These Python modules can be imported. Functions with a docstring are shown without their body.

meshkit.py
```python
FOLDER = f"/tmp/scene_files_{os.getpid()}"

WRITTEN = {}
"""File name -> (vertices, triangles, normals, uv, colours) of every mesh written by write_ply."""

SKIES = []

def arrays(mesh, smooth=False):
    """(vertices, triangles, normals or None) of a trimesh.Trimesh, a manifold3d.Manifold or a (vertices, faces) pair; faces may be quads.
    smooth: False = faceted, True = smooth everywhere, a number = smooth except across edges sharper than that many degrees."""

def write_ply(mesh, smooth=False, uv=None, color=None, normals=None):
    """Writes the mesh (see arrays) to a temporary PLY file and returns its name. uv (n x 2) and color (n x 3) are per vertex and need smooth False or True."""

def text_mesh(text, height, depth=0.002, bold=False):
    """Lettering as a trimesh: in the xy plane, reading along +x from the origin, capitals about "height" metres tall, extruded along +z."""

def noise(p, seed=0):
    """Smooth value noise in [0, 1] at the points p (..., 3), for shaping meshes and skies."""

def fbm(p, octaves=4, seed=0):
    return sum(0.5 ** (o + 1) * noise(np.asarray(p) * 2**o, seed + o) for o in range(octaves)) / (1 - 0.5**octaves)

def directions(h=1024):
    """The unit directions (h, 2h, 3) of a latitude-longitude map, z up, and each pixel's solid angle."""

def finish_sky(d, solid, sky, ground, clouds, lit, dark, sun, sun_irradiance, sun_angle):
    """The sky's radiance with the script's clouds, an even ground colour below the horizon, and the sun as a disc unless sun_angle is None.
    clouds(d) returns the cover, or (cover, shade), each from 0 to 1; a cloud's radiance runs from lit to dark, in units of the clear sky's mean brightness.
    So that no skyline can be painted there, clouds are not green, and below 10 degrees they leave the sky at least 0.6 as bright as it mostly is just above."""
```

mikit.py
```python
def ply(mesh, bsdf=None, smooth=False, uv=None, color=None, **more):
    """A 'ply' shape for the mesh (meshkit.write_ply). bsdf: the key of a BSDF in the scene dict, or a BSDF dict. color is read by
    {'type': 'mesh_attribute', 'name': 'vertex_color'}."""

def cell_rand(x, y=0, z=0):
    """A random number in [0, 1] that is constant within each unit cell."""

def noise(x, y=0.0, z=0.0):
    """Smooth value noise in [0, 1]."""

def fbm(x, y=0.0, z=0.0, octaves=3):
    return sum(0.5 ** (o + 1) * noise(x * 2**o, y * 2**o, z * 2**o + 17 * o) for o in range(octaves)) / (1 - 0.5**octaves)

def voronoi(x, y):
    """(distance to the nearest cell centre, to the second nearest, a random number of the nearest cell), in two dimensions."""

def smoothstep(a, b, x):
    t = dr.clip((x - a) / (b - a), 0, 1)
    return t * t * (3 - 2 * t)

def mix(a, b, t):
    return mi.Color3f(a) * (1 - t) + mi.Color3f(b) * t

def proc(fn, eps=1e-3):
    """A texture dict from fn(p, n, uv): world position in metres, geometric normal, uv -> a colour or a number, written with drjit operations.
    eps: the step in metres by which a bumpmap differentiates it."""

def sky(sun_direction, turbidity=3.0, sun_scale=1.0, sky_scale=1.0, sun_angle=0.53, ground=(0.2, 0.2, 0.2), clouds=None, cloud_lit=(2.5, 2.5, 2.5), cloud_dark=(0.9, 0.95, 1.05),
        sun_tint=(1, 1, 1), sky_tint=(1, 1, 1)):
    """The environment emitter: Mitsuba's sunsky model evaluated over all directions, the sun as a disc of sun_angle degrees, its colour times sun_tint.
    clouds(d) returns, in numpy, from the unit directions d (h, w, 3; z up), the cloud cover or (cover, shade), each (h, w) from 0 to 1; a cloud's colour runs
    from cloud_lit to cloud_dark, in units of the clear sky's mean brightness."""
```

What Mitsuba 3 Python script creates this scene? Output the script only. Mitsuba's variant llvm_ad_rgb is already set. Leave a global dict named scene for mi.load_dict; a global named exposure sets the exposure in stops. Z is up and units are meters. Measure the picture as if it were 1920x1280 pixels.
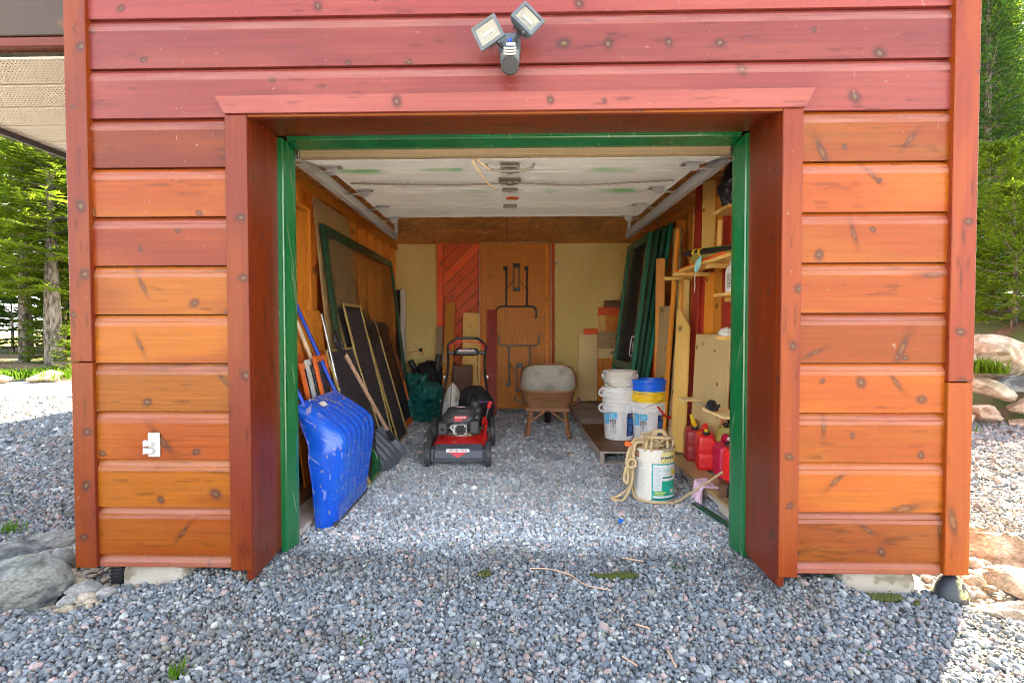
import math
import numpy as np
import trimesh
import shapely
from shapely.geometry import Polygon, box as rect2d, LineString
import mitsuba as mi
import drjit as dr
import mikit
import meshkit
from mikit import proc, noise, fbm, voronoi, cell_rand, smoothstep, mix

T = mi.ScalarTransform4f
scene, labels = {}, {}

# ------------------------------------------------------------------ camera, sky, exposure
EYE = np.array([0.0, -2.5, 1.25])
YAW, PITCH, ROLL = 0.0249, 0.0261, -0.0015
_f = np.array([-math.sin(YAW) * math.cos(PITCH), math.cos(YAW) * math.cos(PITCH), -math.sin(PITCH)])
_r = np.array([math.cos(YAW), math.sin(YAW), 0.0])
_u = np.cross(_r, _f)
_up = -_r * math.sin(ROLL) + _u * math.cos(ROLL)
scene['camera'] = {
    'type': 'perspective', 'fov': 2 * math.degrees(math.atan(0.96)), 'fov_axis': 'x',
    'principal_point_offset_x': 28.3 / 1920, 'near_clip': 0.05, 'far_clip': 400.0,
    'to_world': T().look_at(origin=EYE.tolist(), target=(EYE + _f).tolist(), up=_up.tolist()),
}
exposure = 4.6
SUN = (0.50, 0.50, 0.707)


def clouds(d):
    """Added unseen clouds all round, thickened towards the horizon to light the garage interior."""
    q = d / np.maximum(d[..., 2:3] + 0.22, 0.05)
    n = meshkit.fbm(np.stack([q[..., 0] * 1.5, q[..., 1] * 1.5, 0 * q[..., 0] + 2.5], -1), 5, 4)
    low = np.clip(1 - d[..., 2] / 0.75, 0, 1)  # extra cover low in the sky, added to send light through the doorway
    return np.clip((n - 0.46 + 0.20 * low) / 0.20, 0, 1) * 0.92, np.clip((n - 0.60) / 0.3, 0, 1) * 0.5


scene['sky'] = mikit.sky(SUN, turbidity=3.0, sun_scale=1.9, sun_tint=(1.06, 1.0, 0.88), sky_tint=(1.04, 1.0, 0.92), clouds=clouds, cloud_lit=(3.0, 2.95, 2.9), cloud_dark=(1.6, 1.62, 1.66))

# ------------------------------------------------------------------ scene bookkeeping
_used = {}
PARENT_UVS = {}


def key_for(path):
    n = _used.get(path, 0)
    _used[path] = n + 1
    return path if n == 0 else f'{path}_{n:03d}'


def thing(name, label=None, category=None, group=None, kind=None):
    k = key_for(name)
    d = {}
    if label: d['label'] = label
    if category: d['category'] = category
    if group: d['group'] = group
    if kind: d['kind'] = kind
    labels[k] = d
    return k


def put(parent, name, mesh, mat, smooth=False, label=None, kind=None, uv=None, color=None):
    """One mesh of the scene: a part of PARENT, or the thing PARENT itself if name is None."""
    k = parent if name is None else key_for(parent + '__' + name)
    if isinstance(mesh, tuple) and len(mesh) == 2 and isinstance(mesh[0], trimesh.Trimesh):
        mesh, uv = mesh
        smooth = False if smooth not in (True,) else True
    scene[k] = mikit.ply(mesh, mat, smooth=smooth, uv=uv, color=color)
    if label or kind:
        labels.setdefault(k, {})
        if label: labels[k]['label'] = label
        if kind: labels[k]['kind'] = kind
    return k


def one(name, mesh, mat, label, category, smooth=False, group=None, kind=None, uv=None, color=None):
    k = thing(name, label, category, group, kind)
    put(k, None, mesh, mat, smooth, uv=uv, color=color)
    return k


# ------------------------------------------------------------------ mesh helpers
def M(t=(0, 0, 0), rx=0.0, ry=0.0, rz=0.0):
    m = trimesh.transformations.euler_matrix(math.radians(rx), math.radians(ry), math.radians(rz), 'sxyz')
    m[:3, 3] = t
    return m


def frame(o, a, b):
    """Matrix with x along a, y along b (made square to a), z = x cross y, origin o."""
    a = np.asarray(a, float); a = a / np.linalg.norm(a)
    b = np.asarray(b, float); b = b - a * (a @ b); b = b / np.linalg.norm(b)
    m = np.eye(4)
    m[:3, 0], m[:3, 1], m[:3, 2], m[:3, 3] = a, b, np.cross(a, b), o
    return m


def xf(mesh, m):
    if isinstance(mesh, tuple):
        return xf(mesh[0], m), mesh[1]
    mesh = mesh.copy()
    mesh.apply_transform(m)
    return mesh


_BOX_F = None


def cbox(lo, hi, c=0.0):
    """A box from lo to hi with edges chamfered by c."""
    lo, hi = np.asarray(lo, float), np.asarray(hi, float)
    if c <= 0:
        m = trimesh.creation.box(extents=hi - lo)
        m.apply_translation((lo + hi) / 2)
        return m
    c = min(c, 0.45 * (hi - lo).min())
    pts = []
    for sx in (0, 1):
        for sy in (0, 1):
            for sz in (0, 1):
                s = np.array([sx, sy, sz])
                p = np.where(s, hi, lo)
                for ax in range(3):
                    d = np.where(s, -c, c).astype(float)
                    d[ax] = 0
                    pts.append(p + d)
    return trimesh.convex.convex_hull(np.array(pts))


def cat(*ms):
    return trimesh.util.concatenate([m for m in ms])


def tube(pts, r, n=8, closed=False, caps=True):
    p = np.asarray(pts, float)
    k = len(p)
    r = np.broadcast_to(np.asarray(r, float), (k,))
    if closed:
        t = np.roll(p, -1, 0) - np.roll(p, 1, 0)
    else:
        t = np.gradient(p, axis=0)
    t /= np.linalg.norm(t, axis=1, keepdims=True) + 1e-12
    a = np.cross(t[0], [0, 0, 1.0] if abs(t[0][2]) < 0.9 else [1.0, 0, 0])
    a /= np.linalg.norm(a)
    A = []
    for i in range(k):
        a = a - t[i] * (a @ t[i])
        a /= np.linalg.norm(a) + 1e-12
        A.append(a)
    A = np.array(A)
    B = np.cross(t, A)
    ang = np.arange(n) * 2 * np.pi / n
    v = p[:, None] + r[:, None, None] * (np.cos(ang)[None, :, None] * A[:, None] + np.sin(ang)[None, :, None] * B[:, None])
    v = v.reshape(-1, 3)
    f = []
    for i in range(k if closed else k - 1):
        i2 = (i + 1) % k
        for j in range(n):
            j2 = (j + 1) % n
            f += [[i * n + j, i * n + j2, i2 * n + j2], [i * n + j, i2 * n + j2, i2 * n + j]]
    if caps and not closed:
        c0, c1 = len(v), len(v) + 1
        v = np.vstack([v, p[0], p[-1]])
        for j in range(n):
            j2 = (j + 1) % n
            f += [[c0, j2, j], [c1, (k - 1) * n + j, (k - 1) * n + j2]]
    return trimesh.Trimesh(v, np.array(f), process=False)


def smooth_path(pts, n=8, closed=False):
    """Catmull-Rom through the points."""
    p = np.asarray(pts, float)
    if closed:
        q = np.vstack([p[-1], p, p[0], p[1]])
    else:
        q = np.vstack([2 * p[0] - p[1], p, 2 * p[-1] - p[-2]])
    out = []
    for i in range(1, len(q) - 2):
        for s in np.arange(n) / n:
            a, b, c, d = q[i - 1], q[i], q[i + 1], q[i + 2]
            out.append(0.5 * (2 * b + (c - a) * s + (2 * a - 5 * b + 4 * c - d) * s * s + (3 * b - a - 3 * c + d) * s ** 3))
    if not closed:
        out.append(p[-1])
    return np.array(out)


def lathe(profile, n=32, a0=0.0, a1=2 * math.pi):
    """Surface of revolution about z; profile = [(radius, z), ...]."""
    pr = np.asarray(profile, float)
    full = abs(a1 - a0 - 2 * math.pi) < 1e-6
    ang = a0 + (a1 - a0) * np.arange(n if full else n + 1) / n
    m = len(ang)
    v = np.stack([pr[:, 0][:, None] * np.cos(ang), pr[:, 0][:, None] * np.sin(ang), np.repeat(pr[:, 1][:, None], m, 1)], -1).reshape(-1, 3)
    f = []
    for i in range(len(pr) - 1):
        for j in range(m if full else m - 1):
            j2 = (j + 1) % m
            f += [[i * m + j, i * m + j2, (i + 1) * m + j2], [i * m + j, (i + 1) * m + j2, (i + 1) * m + j]]
    return trimesh.Trimesh(v, np.array(f), process=False)


def prism(poly, h, z0=0.0):
    """A shapely polygon (or list of points) in xy, extruded from z0 to z0 + h."""
    if not hasattr(poly, 'geom_type'):
        poly = Polygon(poly)
    m = trimesh.creation.extrude_polygon(poly, h, engine='earcut')
    m.apply_translation([0, 0, z0])
    return m


def grid(nu, nv, fn, double=0.0):
    """A sheet fn(u, v) -> (..., 3) with u, v from 0 to 1; double > 0 gives it that thickness."""
    u, v = np.meshgrid(np.linspace(0, 1, nu), np.linspace(0, 1, nv), indexing='ij')
    p = np.asarray(fn(u, v), float).reshape(-1, 3)
    f = []
    for i in range(nu - 1):
        for j in range(nv - 1):
            a = i * nv + j
            f += [[a, a + nv, a + nv + 1], [a, a + nv + 1, a + 1]]
    f = np.array(f)
    if not double:
        return trimesh.Trimesh(p, f, process=False)
    m = trimesh.Trimesh(p, f, process=False)
    q = p - m.vertex_normals * double
    n = len(p)
    rim = [i * nv for i in range(nu)] + [(nu - 1) * nv + j for j in range(1, nv)] + [i * nv + nv - 1 for i in range(nu - 2, -1, -1)] + [j for j in range(nv - 2, 0, -1)]
    side = []
    for i in range(len(rim)):
        a, b = rim[i], rim[(i + 1) % len(rim)]
        side += [[a, a + n, b + n], [a, b + n, b]]
    return trimesh.Trimesh(np.vstack([p, q]), np.vstack([f, f[:, ::-1] + n, np.array(side)]), process=False)


_board_id = [0]


def grain(mesh, axis=0, family=0, bid=None):
    """(mesh with split corners, uv): u runs along the grain, v across it. Whole eights of u name the board, whole eights of v the family of its colour."""
    if bid is None:
        _board_id[0] += 1
        bid = _board_id[0]
    m = mesh.copy()
    v = m.vertices[m.faces].reshape(-1, 3)
    n = np.repeat(np.cross(m.triangles[:, 1] - m.triangles[:, 0], m.triangles[:, 2] - m.triangles[:, 0]), 3, axis=0)
    o1, o2 = [i for i in range(3) if i != axis]
    an = np.abs(n)
    lo = v.min(0)
    if np.ptp(v[:, o1]) < np.ptp(v[:, o2]):
        o1, o2 = o2, o1                                   # o1 is the wide side of the board
    end = an[:, axis] > np.maximum(an[:, o1], an[:, o2])
    u = np.where(end, 0.25 * (v[:, o1] - lo[o1]) + 0.2, v[:, axis] - lo[axis])
    w = np.where(end | (an[:, o2] > an[:, o1]), v[:, o1] - lo[o1], v[:, o2] - lo[o2] + 0.55)
    uv = np.stack([np.clip(u, 0, 7.7) + 8.0 * (bid % 250) + 0.02, np.clip(w, 0, 7.7) + 8.0 * family + 0.02], -1)
    return trimesh.Trimesh(v, np.arange(len(v)).reshape(-1, 3), process=False), uv


def gcat(*parts):
    """Joins (mesh, uv) pairs."""
    return trimesh.util.concatenate([p[0] for p in parts]), np.vstack([p[1] for p in parts])


def vcol(*parts):
    """Joins (mesh, colour) pairs into (mesh with split corners, colours)."""
    vs, cs = [], []
    for m, c in parts:
        v = m.vertices[m.faces].reshape(-1, 3)
        vs.append(v)
        cs.append(np.broadcast_to(np.asarray(c, float), v.shape))
    v = np.vstack(vs)
    return trimesh.Trimesh(v, np.arange(len(v)).reshape(-1, 3), process=False), np.vstack(cs)


def rock(size, seed, sub=3, rough=0.16, flat=0.5, cuts=5):
    """A stone of about size (3) metres, cut by a few planes and made uneven."""
    m = trimesh.creation.icosphere(subdivisions=sub)
    rng = np.random.default_rng(seed)
    v = m.vertices.copy()
    for _ in range(cuts):
        d = rng.normal(size=3); d /= np.linalg.norm(d)
        h = rng.uniform(0.40, 0.74) if sub > 3 else rng.uniform(0.50, 0.82)
        over = np.maximum(v @ d - h, 0)
        v -= over[:, None] * d * (0.75 + 0.25 * flat)
    n = v / np.linalg.norm(v, axis=1, keepdims=True)
    v *= (1 + rough * (meshkit.fbm(v * 1.7 + seed * 3.1, 4, seed) - 0.5) * 2)[:, None]
    if sub > 3:
        v -= n * (0.16 * np.abs(meshkit.fbm(v * 3.3 + seed, 4, seed + 5) - 0.5))[:, None]
        v += n * (0.035 * (meshkit.fbm(v * 11.0 + seed, 3, seed + 9) - 0.5))[:, None]
    m.vertices = v * (np.asarray(size) / 2)
    return m


# ------------------------------------------------------------------ materials
def P(name, color, rough=0.5, **k):
    base = {'type': 'rgb', 'value': list(color)} if isinstance(color, (tuple, list)) else color
    b = {'type': 'principled', 'base_color': base, 'roughness': rough, **k}
    scene[name] = {'type': 'twosided', 'bsdf': b}
    return name


def _family(v, table):
    k = dr.floor(v / 8.0)
    c = mi.Color3f(*table[0])
    for i, t in enumerate(table[1:], 1):
        c = dr.select(k > i - 0.5, mi.Color3f(*t), c)
    return c


# 0 red  1 honey  2 dark reveal  3 orange red  4 red with sky reflection painted in as pink  5 pale pinkish red; 6 to 10: the same as lap boards with a painted sky sheen on the bevel
SIDING = [(0.125, 0.019, 0.006), (0.22, 0.064, 0.003), (0.115, 0.017, 0.0045), (0.19, 0.038, 0.0035), (0.165, 0.036, 0.029), (0.225, 0.060, 0.047), (0.125, 0.019, 0.006), (0.22, 0.064, 0.003), (0.115, 0.017, 0.0045), (0.19, 0.038, 0.0035), (0.165, 0.036, 0.029)]
SIDING_ALT = [(0.155, 0.029, 0.004), (0.165, 0.038, 0.003), (0.145, 0.019, 0.0035), (0.205, 0.053, 0.0035), (0.140, 0.027, 0.025), (0.200, 0.050, 0.040), (0.155, 0.029, 0.004), (0.165, 0.038, 0.003), (0.145, 0.019, 0.0035), (0.205, 0.053, 0.0035), (0.140, 0.027, 0.025)]


def _knots(x, y, b, cell, rate, salt, lo, hi, stretch):
    """Distance field of at most one knot per cell of the board: (distance in knot radii, is there one)."""
    x = x + 3.7 * cell_rand(b, 77, salt)
    cx = dr.floor(x / cell)
    there = cell_rand(cx, b, salt) < rate * (0.35 + 1.1 * cell_rand(b, 78, salt))
    kx = (cx + 0.3 + 0.4 * cell_rand(cx, b, salt + 1)) * cell
    ky = 0.03 + 0.18 * cell_rand(cx, b, salt + 2)
    r = lo + (hi - lo) * cell_rand(cx, b, salt + 3) ** 2
    a = 6.28 * cell_rand(cx, b, salt + 4)
    ca, sa = dr.cos(a), dr.sin(a)
    dx, dy = x - kx, y - ky
    p = (dx * ca + dy * sa) / (r * stretch)
    q = (dy * ca - dx * sa) / r
    return dr.sqrt(p * p + q * q), there, p, q


def siding_color(p, n, uv):
    b = dr.floor(uv.x / 8.0)
    x, y = uv.x - b * 8.0, uv.y - dr.floor(uv.y / 8.0) * 8.0
    c0, c1 = _family(uv.y, SIDING), _family(uv.y, SIDING_ALT)
    blot = fbm(x * 1.6 + b * 7.3, y * 7.0, b, 3)
    c = mix(c0, c1, smoothstep(0.35, 0.65, blot))
    c = c * (0.76 + 0.48 * cell_rand(b, 3, 1))
    g = fbm(x * 3.0 + b * 3.1, y * 130.0, b, 2)
    c = c * (0.86 + 0.28 * g)
    grey = smoothstep(0.60, 0.85, fbm(x * 9.0 + 11.0, y * 48.0, b + 5, 4)) * smoothstep(0.45, 0.60, fbm(x * 1.7, y * 5.0, b + 9, 2))
    c = mix(c, c * 0.42, 0.7 * grey)
    d, there, _, _ = _knots(x, y, b, 0.24, 0.55, 11, 0.006, 0.0165, 1.3)
    d = d + 0.30 * (noise(x * 170.0, y * 170.0, b) - 0.5)
    halo = dr.select(there, dr.exp(-1.3 * dr.square(dr.maximum(d - 0.9, 0))), 0.0)
    c = mix(c, mi.Color3f(0.045, 0.016, 0.012), 0.80 * halo)
    core = dr.select(there, 1 - smoothstep(0.45, 0.62, d), 0.0)
    c = mix(c, mi.Color3f(0.12, 0.085, 0.04), 0.8 * core)
    c = mix(c, mi.Color3f(0.05, 0.03, 0.02), 0.7 * dr.select(there, 1 - smoothstep(0.14, 0.24, d), 0.0))
    fam = dr.floor(uv.y / 8.0)
    d2, there2, pp, qq = _knots(x, y + 0.35 * dr.square(dr.abs(x - (dr.floor(x / 0.36) + 0.5) * 0.36)), b, 0.36, 0.62, 31, 0.012, 0.022, 3.4)
    there2 = there2 & ((fam == 1) | (fam == 3) | (fam == 7) | (fam == 9))
    d2 = d2 + 0.45 * (fbm(x * 40.0, y * 40.0, b, 3) - 0.5)
    w = dr.select(there2, 1 - smoothstep(0.55, 1.15, d2), 0.0)
    c = mix(c, mi.Color3f(0.055, 0.022, 0.014), 0.85 * w * (0.4 + 0.6 * noise(x * 120.0, y * 220.0)))
    c = mix(c, mi.Color3f(0.20, 0.085, 0.03), 0.7 * dr.select(there2, 1 - smoothstep(0.25, 0.5, d2), 0.0))
    streak = dr.select(there2, dr.exp(-dr.square(qq * 0.9)) * (1 - smoothstep(1.0, 2.6, dr.abs(pp))), 0.0)
    c = mix(c, c * 0.55, 0.6 * streak)
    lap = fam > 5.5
    bevel_sheen = dr.select(lap, smoothstep(0.1905, 0.1935, y) * (1 - smoothstep(0.2305, 0.2325, y)), 0.0) * (0.12 + 0.42 * fbm(x * 5.0, y * 60.0, b + 3, 3))  # pale band paints the reflected sky onto the bevelled top of each lap board
    c = mix(c, mi.Color3f(0.27, 0.135, 0.12), bevel_sheen)
    nx = x + 0.4 * cell_rand(dr.floor(x / 0.8), 5, 5) - dr.floor(x / 0.8) * 0.8 - 0.5
    nail = dr.minimum(dr.square(nx) + dr.square(y - 0.045), dr.square(nx - 0.008) + dr.square(y - 0.150))
    c = mix(c, mi.Color3f(0.16, 0.10, 0.07), dr.select(lap, 0.75 * (1 - smoothstep(0.0025 ** 2, 0.0042 ** 2, nail)), 0.0))
    speck = smoothstep(0.968, 0.985, noise(x * 75.0 + b * 9.0, y * 48.0, b))
    c = mix(c, mi.Color3f(0.24, 0.18, 0.14), 0.5 * speck)
    return c


def siding_rough(p, n, uv):
    b = dr.floor(uv.x / 8.0)
    return 0.26 + 0.16 * fbm(uv.x * 3.0, uv.y * 60.0, b, 2)


def siding_height(p, n, uv):
    b = dr.floor(uv.x / 8.0)
    return fbm((uv.x - b * 8.0) * 4.0, uv.y * 150.0, b, 2)


scene['stained_siding'] = {'type': 'twosided', 'bsdf': {'type': 'bumpmap', 'arbitrary': proc(siding_height, eps=1.5e-3), 'scale': 0.0007,
    'bsdf': {'type': 'principled', 'base_color': proc(siding_color), 'roughness': proc(siding_rough), 'specular': 0.24}}}

#          0 amber lumber        1 yellow pine        2 red stain          3 pale plywood       4 old brown ply      5 grey weathered     6 pale cedar         7 dark brown        8 orange ply          9 red-orange panel
LUMBER = [(0.74, 0.30, 0.035), (0.78, 0.52, 0.15), (0.46, 0.050, 0.022), (0.78, 0.61, 0.30), (0.42, 0.29, 0.14), (0.42, 0.37, 0.32), (0.82, 0.58, 0.33), (0.17, 0.08, 0.04), (0.80, 0.30, 0.030), (0.78, 0.13, 0.022), (0.20, 0.15, 0.085), (0.058, 0.034, 0.018)]
LUMBER_ALT = [(0.64, 0.235, 0.024), (0.70, 0.42, 0.10), (0.38, 0.034, 0.016), (0.72, 0.52, 0.22), (0.31, 0.20, 0.085), (0.32, 0.28, 0.24), (0.74, 0.48, 0.25), (0.12, 0.055, 0.025), (0.56, 0.17, 0.016), (0.66, 0.08, 0.014), (0.13, 0.095, 0.05), (0.036, 0.022, 0.012)]


def lumber_color(p, n, uv):
    b = dr.floor(uv.x / 8.0)
    x, y = uv.x - b * 8.0, uv.y - dr.floor(uv.y / 8.0) * 8.0
    fam = dr.floor(uv.y / 8.0)
    wide = (fam == 3) | (fam == 8) | (fam == 4)
    wav = fbm(x * 2.2 + b * 5.0, y * 4.0, b, 2)
    rings = dr.sin((y * dr.select(wide, 38.0, 95.0) + dr.select(wide, 7.0, 4.0) * wav + b) * 6.2832)
    fine = fbm(x * 5.0, y * 190.0, b, 2)
    t = dr.clip(0.5 + 0.32 * rings + 0.9 * (fine - 0.5), 0, 1)
    c = mix(_family(uv.y, LUMBER), _family(uv.y, LUMBER_ALT), t)
    c = c * (0.78 + 0.42 * cell_rand(b, 5, 2)) * (0.84 + 0.32 * fbm(x * 1.3 + 4.0 * b, y * 3.0, b, 3))
    d, there, _, _ = _knots(x, y, b, 0.38, 0.5, 51, 0.006, 0.015, 1.4)
    halo = dr.select(there, dr.exp(-0.7 * dr.square(dr.maximum(d - 0.6, 0))), 0.0)
    return mix(c, mi.Color3f(0.10, 0.04, 0.015), 0.75 * halo)


P('lumber', proc(lumber_color), 0.55, specular=0.4)


def osb_color(p, n, uv):
    out = mi.Color3f(0.55, 0.26, 0.08)
    for i, (s, a) in enumerate(((17.0, 0.5), (23.0, 1.9), (29.0, 2.9))):
        u, v = p.x * math.cos(a) + p.y * math.sin(a), p.y * math.cos(a) - p.x * math.sin(a)
        _, _, w = voronoi(u * s * 0.45, v * s * 1.7)
        out = dr.select(w > 0.55, mix(mi.Color3f(0.42, 0.15, 0.04), mi.Color3f(0.84, 0.46, 0.15), (w - 0.55) / 0.45), out)
    return out * (0.85 + 0.3 * noise(p.x * 3.0, p.y * 3.0))


P('strand_board', proc(osb_color), 0.6)


def stucco_color(p, n, uv):
    s = noise(p.x * 150.0, p.z * 150.0)
    big = fbm(p.x * 1.3, p.z * 1.3, 0.0, 3)
    c = mix(mi.Color3f(0.84, 0.68, 0.27), mi.Color3f(0.76, 0.60, 0.20), smoothstep(0.35, 0.65, big))
    return mix(c, mi.Color3f(0.46, 0.35, 0.15), 0.6 * smoothstep(0.62, 0.82, s))


P('speckled_wallboard', proc(stucco_color), 0.75)


def door_color(p, n, uv):
    c = mi.Color3f(0.80, 0.83, 0.79) * (0.95 + 0.07 * fbm(p.x * 1.2, p.y * 9.0, 0.0, 2))
    a = fbm(p.x * 2.1 + 3.0, p.y * 0.3, 4.0, 2)
    row1 = dr.exp(-dr.square((p.y - 1.03 - 0.05 * noise(p.x * 4.0)) / 0.07)) + dr.exp(-dr.square((p.y - 1.66) / 0.06))
    g = smoothstep(0.38, 0.54, a) * smoothstep(0.30, 0.55, noise(p.x * 5.0 + 2.0, p.y * 3.0)) * row1 * (0.6 + 0.5 * noise(p.x * 18.0, p.y * 40.0))
    c = mix(c, mi.Color3f(0.06, 0.40, 0.08), dr.clip(g * 1.2, 0, 0.85))
    dirt = smoothstep(0.66, 0.85, fbm(p.x * 5.0, p.y * 14.0, 9.0, 3))
    return mix(c, mi.Color3f(0.45, 0.40, 0.32), 0.3 * dirt)


P('door_panel_white', proc(door_color), 0.7, specular=0.2)


def green_color(p, n, uv):
    w = smoothstep(0.74, 0.84, fbm(p.x * 60.0, p.z * 14.0 + p.y * 60.0, 0.0, 3))
    c = mix(mi.Color3f(0.0022, 0.078, 0.021), mi.Color3f(0.0035, 0.105, 0.029), noise(p.x * 9.0, p.z * 4.0))
    return mix(c, mi.Color3f(0.19, 0.23, 0.15), 0.45 * w)


P('green_paint', proc(green_color), 0.22, specular=0.9)
P('dark_green_paint', (0.010, 0.060, 0.032), 0.35)


def rock_height(p, n, uv):
    return fbm(p.x * 38.0, p.y * 38.0, p.z * 38.0, 4) + 0.6 * dr.abs(fbm(p.x * 9.0, p.y * 9.0, p.z * 13.0, 3) - 0.5)


def scene_rock(name, color, rough):
    scene[name] = {'type': 'twosided', 'bsdf': {'type': 'bumpmap', 'arbitrary': proc(rock_height, eps=3e-3), 'scale': 0.016, 'bsdf': {'type': 'principled', 'base_color': color, 'roughness': rough}}}


def rock_fn(a, b, moss, s=1.0):
    def fn(p, n, uv):
        f = fbm(p.x * 9.0 * s, p.y * 9.0 * s, p.z * 9.0 * s, 4)
        g = noise(p.x * 110.0, p.y * 110.0, p.z * 110.0)
        c = mix(mi.Color3f(*a), mi.Color3f(*b), smoothstep(0.38, 0.60, f)) * (0.60 + 0.75 * g)
        m = smoothstep(0.50, 0.72, fbm(p.x * 3.1 + 7, p.y * 3.1, p.z * 3.1, 4)) * moss
        return mix(c, mi.Color3f(0.08, 0.092, 0.04), m)
    return fn


scene_rock('granite', proc(rock_fn((0.05, 0.054, 0.057), (0.16, 0.167, 0.153), 0.6)), 0.85)
scene_rock('tan_rock', proc(rock_fn((0.22, 0.165, 0.115), (0.36, 0.30, 0.235), 0.45)), 0.85)
P('river_tan', proc(rock_fn((0.23, 0.185, 0.13), (0.32, 0.27, 0.21), 0.2, 3.0)), 0.7)
P('river_grey', proc(rock_fn((0.15, 0.15, 0.15), (0.23, 0.225, 0.21), 0.2, 3.0)), 0.7)
P('river_pink', proc(rock_fn((0.24, 0.16, 0.13), (0.32, 0.235, 0.20), 0.05, 3.0)), 0.7)


def concrete_fn(p, n, uv):
    f = fbm(p.x * 9.0, p.y * 9.0, p.z * 9.0, 4)
    c = mix(mi.Color3f(0.22, 0.19, 0.145), mi.Color3f(0.37, 0.35, 0.305), f)
    m = smoothstep(0.55, 0.7, fbm(p.x * 14.0, p.y * 14.0, p.z * 14.0 + 5, 3))
    return mix(c, mi.Color3f(0.12, 0.10, 0.06), 0.75 * m)


P('concrete', proc(concrete_fn), 0.85)


def ground_fn(p, n, uv):
    d1, d2, w = voronoi(p.x * 33.0, p.y * 33.0)
    edge = smoothstep(0.02, 0.16, d2 - d1)
    c = mix(mi.Color3f(0.15, 0.152, 0.15), mi.Color3f(0.30, 0.30, 0.30), w) * (0.6 + 0.4 * edge)
    soil = smoothstep(0.5, 0.7, fbm(p.x * 1.3, p.y * 1.3, 3.0, 4))
    return mix(c, mi.Color3f(0.14, 0.115, 0.09), 0.45 * soil)


P('gravel_bed', proc(ground_fn), 0.95)


def forest_fn(p, n, uv):
    f = fbm(p.x * 2.0, p.y * 2.0, 0.0, 4)
    c = mix(mi.Color3f(0.07, 0.05, 0.03), mi.Color3f(0.14, 0.10, 0.06), noise(p.x * 22.0, p.y * 22.0))
    return mix(c, mi.Color3f(0.05, 0.075, 0.018), smoothstep(0.42, 0.6, f))


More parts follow.
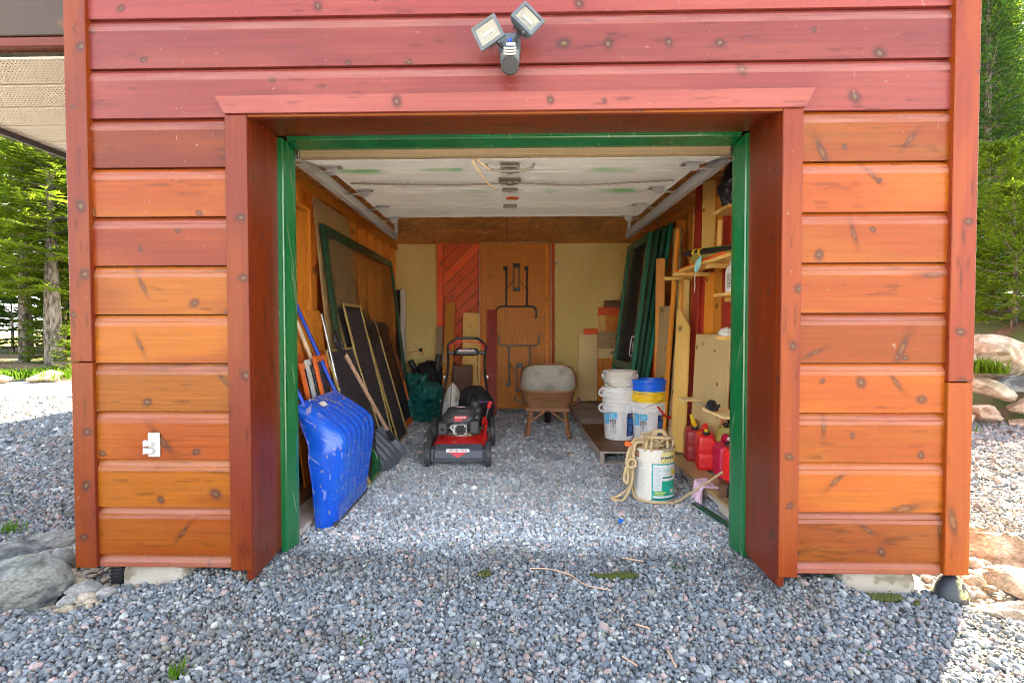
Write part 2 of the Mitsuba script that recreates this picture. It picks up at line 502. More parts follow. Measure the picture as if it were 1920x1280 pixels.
P('forest_floor', proc(forest_fn), 0.95)
scene['gravel_stone'] = {'type': 'twosided', 'bsdf': {'type': 'diffuse', 'reflectance': {'type': 'mesh_attribute', 'name': 'vertex_color'}}}
scene['printed'] = {'type': 'twosided', 'bsdf': {'type': 'principled', 'base_color': {'type': 'mesh_attribute', 'name': 'vertex_color'}, 'roughness': 0.45}}

P('white_plastic', (0.72, 0.73, 0.72), 0.35)
P('aged_white', (0.62, 0.60, 0.53), 0.5)
P('outlet_white', (0.40, 0.41, 0.40), 0.5)
P('blue_plastic', (0.01, 0.14, 0.75), 0.35)
P('yellow_plastic', (0.80, 0.56, 0.02), 0.4)
P('red_plastic', (0.72, 0.02, 0.02), 0.35)
P('dark_red_plastic', (0.33, 0.018, 0.022), 0.4)
P('crimson_plastic', (0.50, 0.01, 0.06), 0.4)
P('black_plastic', (0.020, 0.021, 0.023), 0.4)
P('black_rubber', (0.022, 0.022, 0.025), 0.7)
P('charcoal', (0.055, 0.058, 0.065), 0.5)
P('grey_metal', (0.42, 0.43, 0.43), 0.4, metallic=0.7)
P('galvanised', (0.46, 0.50, 0.49), 0.45, metallic=0.15)
P('aluminium', (0.62, 0.64, 0.66), 0.3, metallic=0.9)
P('dull_steel', (0.22, 0.20, 0.17), 0.5, metallic=0.6)
P('brass_frame', (0.44, 0.33, 0.12), 0.4, metallic=0.25)
P('mower_red', (0.72, 0.014, 0.014), 0.25, clearcoat=0.6)
P('slate_plastic', (0.085, 0.10, 0.125), 0.5)
P('slate_paint', (0.060, 0.078, 0.092), 0.45)
P('orange_paint', (0.62, 0.13, 0.02), 0.5)
P('rope_fibre', (0.50, 0.38, 0.21), 0.9)
P('jute', (0.55, 0.43, 0.25), 0.9)
P('tarp_teal', (0.008, 0.13, 0.115), 0.4)
P('soft_black', (0.012, 0.012, 0.014), 0.8)
P('cream_wood', (0.66, 0.52, 0.34), 0.5)
P('handle_wood', (0.44, 0.28, 0.19), 0.6)
P('deep_blue', (0.012, 0.06, 0.48), 0.3)
P('cyan_cloth', (0.28, 0.62, 0.62), 0.8)
P('vinyl_joint', (0.30, 0.30, 0.16), 0.6)
P('vinyl_soffit', (0.62, 0.57, 0.44), 0.45)
P('olive_metal', (0.36, 0.31, 0.07), 0.5)
P('moss_green', (0.045, 0.056, 0.007), 0.95)
P('lamp_reflector', (0.17, 0.16, 0.10), 0.4, metallic=0.4)
scene['clear_glass'] = {'type': 'thindielectric', 'int_ior': 1.5}
scene['insect_mesh'] = {'type': 'mask', 'opacity': 0.30, 'bsdf': {'type': 'twosided', 'bsdf': {'type': 'diffuse', 'reflectance': {'type': 'rgb', 'value': [0.05, 0.045, 0.035]}}}}
P('dense_mesh', (0.030, 0.034, 0.045), 0.55)


def scoop_fn(p, n, uv):
    c = mix(mi.Color3f(0.007, 0.075, 0.50), mi.Color3f(0.014, 0.105, 0.50), smoothstep(0.45, 0.7, fbm(p.x * 9.0, p.y * 9.0, p.z * 9.0, 4)))
    scr = smoothstep(0.80, 0.86, noise(p.x * 30.0 + p.z * 40.0, p.y * 160.0, p.z * 9.0))
    c = mix(c, mi.Color3f(0.22, 0.28, 0.60), 0.6 * scr)
    s = smoothstep(0.56, 0.66, fbm(p.x * 26.0, p.y * 22.0, p.z * 26.0, 4)) * smoothstep(0.66, 0.78, p.z)
    s = s + 0.6 * smoothstep(0.70, 0.78, fbm(p.x * 70.0 + 4, p.y * 60.0, p.z * 22.0, 3))
    return mix(c, mi.Color3f(0.36, 0.30, 0.24), dr.clip(s, 0, 0.8))


P('scoop_blue', proc(scoop_fn), 0.22, specular=0.6)


def rust_fn(p, n, uv):
    f = fbm(p.x * 11.0, p.y * 11.0, p.z * 11.0, 4)
    c = mix(mi.Color3f(0.25, 0.105, 0.06), mi.Color3f(0.36, 0.18, 0.085), f)
    return mix(c, mi.Color3f(0.20, 0.13, 0.035), smoothstep(0.56, 0.7, fbm(p.x * 6.0, p.y * 6.0 + 8, p.z * 14.0, 3)))


P('rusty_paint', proc(rust_fn), 0.6)


def cement_fn(p, n, uv):
    f = fbm(p.x * 6.0, p.y * 6.0, p.z * 6.0, 4)
    c = mix(mi.Color3f(0.52, 0.50, 0.43), mi.Color3f(0.38, 0.35, 0.30), smoothstep(0.45, 0.75, f))
    return c * (0.85 + 0.3 * noise(p.x * 60.0, p.y * 60.0, p.z * 60.0))


P('cement_residue', proc(cement_fn), 0.8)


def check_fn(p, n, uv):
    a = smoothstep(0.25, 0.35, dr.abs(dr.sin(uv.x * 60.0))) * smoothstep(0.25, 0.35, dr.abs(dr.sin(uv.y * 60.0)))
    return mix(mi.Color3f(0.62, 0.24, 0.46), mi.Color3f(0.72, 0.62, 0.70), a)


P('check_cloth', proc(check_fn), 0.9)


def bark_fn(p, n, uv):
    f = fbm(p.x * 22.0, p.y * 22.0, p.z * 7.0, 3)
    return mix(mi.Color3f(0.045, 0.038, 0.030), mi.Color3f(0.17, 0.15, 0.125), smoothstep(0.3, 0.65, f))


P('bark', proc(bark_fn), 0.95)


def leaf(name, c, trans=1.0):
    scene[name] = {'type': 'principledthin', 'base_color': {'type': 'rgb', 'value': list(c)}, 'roughness': 0.6, 'diff_trans': trans, 'spec_trans': 0.0}
    return name


leaf('fir_needles', (0.092, 0.155, 0.012), 1.2)
leaf('spruce_needles', (0.046, 0.105, 0.024), 1.0)
leaf('fresh_needles', (0.17, 0.25, 0.018), 1.2)
leaf('rusty_needles', (0.42, 0.20, 0.04), 0.8)
leaf('weed_leaf', (0.08, 0.17, 0.015), 1.0)

# ------------------------------------------------------------------ ground and gravel
def bump_ground(x, y):
    """Height of the gravelled ground: level in and before the garage, a bank to the right, a slight fall by the left stones."""
    n = meshkit.fbm(np.stack([x * 0.5, y * 0.5, 0 * x], -1), 3, 5) - 0.5
    n2 = meshkit.fbm(np.stack([x * 2.5, y * 2.5, 0 * x + 9], -1), 2, 8) - 0.5
    inside = np.clip((2.4 - np.abs(x)) / 0.5, 0, 1) * np.clip((y + 0.1) / 0.4, 0, 1)
    h = (0.035 * n + 0.016 * n2) * (1 - 0.75 * inside)
    pit = np.exp(-(((x + 2.12) / 0.17) ** 2 + ((y - 0.12) / 0.30) ** 2)) + 0.7 * np.exp(-(((x - 2.18) / 0.16) ** 2 + ((y - 0.2) / 0.30) ** 2))
    mound = np.exp(-(((np.abs(x) - 1.42) / 0.20) ** 4 + ((y - 0.18) / 0.27) ** 4))
    return h - 0.10 * pit + 0.060 * mound


def hill(x, y):
    r = np.clip((x - 5.9 - 0.10 * (y - 4.0)) / 2.2, 0, 1)
    return r * r * (3 - 2 * r) * (1.35 + 0.05 * np.clip(y, 0, 30)) * np.clip((y - 4.25) / 0.7, 0, 1)


xs = np.unique(np.concatenate([np.linspace(-60, -8, 27), np.linspace(-8, 6, 113), np.linspace(6, 60, 28)]))
ys = np.unique(np.concatenate([np.linspace(-40, -3, 20), np.linspace(-3, 7, 81), np.linspace(7, 80, 37)]))
gx, gy = np.meshgrid(xs, ys, indexing='ij')
gz = bump_ground(gx, gy) - 0.012
nx, ny = gx.shape
ii, jj = np.meshgrid(np.arange(nx - 1), np.arange(ny - 1), indexing='ij')
a = (ii * ny + jj).ravel()
gf = np.vstack([np.stack([a, a + ny, a + ny + 1], 1), np.stack([a, a + ny + 1, a + 1], 1)])
gm = trimesh.Trimesh(np.stack([gx, gy, gz], -1).reshape(-1, 3), gf, process=False)
put(thing('ground', kind='structure'), None, gm, 'gravel_bed', smooth=True)

# wooded ground: a sheet to the left behind the drive and the bank on the right
def sheet(x0, x1, y0, y1, fn, n=40):
    return grid(n, n, lambda u, v: np.stack([x0 + (x1 - x0) * u, y0 + (y1 - y0) * v, fn(x0 + (x1 - x0) * u, y0 + (y1 - y0) * v)], -1))


def left_floor(x, y):
    n = meshkit.fbm(np.stack([x * 0.35, y * 0.35, 0 * x + 3], -1), 3, 21)
    edge = 9.7 + 0.8 * meshkit.noise(np.stack([x * 0.4, 0 * x, 0 * x], -1), 3)
    rise = np.clip((y - edge) / 1.2, -0.3, 1)
    return 0.16 * rise + 0.20 * n * np.clip(rise, 0, 1) + 0.02 * np.clip(y - edge, 0, 40) - 0.05


put(thing('forest_ground', kind='structure'), None, sheet(-45, -3.6, 9.0, 50, left_floor, 70), 'forest_floor', smooth=True)
put(thing('bank', kind='structure'), None, sheet(5.6, 40, -6, 50, lambda x, y: hill(x, y) + 0.25 * (meshkit.fbm(np.stack([x * 0.6, y * 0.6, 0 * x], -1), 3, 33) - 0.5) * np.clip((x - 6.2) / 1.0, 0, 1) * np.clip((y - 4.25) / 0.7, 0, 1) - 0.08, 70), 'forest_floor', smooth=True)

ICO = trimesh.creation.icosahedron()
ICO_V, ICO_F = np.array(ICO.vertices), np.array(ICO.faces)
OCT_V = np.array([[1, 0, 0], [-1, 0, 0], [0, 1, 0], [0, -1, 0], [0, 0, 1], [0, 0, -1.0]])
OCT_F = np.array([[0, 2, 4], [2, 1, 4], [1, 3, 4], [3, 0, 4], [2, 0, 5], [1, 2, 5], [3, 1, 5], [0, 3, 5]])


def stones(pts, size, rng, tint=1.0, far=False):
    """(mesh, colours) of one crushed stone at each point of the ground."""
    n = len(pts)
    BV, BF = (OCT_V * 1.12, OCT_F) if far else (ICO_V, ICO_F)
    m = len(BV)
    v = np.repeat(BV[None], n, 0) * (1 + rng.uniform(-0.32, 0.28, (n, m, 1)))
    v = v * (rng.uniform(0.62, 1.25, (n, 1, 3)) * np.array([1, 1, 0.80]))
    q = rng.normal(size=(n, 4)); q[:, 1:3] *= 0.5; q /= np.linalg.norm(q, axis=1, keepdims=True)
    w, x, y, z = q.T
    R = np.stack([1 - 2 * (y * y + z * z), 2 * (x * y - z * w), 2 * (x * z + y * w), 2 * (x * y + z * w), 1 - 2 * (x * x + z * z), 2 * (y * z - x * w),
                  2 * (x * z - y * w), 2 * (y * z + x * w), 1 - 2 * (x * x + y * y)], -1).reshape(n, 3, 3)
    v = np.einsum('nij,nkj->nki', R, v) * (size * np.clip(np.exp(rng.normal(-0.06, 0.30, n)), 0.4, 2.1))[:, None, None]
    v += pts[:, None]
    f = BF[None] + m * np.arange(n)[:, None, None]
    base = np.array([[0.215, 0.235, 0.270], [0.165, 0.185, 0.220], [0.285, 0.300, 0.325], [0.36, 0.365, 0.375], [0.37, 0.275, 0.265], [0.27, 0.235, 0.235], [0.50, 0.49, 0.48], [0.22, 0.215, 0.19], [0.105, 0.12, 0.14]])
    k = rng.choice(len(base), n, p=[0.27, 0.20, 0.17, 0.09, 0.07, 0.07, 0.03, 0.04, 0.06])
    c = base[k] * np.array([1.00, 1.05, 1.02]) * 0.77 * rng.uniform(0.8, 1.25, (n, 1)) * tint
    return v.reshape(-1, 3), f.reshape(-1, 3), np.repeat(c, m, 0)


def scatter(x0, x1, y0, y1, step, rng, keep=None):
    nx_, ny_ = int((x1 - x0) / step), int((y1 - y0) / (step * 0.9))
    x, y = np.meshgrid(np.arange(nx_), np.arange(ny_), indexing='ij')
    x = x0 + (x + 0.5 * (y % 2) + rng.uniform(-0.42, 0.42, x.shape)) * step
    y = y0 + (y + rng.uniform(-0.42, 0.42, y.shape)) * step * 0.9
    x, y = x.ravel(), y.ravel()
    ok = np.ones(len(x), bool) if keep is None else keep(x, y)
    x, y = x[ok], y[ok]
    return np.stack([x, y, bump_ground(x, y) + rng.uniform(-0.004, 0.006, len(x))], -1)


rng = np.random.default_rng(7)
view = lambda m: (lambda x, y: (np.abs(x) < 0.99 * (y + 2.5) + m) & ~((np.abs(np.abs(x) - 1.68) < 0.42) & (y > 0.06) & (y < 0.42)))
in_garage = lambda x, y: ((np.abs(x) < 1.9) & (y > -0.02)) | ((np.abs(x) < 2.0) & (y < 0.1))
zones = [
    (scatter(-2.15, 2.25, -1.15, 0.10, 0.0172, rng, view(0.35)), 0.0112),
    (scatter(-1.75, 1.85, 0.10, 2.6, 0.0176, rng, lambda x, y: view(9)(x, y) & ~((np.abs(x) > 1.24) & (y < 0.5))), 0.0110),
    (scatter(-1.75, 1.85, 2.6, 5.65, 0.027, rng), 0.0165),
    (scatter(2.15, 4.6, -1.0, 1.6, 0.0225, rng, lambda x, y: (x < 0.99 * (y + 2.5) + 0.5)), 0.0145),
    (scatter(2.2, 6.6, 1.6, 4.6, 0.040, rng, lambda x, y: (x < 0.99 * (y + 2.5) + 0.6) & (x > 0.82 * (y + 2.5) - 0.4)), 0.025),
    (scatter(-5.5, -2.15, -1.0, 2.6, 0.0235, rng, lambda x, y: (-x < 0.99 * (y + 2.5) + 0.4)), 0.0150),
    (scatter(-9.5, -3.0, 2.6, 7.0, 0.045, rng, lambda x, y: (-x < 0.99 * (y + 2.5) + 0.6) & (-x > 0.82 * (y + 2.5) - 0.6)), 0.028),
]
vs, fs, cs, at_ = [], [], [], 0
for pts, size in zones:
    v, f, c = stones(pts, size, rng, 1.0, size > 0.0163)
    m = len(v) // len(pts)
    # stones inside are cleaner; extra brightness is also painted in to lift the dim interior
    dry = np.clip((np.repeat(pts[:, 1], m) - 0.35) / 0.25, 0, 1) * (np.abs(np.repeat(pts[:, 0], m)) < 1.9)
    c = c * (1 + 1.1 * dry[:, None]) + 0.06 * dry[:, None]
    q_ = np.stack([pts[:, 0], pts[:, 1], 0 * pts[:, 0] + 4], -1)
    soil = np.repeat(np.clip((meshkit.fbm(q_ * 2.3, 4, 11) - 0.52) / 0.14, 0, 1) * 0.45 + 0.25 * np.clip((meshkit.fbm(q_ * 7.0, 3, 15) - 0.55) / 0.1, 0, 1), m)[:, None]
    c = c * (1 - soil) + soil * (c * 0.45 + np.array([0.050, 0.040, 0.028]))
    vs.append(v); fs.append(f + at_); cs.append(c)
    at_ += len(v)
one('gravel', trimesh.Trimesh(np.vstack(vs), np.vstack(fs), process=False), 'gravel_stone', 'grey crushed stone gravel covering the drive and the garage floor', 'gravel', kind='stuff', color=np.vstack(cs))

# ------------------------------------------------------------------ the garage building
G = thing('garage', 'red stained wooden garage with open overhead door and green door frame', 'garage')
ROW = 0.2287
Z0 = 2.687          # underside of the board row at the top of the picture
XL, XR = -1.962, 1.978
BX0, BX1 = -2.064, 2.088


def siding_mesh(x0, x1, z0, z1, full=True):
    """One lap board: flat face, bevelled top that tucks under the board above."""
    t, b = -0.026, 0.037
    prof = [(0.004, z0), (t, z0), (t, z1 - b), (t + 0.004, z1 - b + 0.002), (-0.010, z1 - 0.005), (0.004, z1 - 0.005)]
    if z1 - z0 < 0.12:
        prof = [(0.004, z0), (t, z0), (t, z1 - b), (-0.010, z1 - 0.005), (0.004, z1 - 0.005)]
    m = prism([(y, z) for y, z in prof], x1 - x0)          # xy -> (y, z), extruded along local z
    return xf(m, np.array([[0, 0, 1, x0], [1, 0, 0, 0], [0, 1, 0, 0], [0, 0, 0, 1.0]]))


wall = G + '__front_wall'
put(G, 'front_wall', cat(cbox((BX0 + 0.03, 0.003, 0.12), (-1.270, 0.46, 2.288)), cbox((1.276, 0.003, 0.12), (BX1 - 0.03, 0.46, 2.288)), cbox((BX0 + 0.03, 0.003, 2.290), (BX1 - 0.03, 0.46, 5.60))),
    'soft_black')
fams_l = {2: 0, 3: 3, 4: 0, 5: 1, 6: 1, 7: 1, 8: 3, 9: 1, 10: 3, 11: 3}
fams_r = {2: 3, 3: 3, 4: 3, 5: 3, 6: 3, 7: 3, 8: 3, 9: 3, 10: 3, 11: 3}
bid = 20
for i in range(-12, 12):
    zt = Z0 - ROW * i
    zb = max(zt - ROW, 0.112)
    bid += 1
    lift = np.array([0.0, ROW - (zt - zb)])
    if i < 2:
        put(wall, 'siding_board', grain(siding_mesh(XL, XR, zb, zt), 0, 10, bid), 'stained_siding')  # pink of these top rows is sky reflection put into the stain colour
    else:
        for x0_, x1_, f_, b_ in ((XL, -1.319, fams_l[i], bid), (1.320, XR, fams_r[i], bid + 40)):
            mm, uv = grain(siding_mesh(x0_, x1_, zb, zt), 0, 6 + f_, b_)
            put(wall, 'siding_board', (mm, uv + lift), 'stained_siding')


def board_v(x0, x1, y0, y1, z0, z1, fam, c=0.003):
    return grain(cbox((x0, y0, z0), (x1, y1, z1), c), 2, fam)


# corner boards, each in two lengths, with the return board round the corner
put(G, 'corner_board', board_v(BX0, XL, -0.050, 0.003, 1.092, 5.6, 0), 'stained_siding')
put(G, 'corner_board', board_v(BX0, XL, -0.048, 0.003, 0.114, 1.089, 0), 'stained_siding')
put(G, 'corner_board', board_v(XR, BX1, -0.050, 0.003, 1.002, 5.6, 0), 'stained_siding')
put(G, 'corner_board', board_v(XR, BX1, -0.048, 0.003, 0.118, 0.999, 3), 'stained_siding')
put(G, 'corner_board', board_v(BX0, BX0 + 0.028, 0.006, 0.12, 0.10, 5.6, 0), 'stained_siding')
put(G, 'corner_board', board_v(BX1 - 0.028, BX1, 0.006, 0.12, 0.10, 5.6, 3), 'stained_siding')
# casing of the opening
hp = prism([(-1.356, 2.313), (-1.312, 2.234), (1.324, 2.234), (1.363, 2.317)], 0.026)
put(G, 'header_casing', grain(xf(hp, np.array([[1, 0, 0, 0], [0, 0, 1, -0.058], [0, 1, 0, 0], [0, 0, 0, 1.0]])), 0, 5, 117), 'stained_siding')
put(G, 'side_casing', board_v(-1.318, -1.216, -0.046, 0.003, 0.108, 2.232, 0), 'stained_siding')
put(G, 'side_casing', board_v(1.230, 1.319, -0.046, 0.003, 0.100, 2.232, 0), 'stained_siding')
# deep reveal round the opening, a little wider at the back
put(G, 'reveal_board', grain(prism([(-1.2145, -0.040), (-1.2395, 0.332), (-1.268, 0.332), (-1.244, -0.040)], 2.278 - 0.062, 0.062), 2, 2), 'stained_siding')
put(G, 'reveal_board', grain(prism([(1.2285, -0.040), (1.2455, 0.332), (1.274, 0.332), (1.258, -0.040)], 2.278 - 0.058, 0.058), 2, 2), 'stained_siding')
rv = prism([(-0.030, 2.236), (0.332, 2.267), (0.332, 2.285), (-0.030, 2.256)], 2.49)
put(G, 'reveal_board', grain(xf(rv, np.array([[0, 0, 1, -1.243], [1, 0, 0, 0], [0, 1, 0, 0], [0, 0, 0, 1.0]])), 0, 2, 130), 'stained_siding')
put(G, 'drip_edge', grain(cbox((-1.214, -0.042, 2.222), (1.228, -0.032, 2.2335), 0.002), 0, 1), 'stained_siding')
# green door frame: stepped jambs and head
def jamb(s):
    pr = [(1.249, 0.332), (1.249, 0.470), (1.205, 0.470), (1.205, 0.432), (1.207, 0.427), (1.222, 0.372), (1.223, 0.350), (1.229, 0.346), (1.229, 0.332)]
    return prism([(s * x, y) for x, y in pr], 2.262 - 0.035, 0.035)
FR = thing_part = G + '__door_frame'
jl = xf(jamb(-1), M((0.009, 0, 0)))
put(FR, 'jamb', jl, 'green_paint')
put(FR, 'jamb', xf(jamb(1), M((0.009, 0, 0))), 'green_paint')
hpf = [(2.2665, 0.3335), (2.2665, 0.470), (2.234, 0.470), (2.234, 0.432), (2.236, 0.426), (2.249, 0.372), (2.251, 0.350), (2.257, 0.346), (2.257, 0.3335)]
put(FR, 'head', xf(prism([(y, z) for z, y in hpf], 2.396), np.array([[0, 0, 1, -1.189], [1, 0, 0, 0.001], [0, 1, 0, 0], [0, 0, 0, 1.0]])), 'green_paint')
# footings under the wall ends
def footing(lo, hi, s):
    m = rock((1, 1, 1), s, 3, 0.03, 0.2, 0)
    v = m.vertices; v = np.sign(v) * np.abs(v / np.abs(v).max(0)) ** 0.25
    m.vertices = np.asarray(lo) + (v / np.abs(v).max(0) * 0.5 + 0.5) * (np.asarray(hi) - np.asarray(lo)) + 0.006 * (meshkit.fbm(v * 3, 3, s)[:, None] - 0.5)
    return m
put(G, 'footing', footing((-1.90, 0.01, -0.2), (-1.55, 0.40, 0.108), 1), 'concrete', smooth=60)
put(G, 'footing', footing((1.56, 0.01, -0.2), (1.915, 0.40, 0.110), 2), 'concrete', smooth=60)
put(G, 'side_footing', cat(cbox((-1.95, 0.45, -0.2), (-1.80, 9.0, 0.10), 0.01), cbox((1.90, 0.45, -0.2), (2.00, 9.0, 0.10), 0.01)), 'concrete')

# side walls: outside siding, inside studs and sheathing
IX0, IX1, YB = -1.73, 1.84, 5.70
for side, x_in, x_out, sg in (('left_wall', IX0, BX0 + 0.022, -1), ('right_wall', IX1, BX1 - 0.022, 1)):
    w = G + '__' + side
    lo, hi = min(x_in + sg * 0.10, x_out), max(x_in + sg * 0.10, x_out)
    put(G, side, grain(cbox((lo, 0.465, 0.11), (hi, 9.0, 5.6)), 1, 0), 'lumber')
    for k in range(14):
        z1 = Z0 + ROW * 4 - ROW * k
        m = siding_mesh(0.125, 9.0, max(z1 - ROW, 0.098), z1)
        put(w, 'siding_board', grain(xf(m, np.array([[0, sg * -1.0 * -1 if False else -sg * 1.0, 0, x_out], [1, 0, 0, 0], [0, 0, 1, 0], [0, 0, 0, 1.0]]) if True else m), 1, 0 if sg < 0 else 3), 'stained_siding')
    for k, y in enumerate(np.arange(0.62, 5.7, 0.406)):
        xs_ = sorted((x_in, x_in + sg * 0.095))
        put(w, 'stud', grain(cbox((xs_[0], y, 0.152), (xs_[1], y + 0.045, 2.43), 0.002), 2, 0), 'lumber')
    xs_ = sorted((x_in, x_in + sg * 0.097))
    put(w, 'top_plate', grain(cbox((xs_[0], 0.47, 2.432), (xs_[1], YB, 2.522), 0.002), 1, 0), 'lumber')
    put(w, 'sill_plate', grain(cbox((xs_[0], 0.47, 0.105), (xs_[1], YB, 0.150), 0.002), 1, 5), 'lumber')
# back wall, ceiling boards
put(G, 'back_wall', cbox((-1.85, YB, 0.0), (1.95, YB + 0.10, 2.56)), 'speckled_wallboard')
cx = -1.84
k = 0
while cx < 1.93:
    w_ = 0.30
    put(G + '__ceiling', 'ceiling_board', cbox((cx, 0.463, 2.530), (min(cx + w_ - 0.006, 1.935), 5.70, 2.545), 0.001), 'strand_board')
    cx += w_
    k += 1
put(G, 'ceiling', cbox((-2.0, 0.462, 2.548), (2.0, 9.0, 2.72)), 'soft_black')
# rear block of the house, upper floor, roof
put(G, 'rear_wall', grain(cbox((BX0 + 0.03, 8.9, 0.1), (BX1 - 0.03, 9.0, 5.6)), 0, 0), 'stained_siding')
roof = prism([(-2.62, 5.42), (0.01, 6.86), (2.64, 5.42), (2.64, 5.56), (0.01, 7.02), (-2.62, 5.56)], 9.9)
put(G, 'roof', xf(roof, np.array([[1, 0, 0, 0], [0, 0, 1, -0.5], [0, 1, 0, 0], [0, 0, 0, 1.0]])), 'charcoal')
gab = prism([(BX0, 5.60), (BX1, 5.60), (0.01, 6.74)], 0.05)
put(G, 'gable', grain(xf(gab, np.array([[1, 0, 0, 0], [0, 0, 1, 0.0], [0, 1, 0, 0], [0, 0, 0, 1.0]])), 0, 4), 'stained_siding')

# side overhang on the left: weathered beam, red trim, perforated soffit
OV = G + '__side_overhang'
put(OV, 'beam', grain(cbox((-4.0, 0.16, 2.72), (-2.115, 0.21, 3.02), 0.004), 0, 11), 'lumber', label='weathered dark brown beam end')
put(OV, 'trim_board', grain(cbox((-4.0, 0.165, 2.668), (-2.115, 0.225, 2.716), 0.004), 0, 0), 'stained_siding')
put(G, 'side_overhang', cbox((-3.53, 0.22, 2.735), (-2.115, 9.0, 2.95)), 'aged_white')
put(OV, 'fascia', cbox((-3.560, 0.23, 2.600), (-3.535, 9.0, 2.97), 0.002), 'charcoal')
y = 0.23
hole = []
for px_ in np.arange(-3.50, -2.14, 0.022):
    for py_ in np.arange(0.02, 0.30, 0.028):
        hole.append((px_ + 0.011 * (int(round(py_ / 0.028)) % 2), py_))
while y < 8.6:
    yy = y
    put(OV, 'soffit_panel', cbox((-3.533, yy, 2.640), (-2.115, yy + 0.283, 2.650), 0.002), 'vinyl_soffit')
    put(OV, 'soffit_joint', cbox((-3.533, yy + 0.2835, 2.654), (-2.115, yy + 0.3045, 2.664)), 'vinyl_joint')
    if y < 3.6:
        q = np.array([[-0.0042, 0, 0], [0, -0.006, 0], [0.0042, 0, 0], [0, 0.006, 0]])
        hv = (np.array([(hx, yy + hy, 2.6385) for hx, hy in hole])[:, None] + q[None]).reshape(-1, 3)
        b4 = 4 * np.arange(len(hole))[:, None]
        put(OV, 'vent_hole_strip', trimesh.Trimesh(hv, np.vstack([b4 + np.array([[0, 1, 2]]), b4 + np.array([[0, 2, 3]])]), process=False), 'soft_black', kind='stuff')
    y += 0.305

# raised sectional door: four sections, hardware
D = G + '__overhead_door'
sec = [((0.50, 2.205), (1.02, 2.290)), ((1.025, 2.292), (1.56, 2.302)), ((1.565, 2.302), (2.10, 2.302)), ((2.105, 2.302), (2.62, 2.302))]
HX = 1.205
for (y0, z0), (y1, z1) in sec:
    L = math.hypot(y1 - y0, z1 - z0)
    parts = [cbox((-HX, 0.006, 0), (HX, L - 0.006, 0.045), 0.005)]
    for yy in (0.09, L - 0.09):
        parts.append(cbox((-HX + 0.05, yy - 0.006, -0.003), (HX - 0.05, yy + 0.006, 0.0), 0.0015))
    put(D, 'door_section', xf(cat(*parts), frame((0.01, y0, z0), (1, 0, 0), (0, y1 - y0, z1 - z0))), 'door_panel_white')
put(D, 'bottom_rail', grain(xf(cat(cbox((-1.19, -0.010, -0.012), (1.20, 0.028, 0.052), 0.012)), frame((0.01, 0.478, 2.200), (1, 0, 0), (0, 1, 0.16))), 0, 10), 'lumber', label='dirty brown wooden bottom edge of the raised door')
for y, z in ((0.74, 2.236), (1.02, 2.282), (1.30, 2.292), (1.56, 2.296), (2.10, 2.297)):
    h = cat(cbox((-0.055, -0.035, -0.010), (0.055, 0.035, 0.0), 0.002), tube([(-0.06, 0, -0.014), (0.06, 0, -0.014)], 0.010, 8),
            xf(prism([(-0.045, 0), (0.045, 0), (0.0, 0.055)], 0.004), M((0, 0.035, -0.007))))
    put(D, 'hinge', xf(h, M((0.0, y, z))), 'dull_steel')
for s in (-1, 1):
    for y, z in ((0.80, 2.244), (1.56, 2.294), (2.10, 2.296), (2.58, 2.296)):
        h = cat(cbox((-0.06, -0.03, -0.008), (0.06, 0.03, 0.0), 0.002), xf(prism([(-0.04, 0), (0.05, 0), (0.03, 0.06), (-0.01, 0.06)], 0.004), M((0, 0.03, -0.006), rx=90)),
                xf(prism([(-0.04, 0), (0.05, 0), (0.03, 0.045), (-0.01, 0.045)], 0.004), M((0, -0.02, -0.004), rx=-90)), tube([(0.0, 0, -0.03), (0.16, 0, -0.03)], 0.006, 8))
        put(D, 'roller_bracket', xf(h, M((s * 1.10, y, z), rz=0 if s > 0 else 180)), 'grey_metal')
# lock bars that reach from the middle plate to both edges
put(D, 'lock_bar', tube(smooth_path([(-0.05, 1.30, 2.268), (-0.4, 1.31, 2.262), (-0.8, 1.29, 2.264), (-1.13, 1.28, 2.272)], 4), 0.006, 6), 'dull_steel')
put(D, 'lock_bar', tube(smooth_path([(0.05, 1.30, 2.268), (0.45, 1.33, 2.260), (0.8, 1.30, 2.264), (1.14, 1.27, 2.272)], 4), 0.006, 6), 'dull_steel')
put(D, 'lock_plate', cat(cbox((-0.075, 1.22, 2.276), (0.075, 1.37, 2.289), 0.003), lathe([(0, 0), (0.03, 0), (0.03, 0.02), (0, 0.02)], 12).apply_transform(M((0, 1.30, 2.258)))), 'dull_steel')
put(D, 'lift_handle', tube(smooth_path([(-0.14, 0.63, 2.205), (-0.12, 0.63, 2.172), (0, 0.63, 2.160), (0.12, 0.63, 2.172), (0.14, 0.63, 2.205)], 5), 0.008, 8), 'dull_steel')
put(D, 'warning_sticker', lathe([(0.0, 0), (0.055, 0), (0.055, 0.0015), (0, 0.0015)], 20).apply_transform(M((0.02, 1.86, 2.2965))).apply_transform(np.diag([1.0, 1, 1, 1])), 'orange_paint')
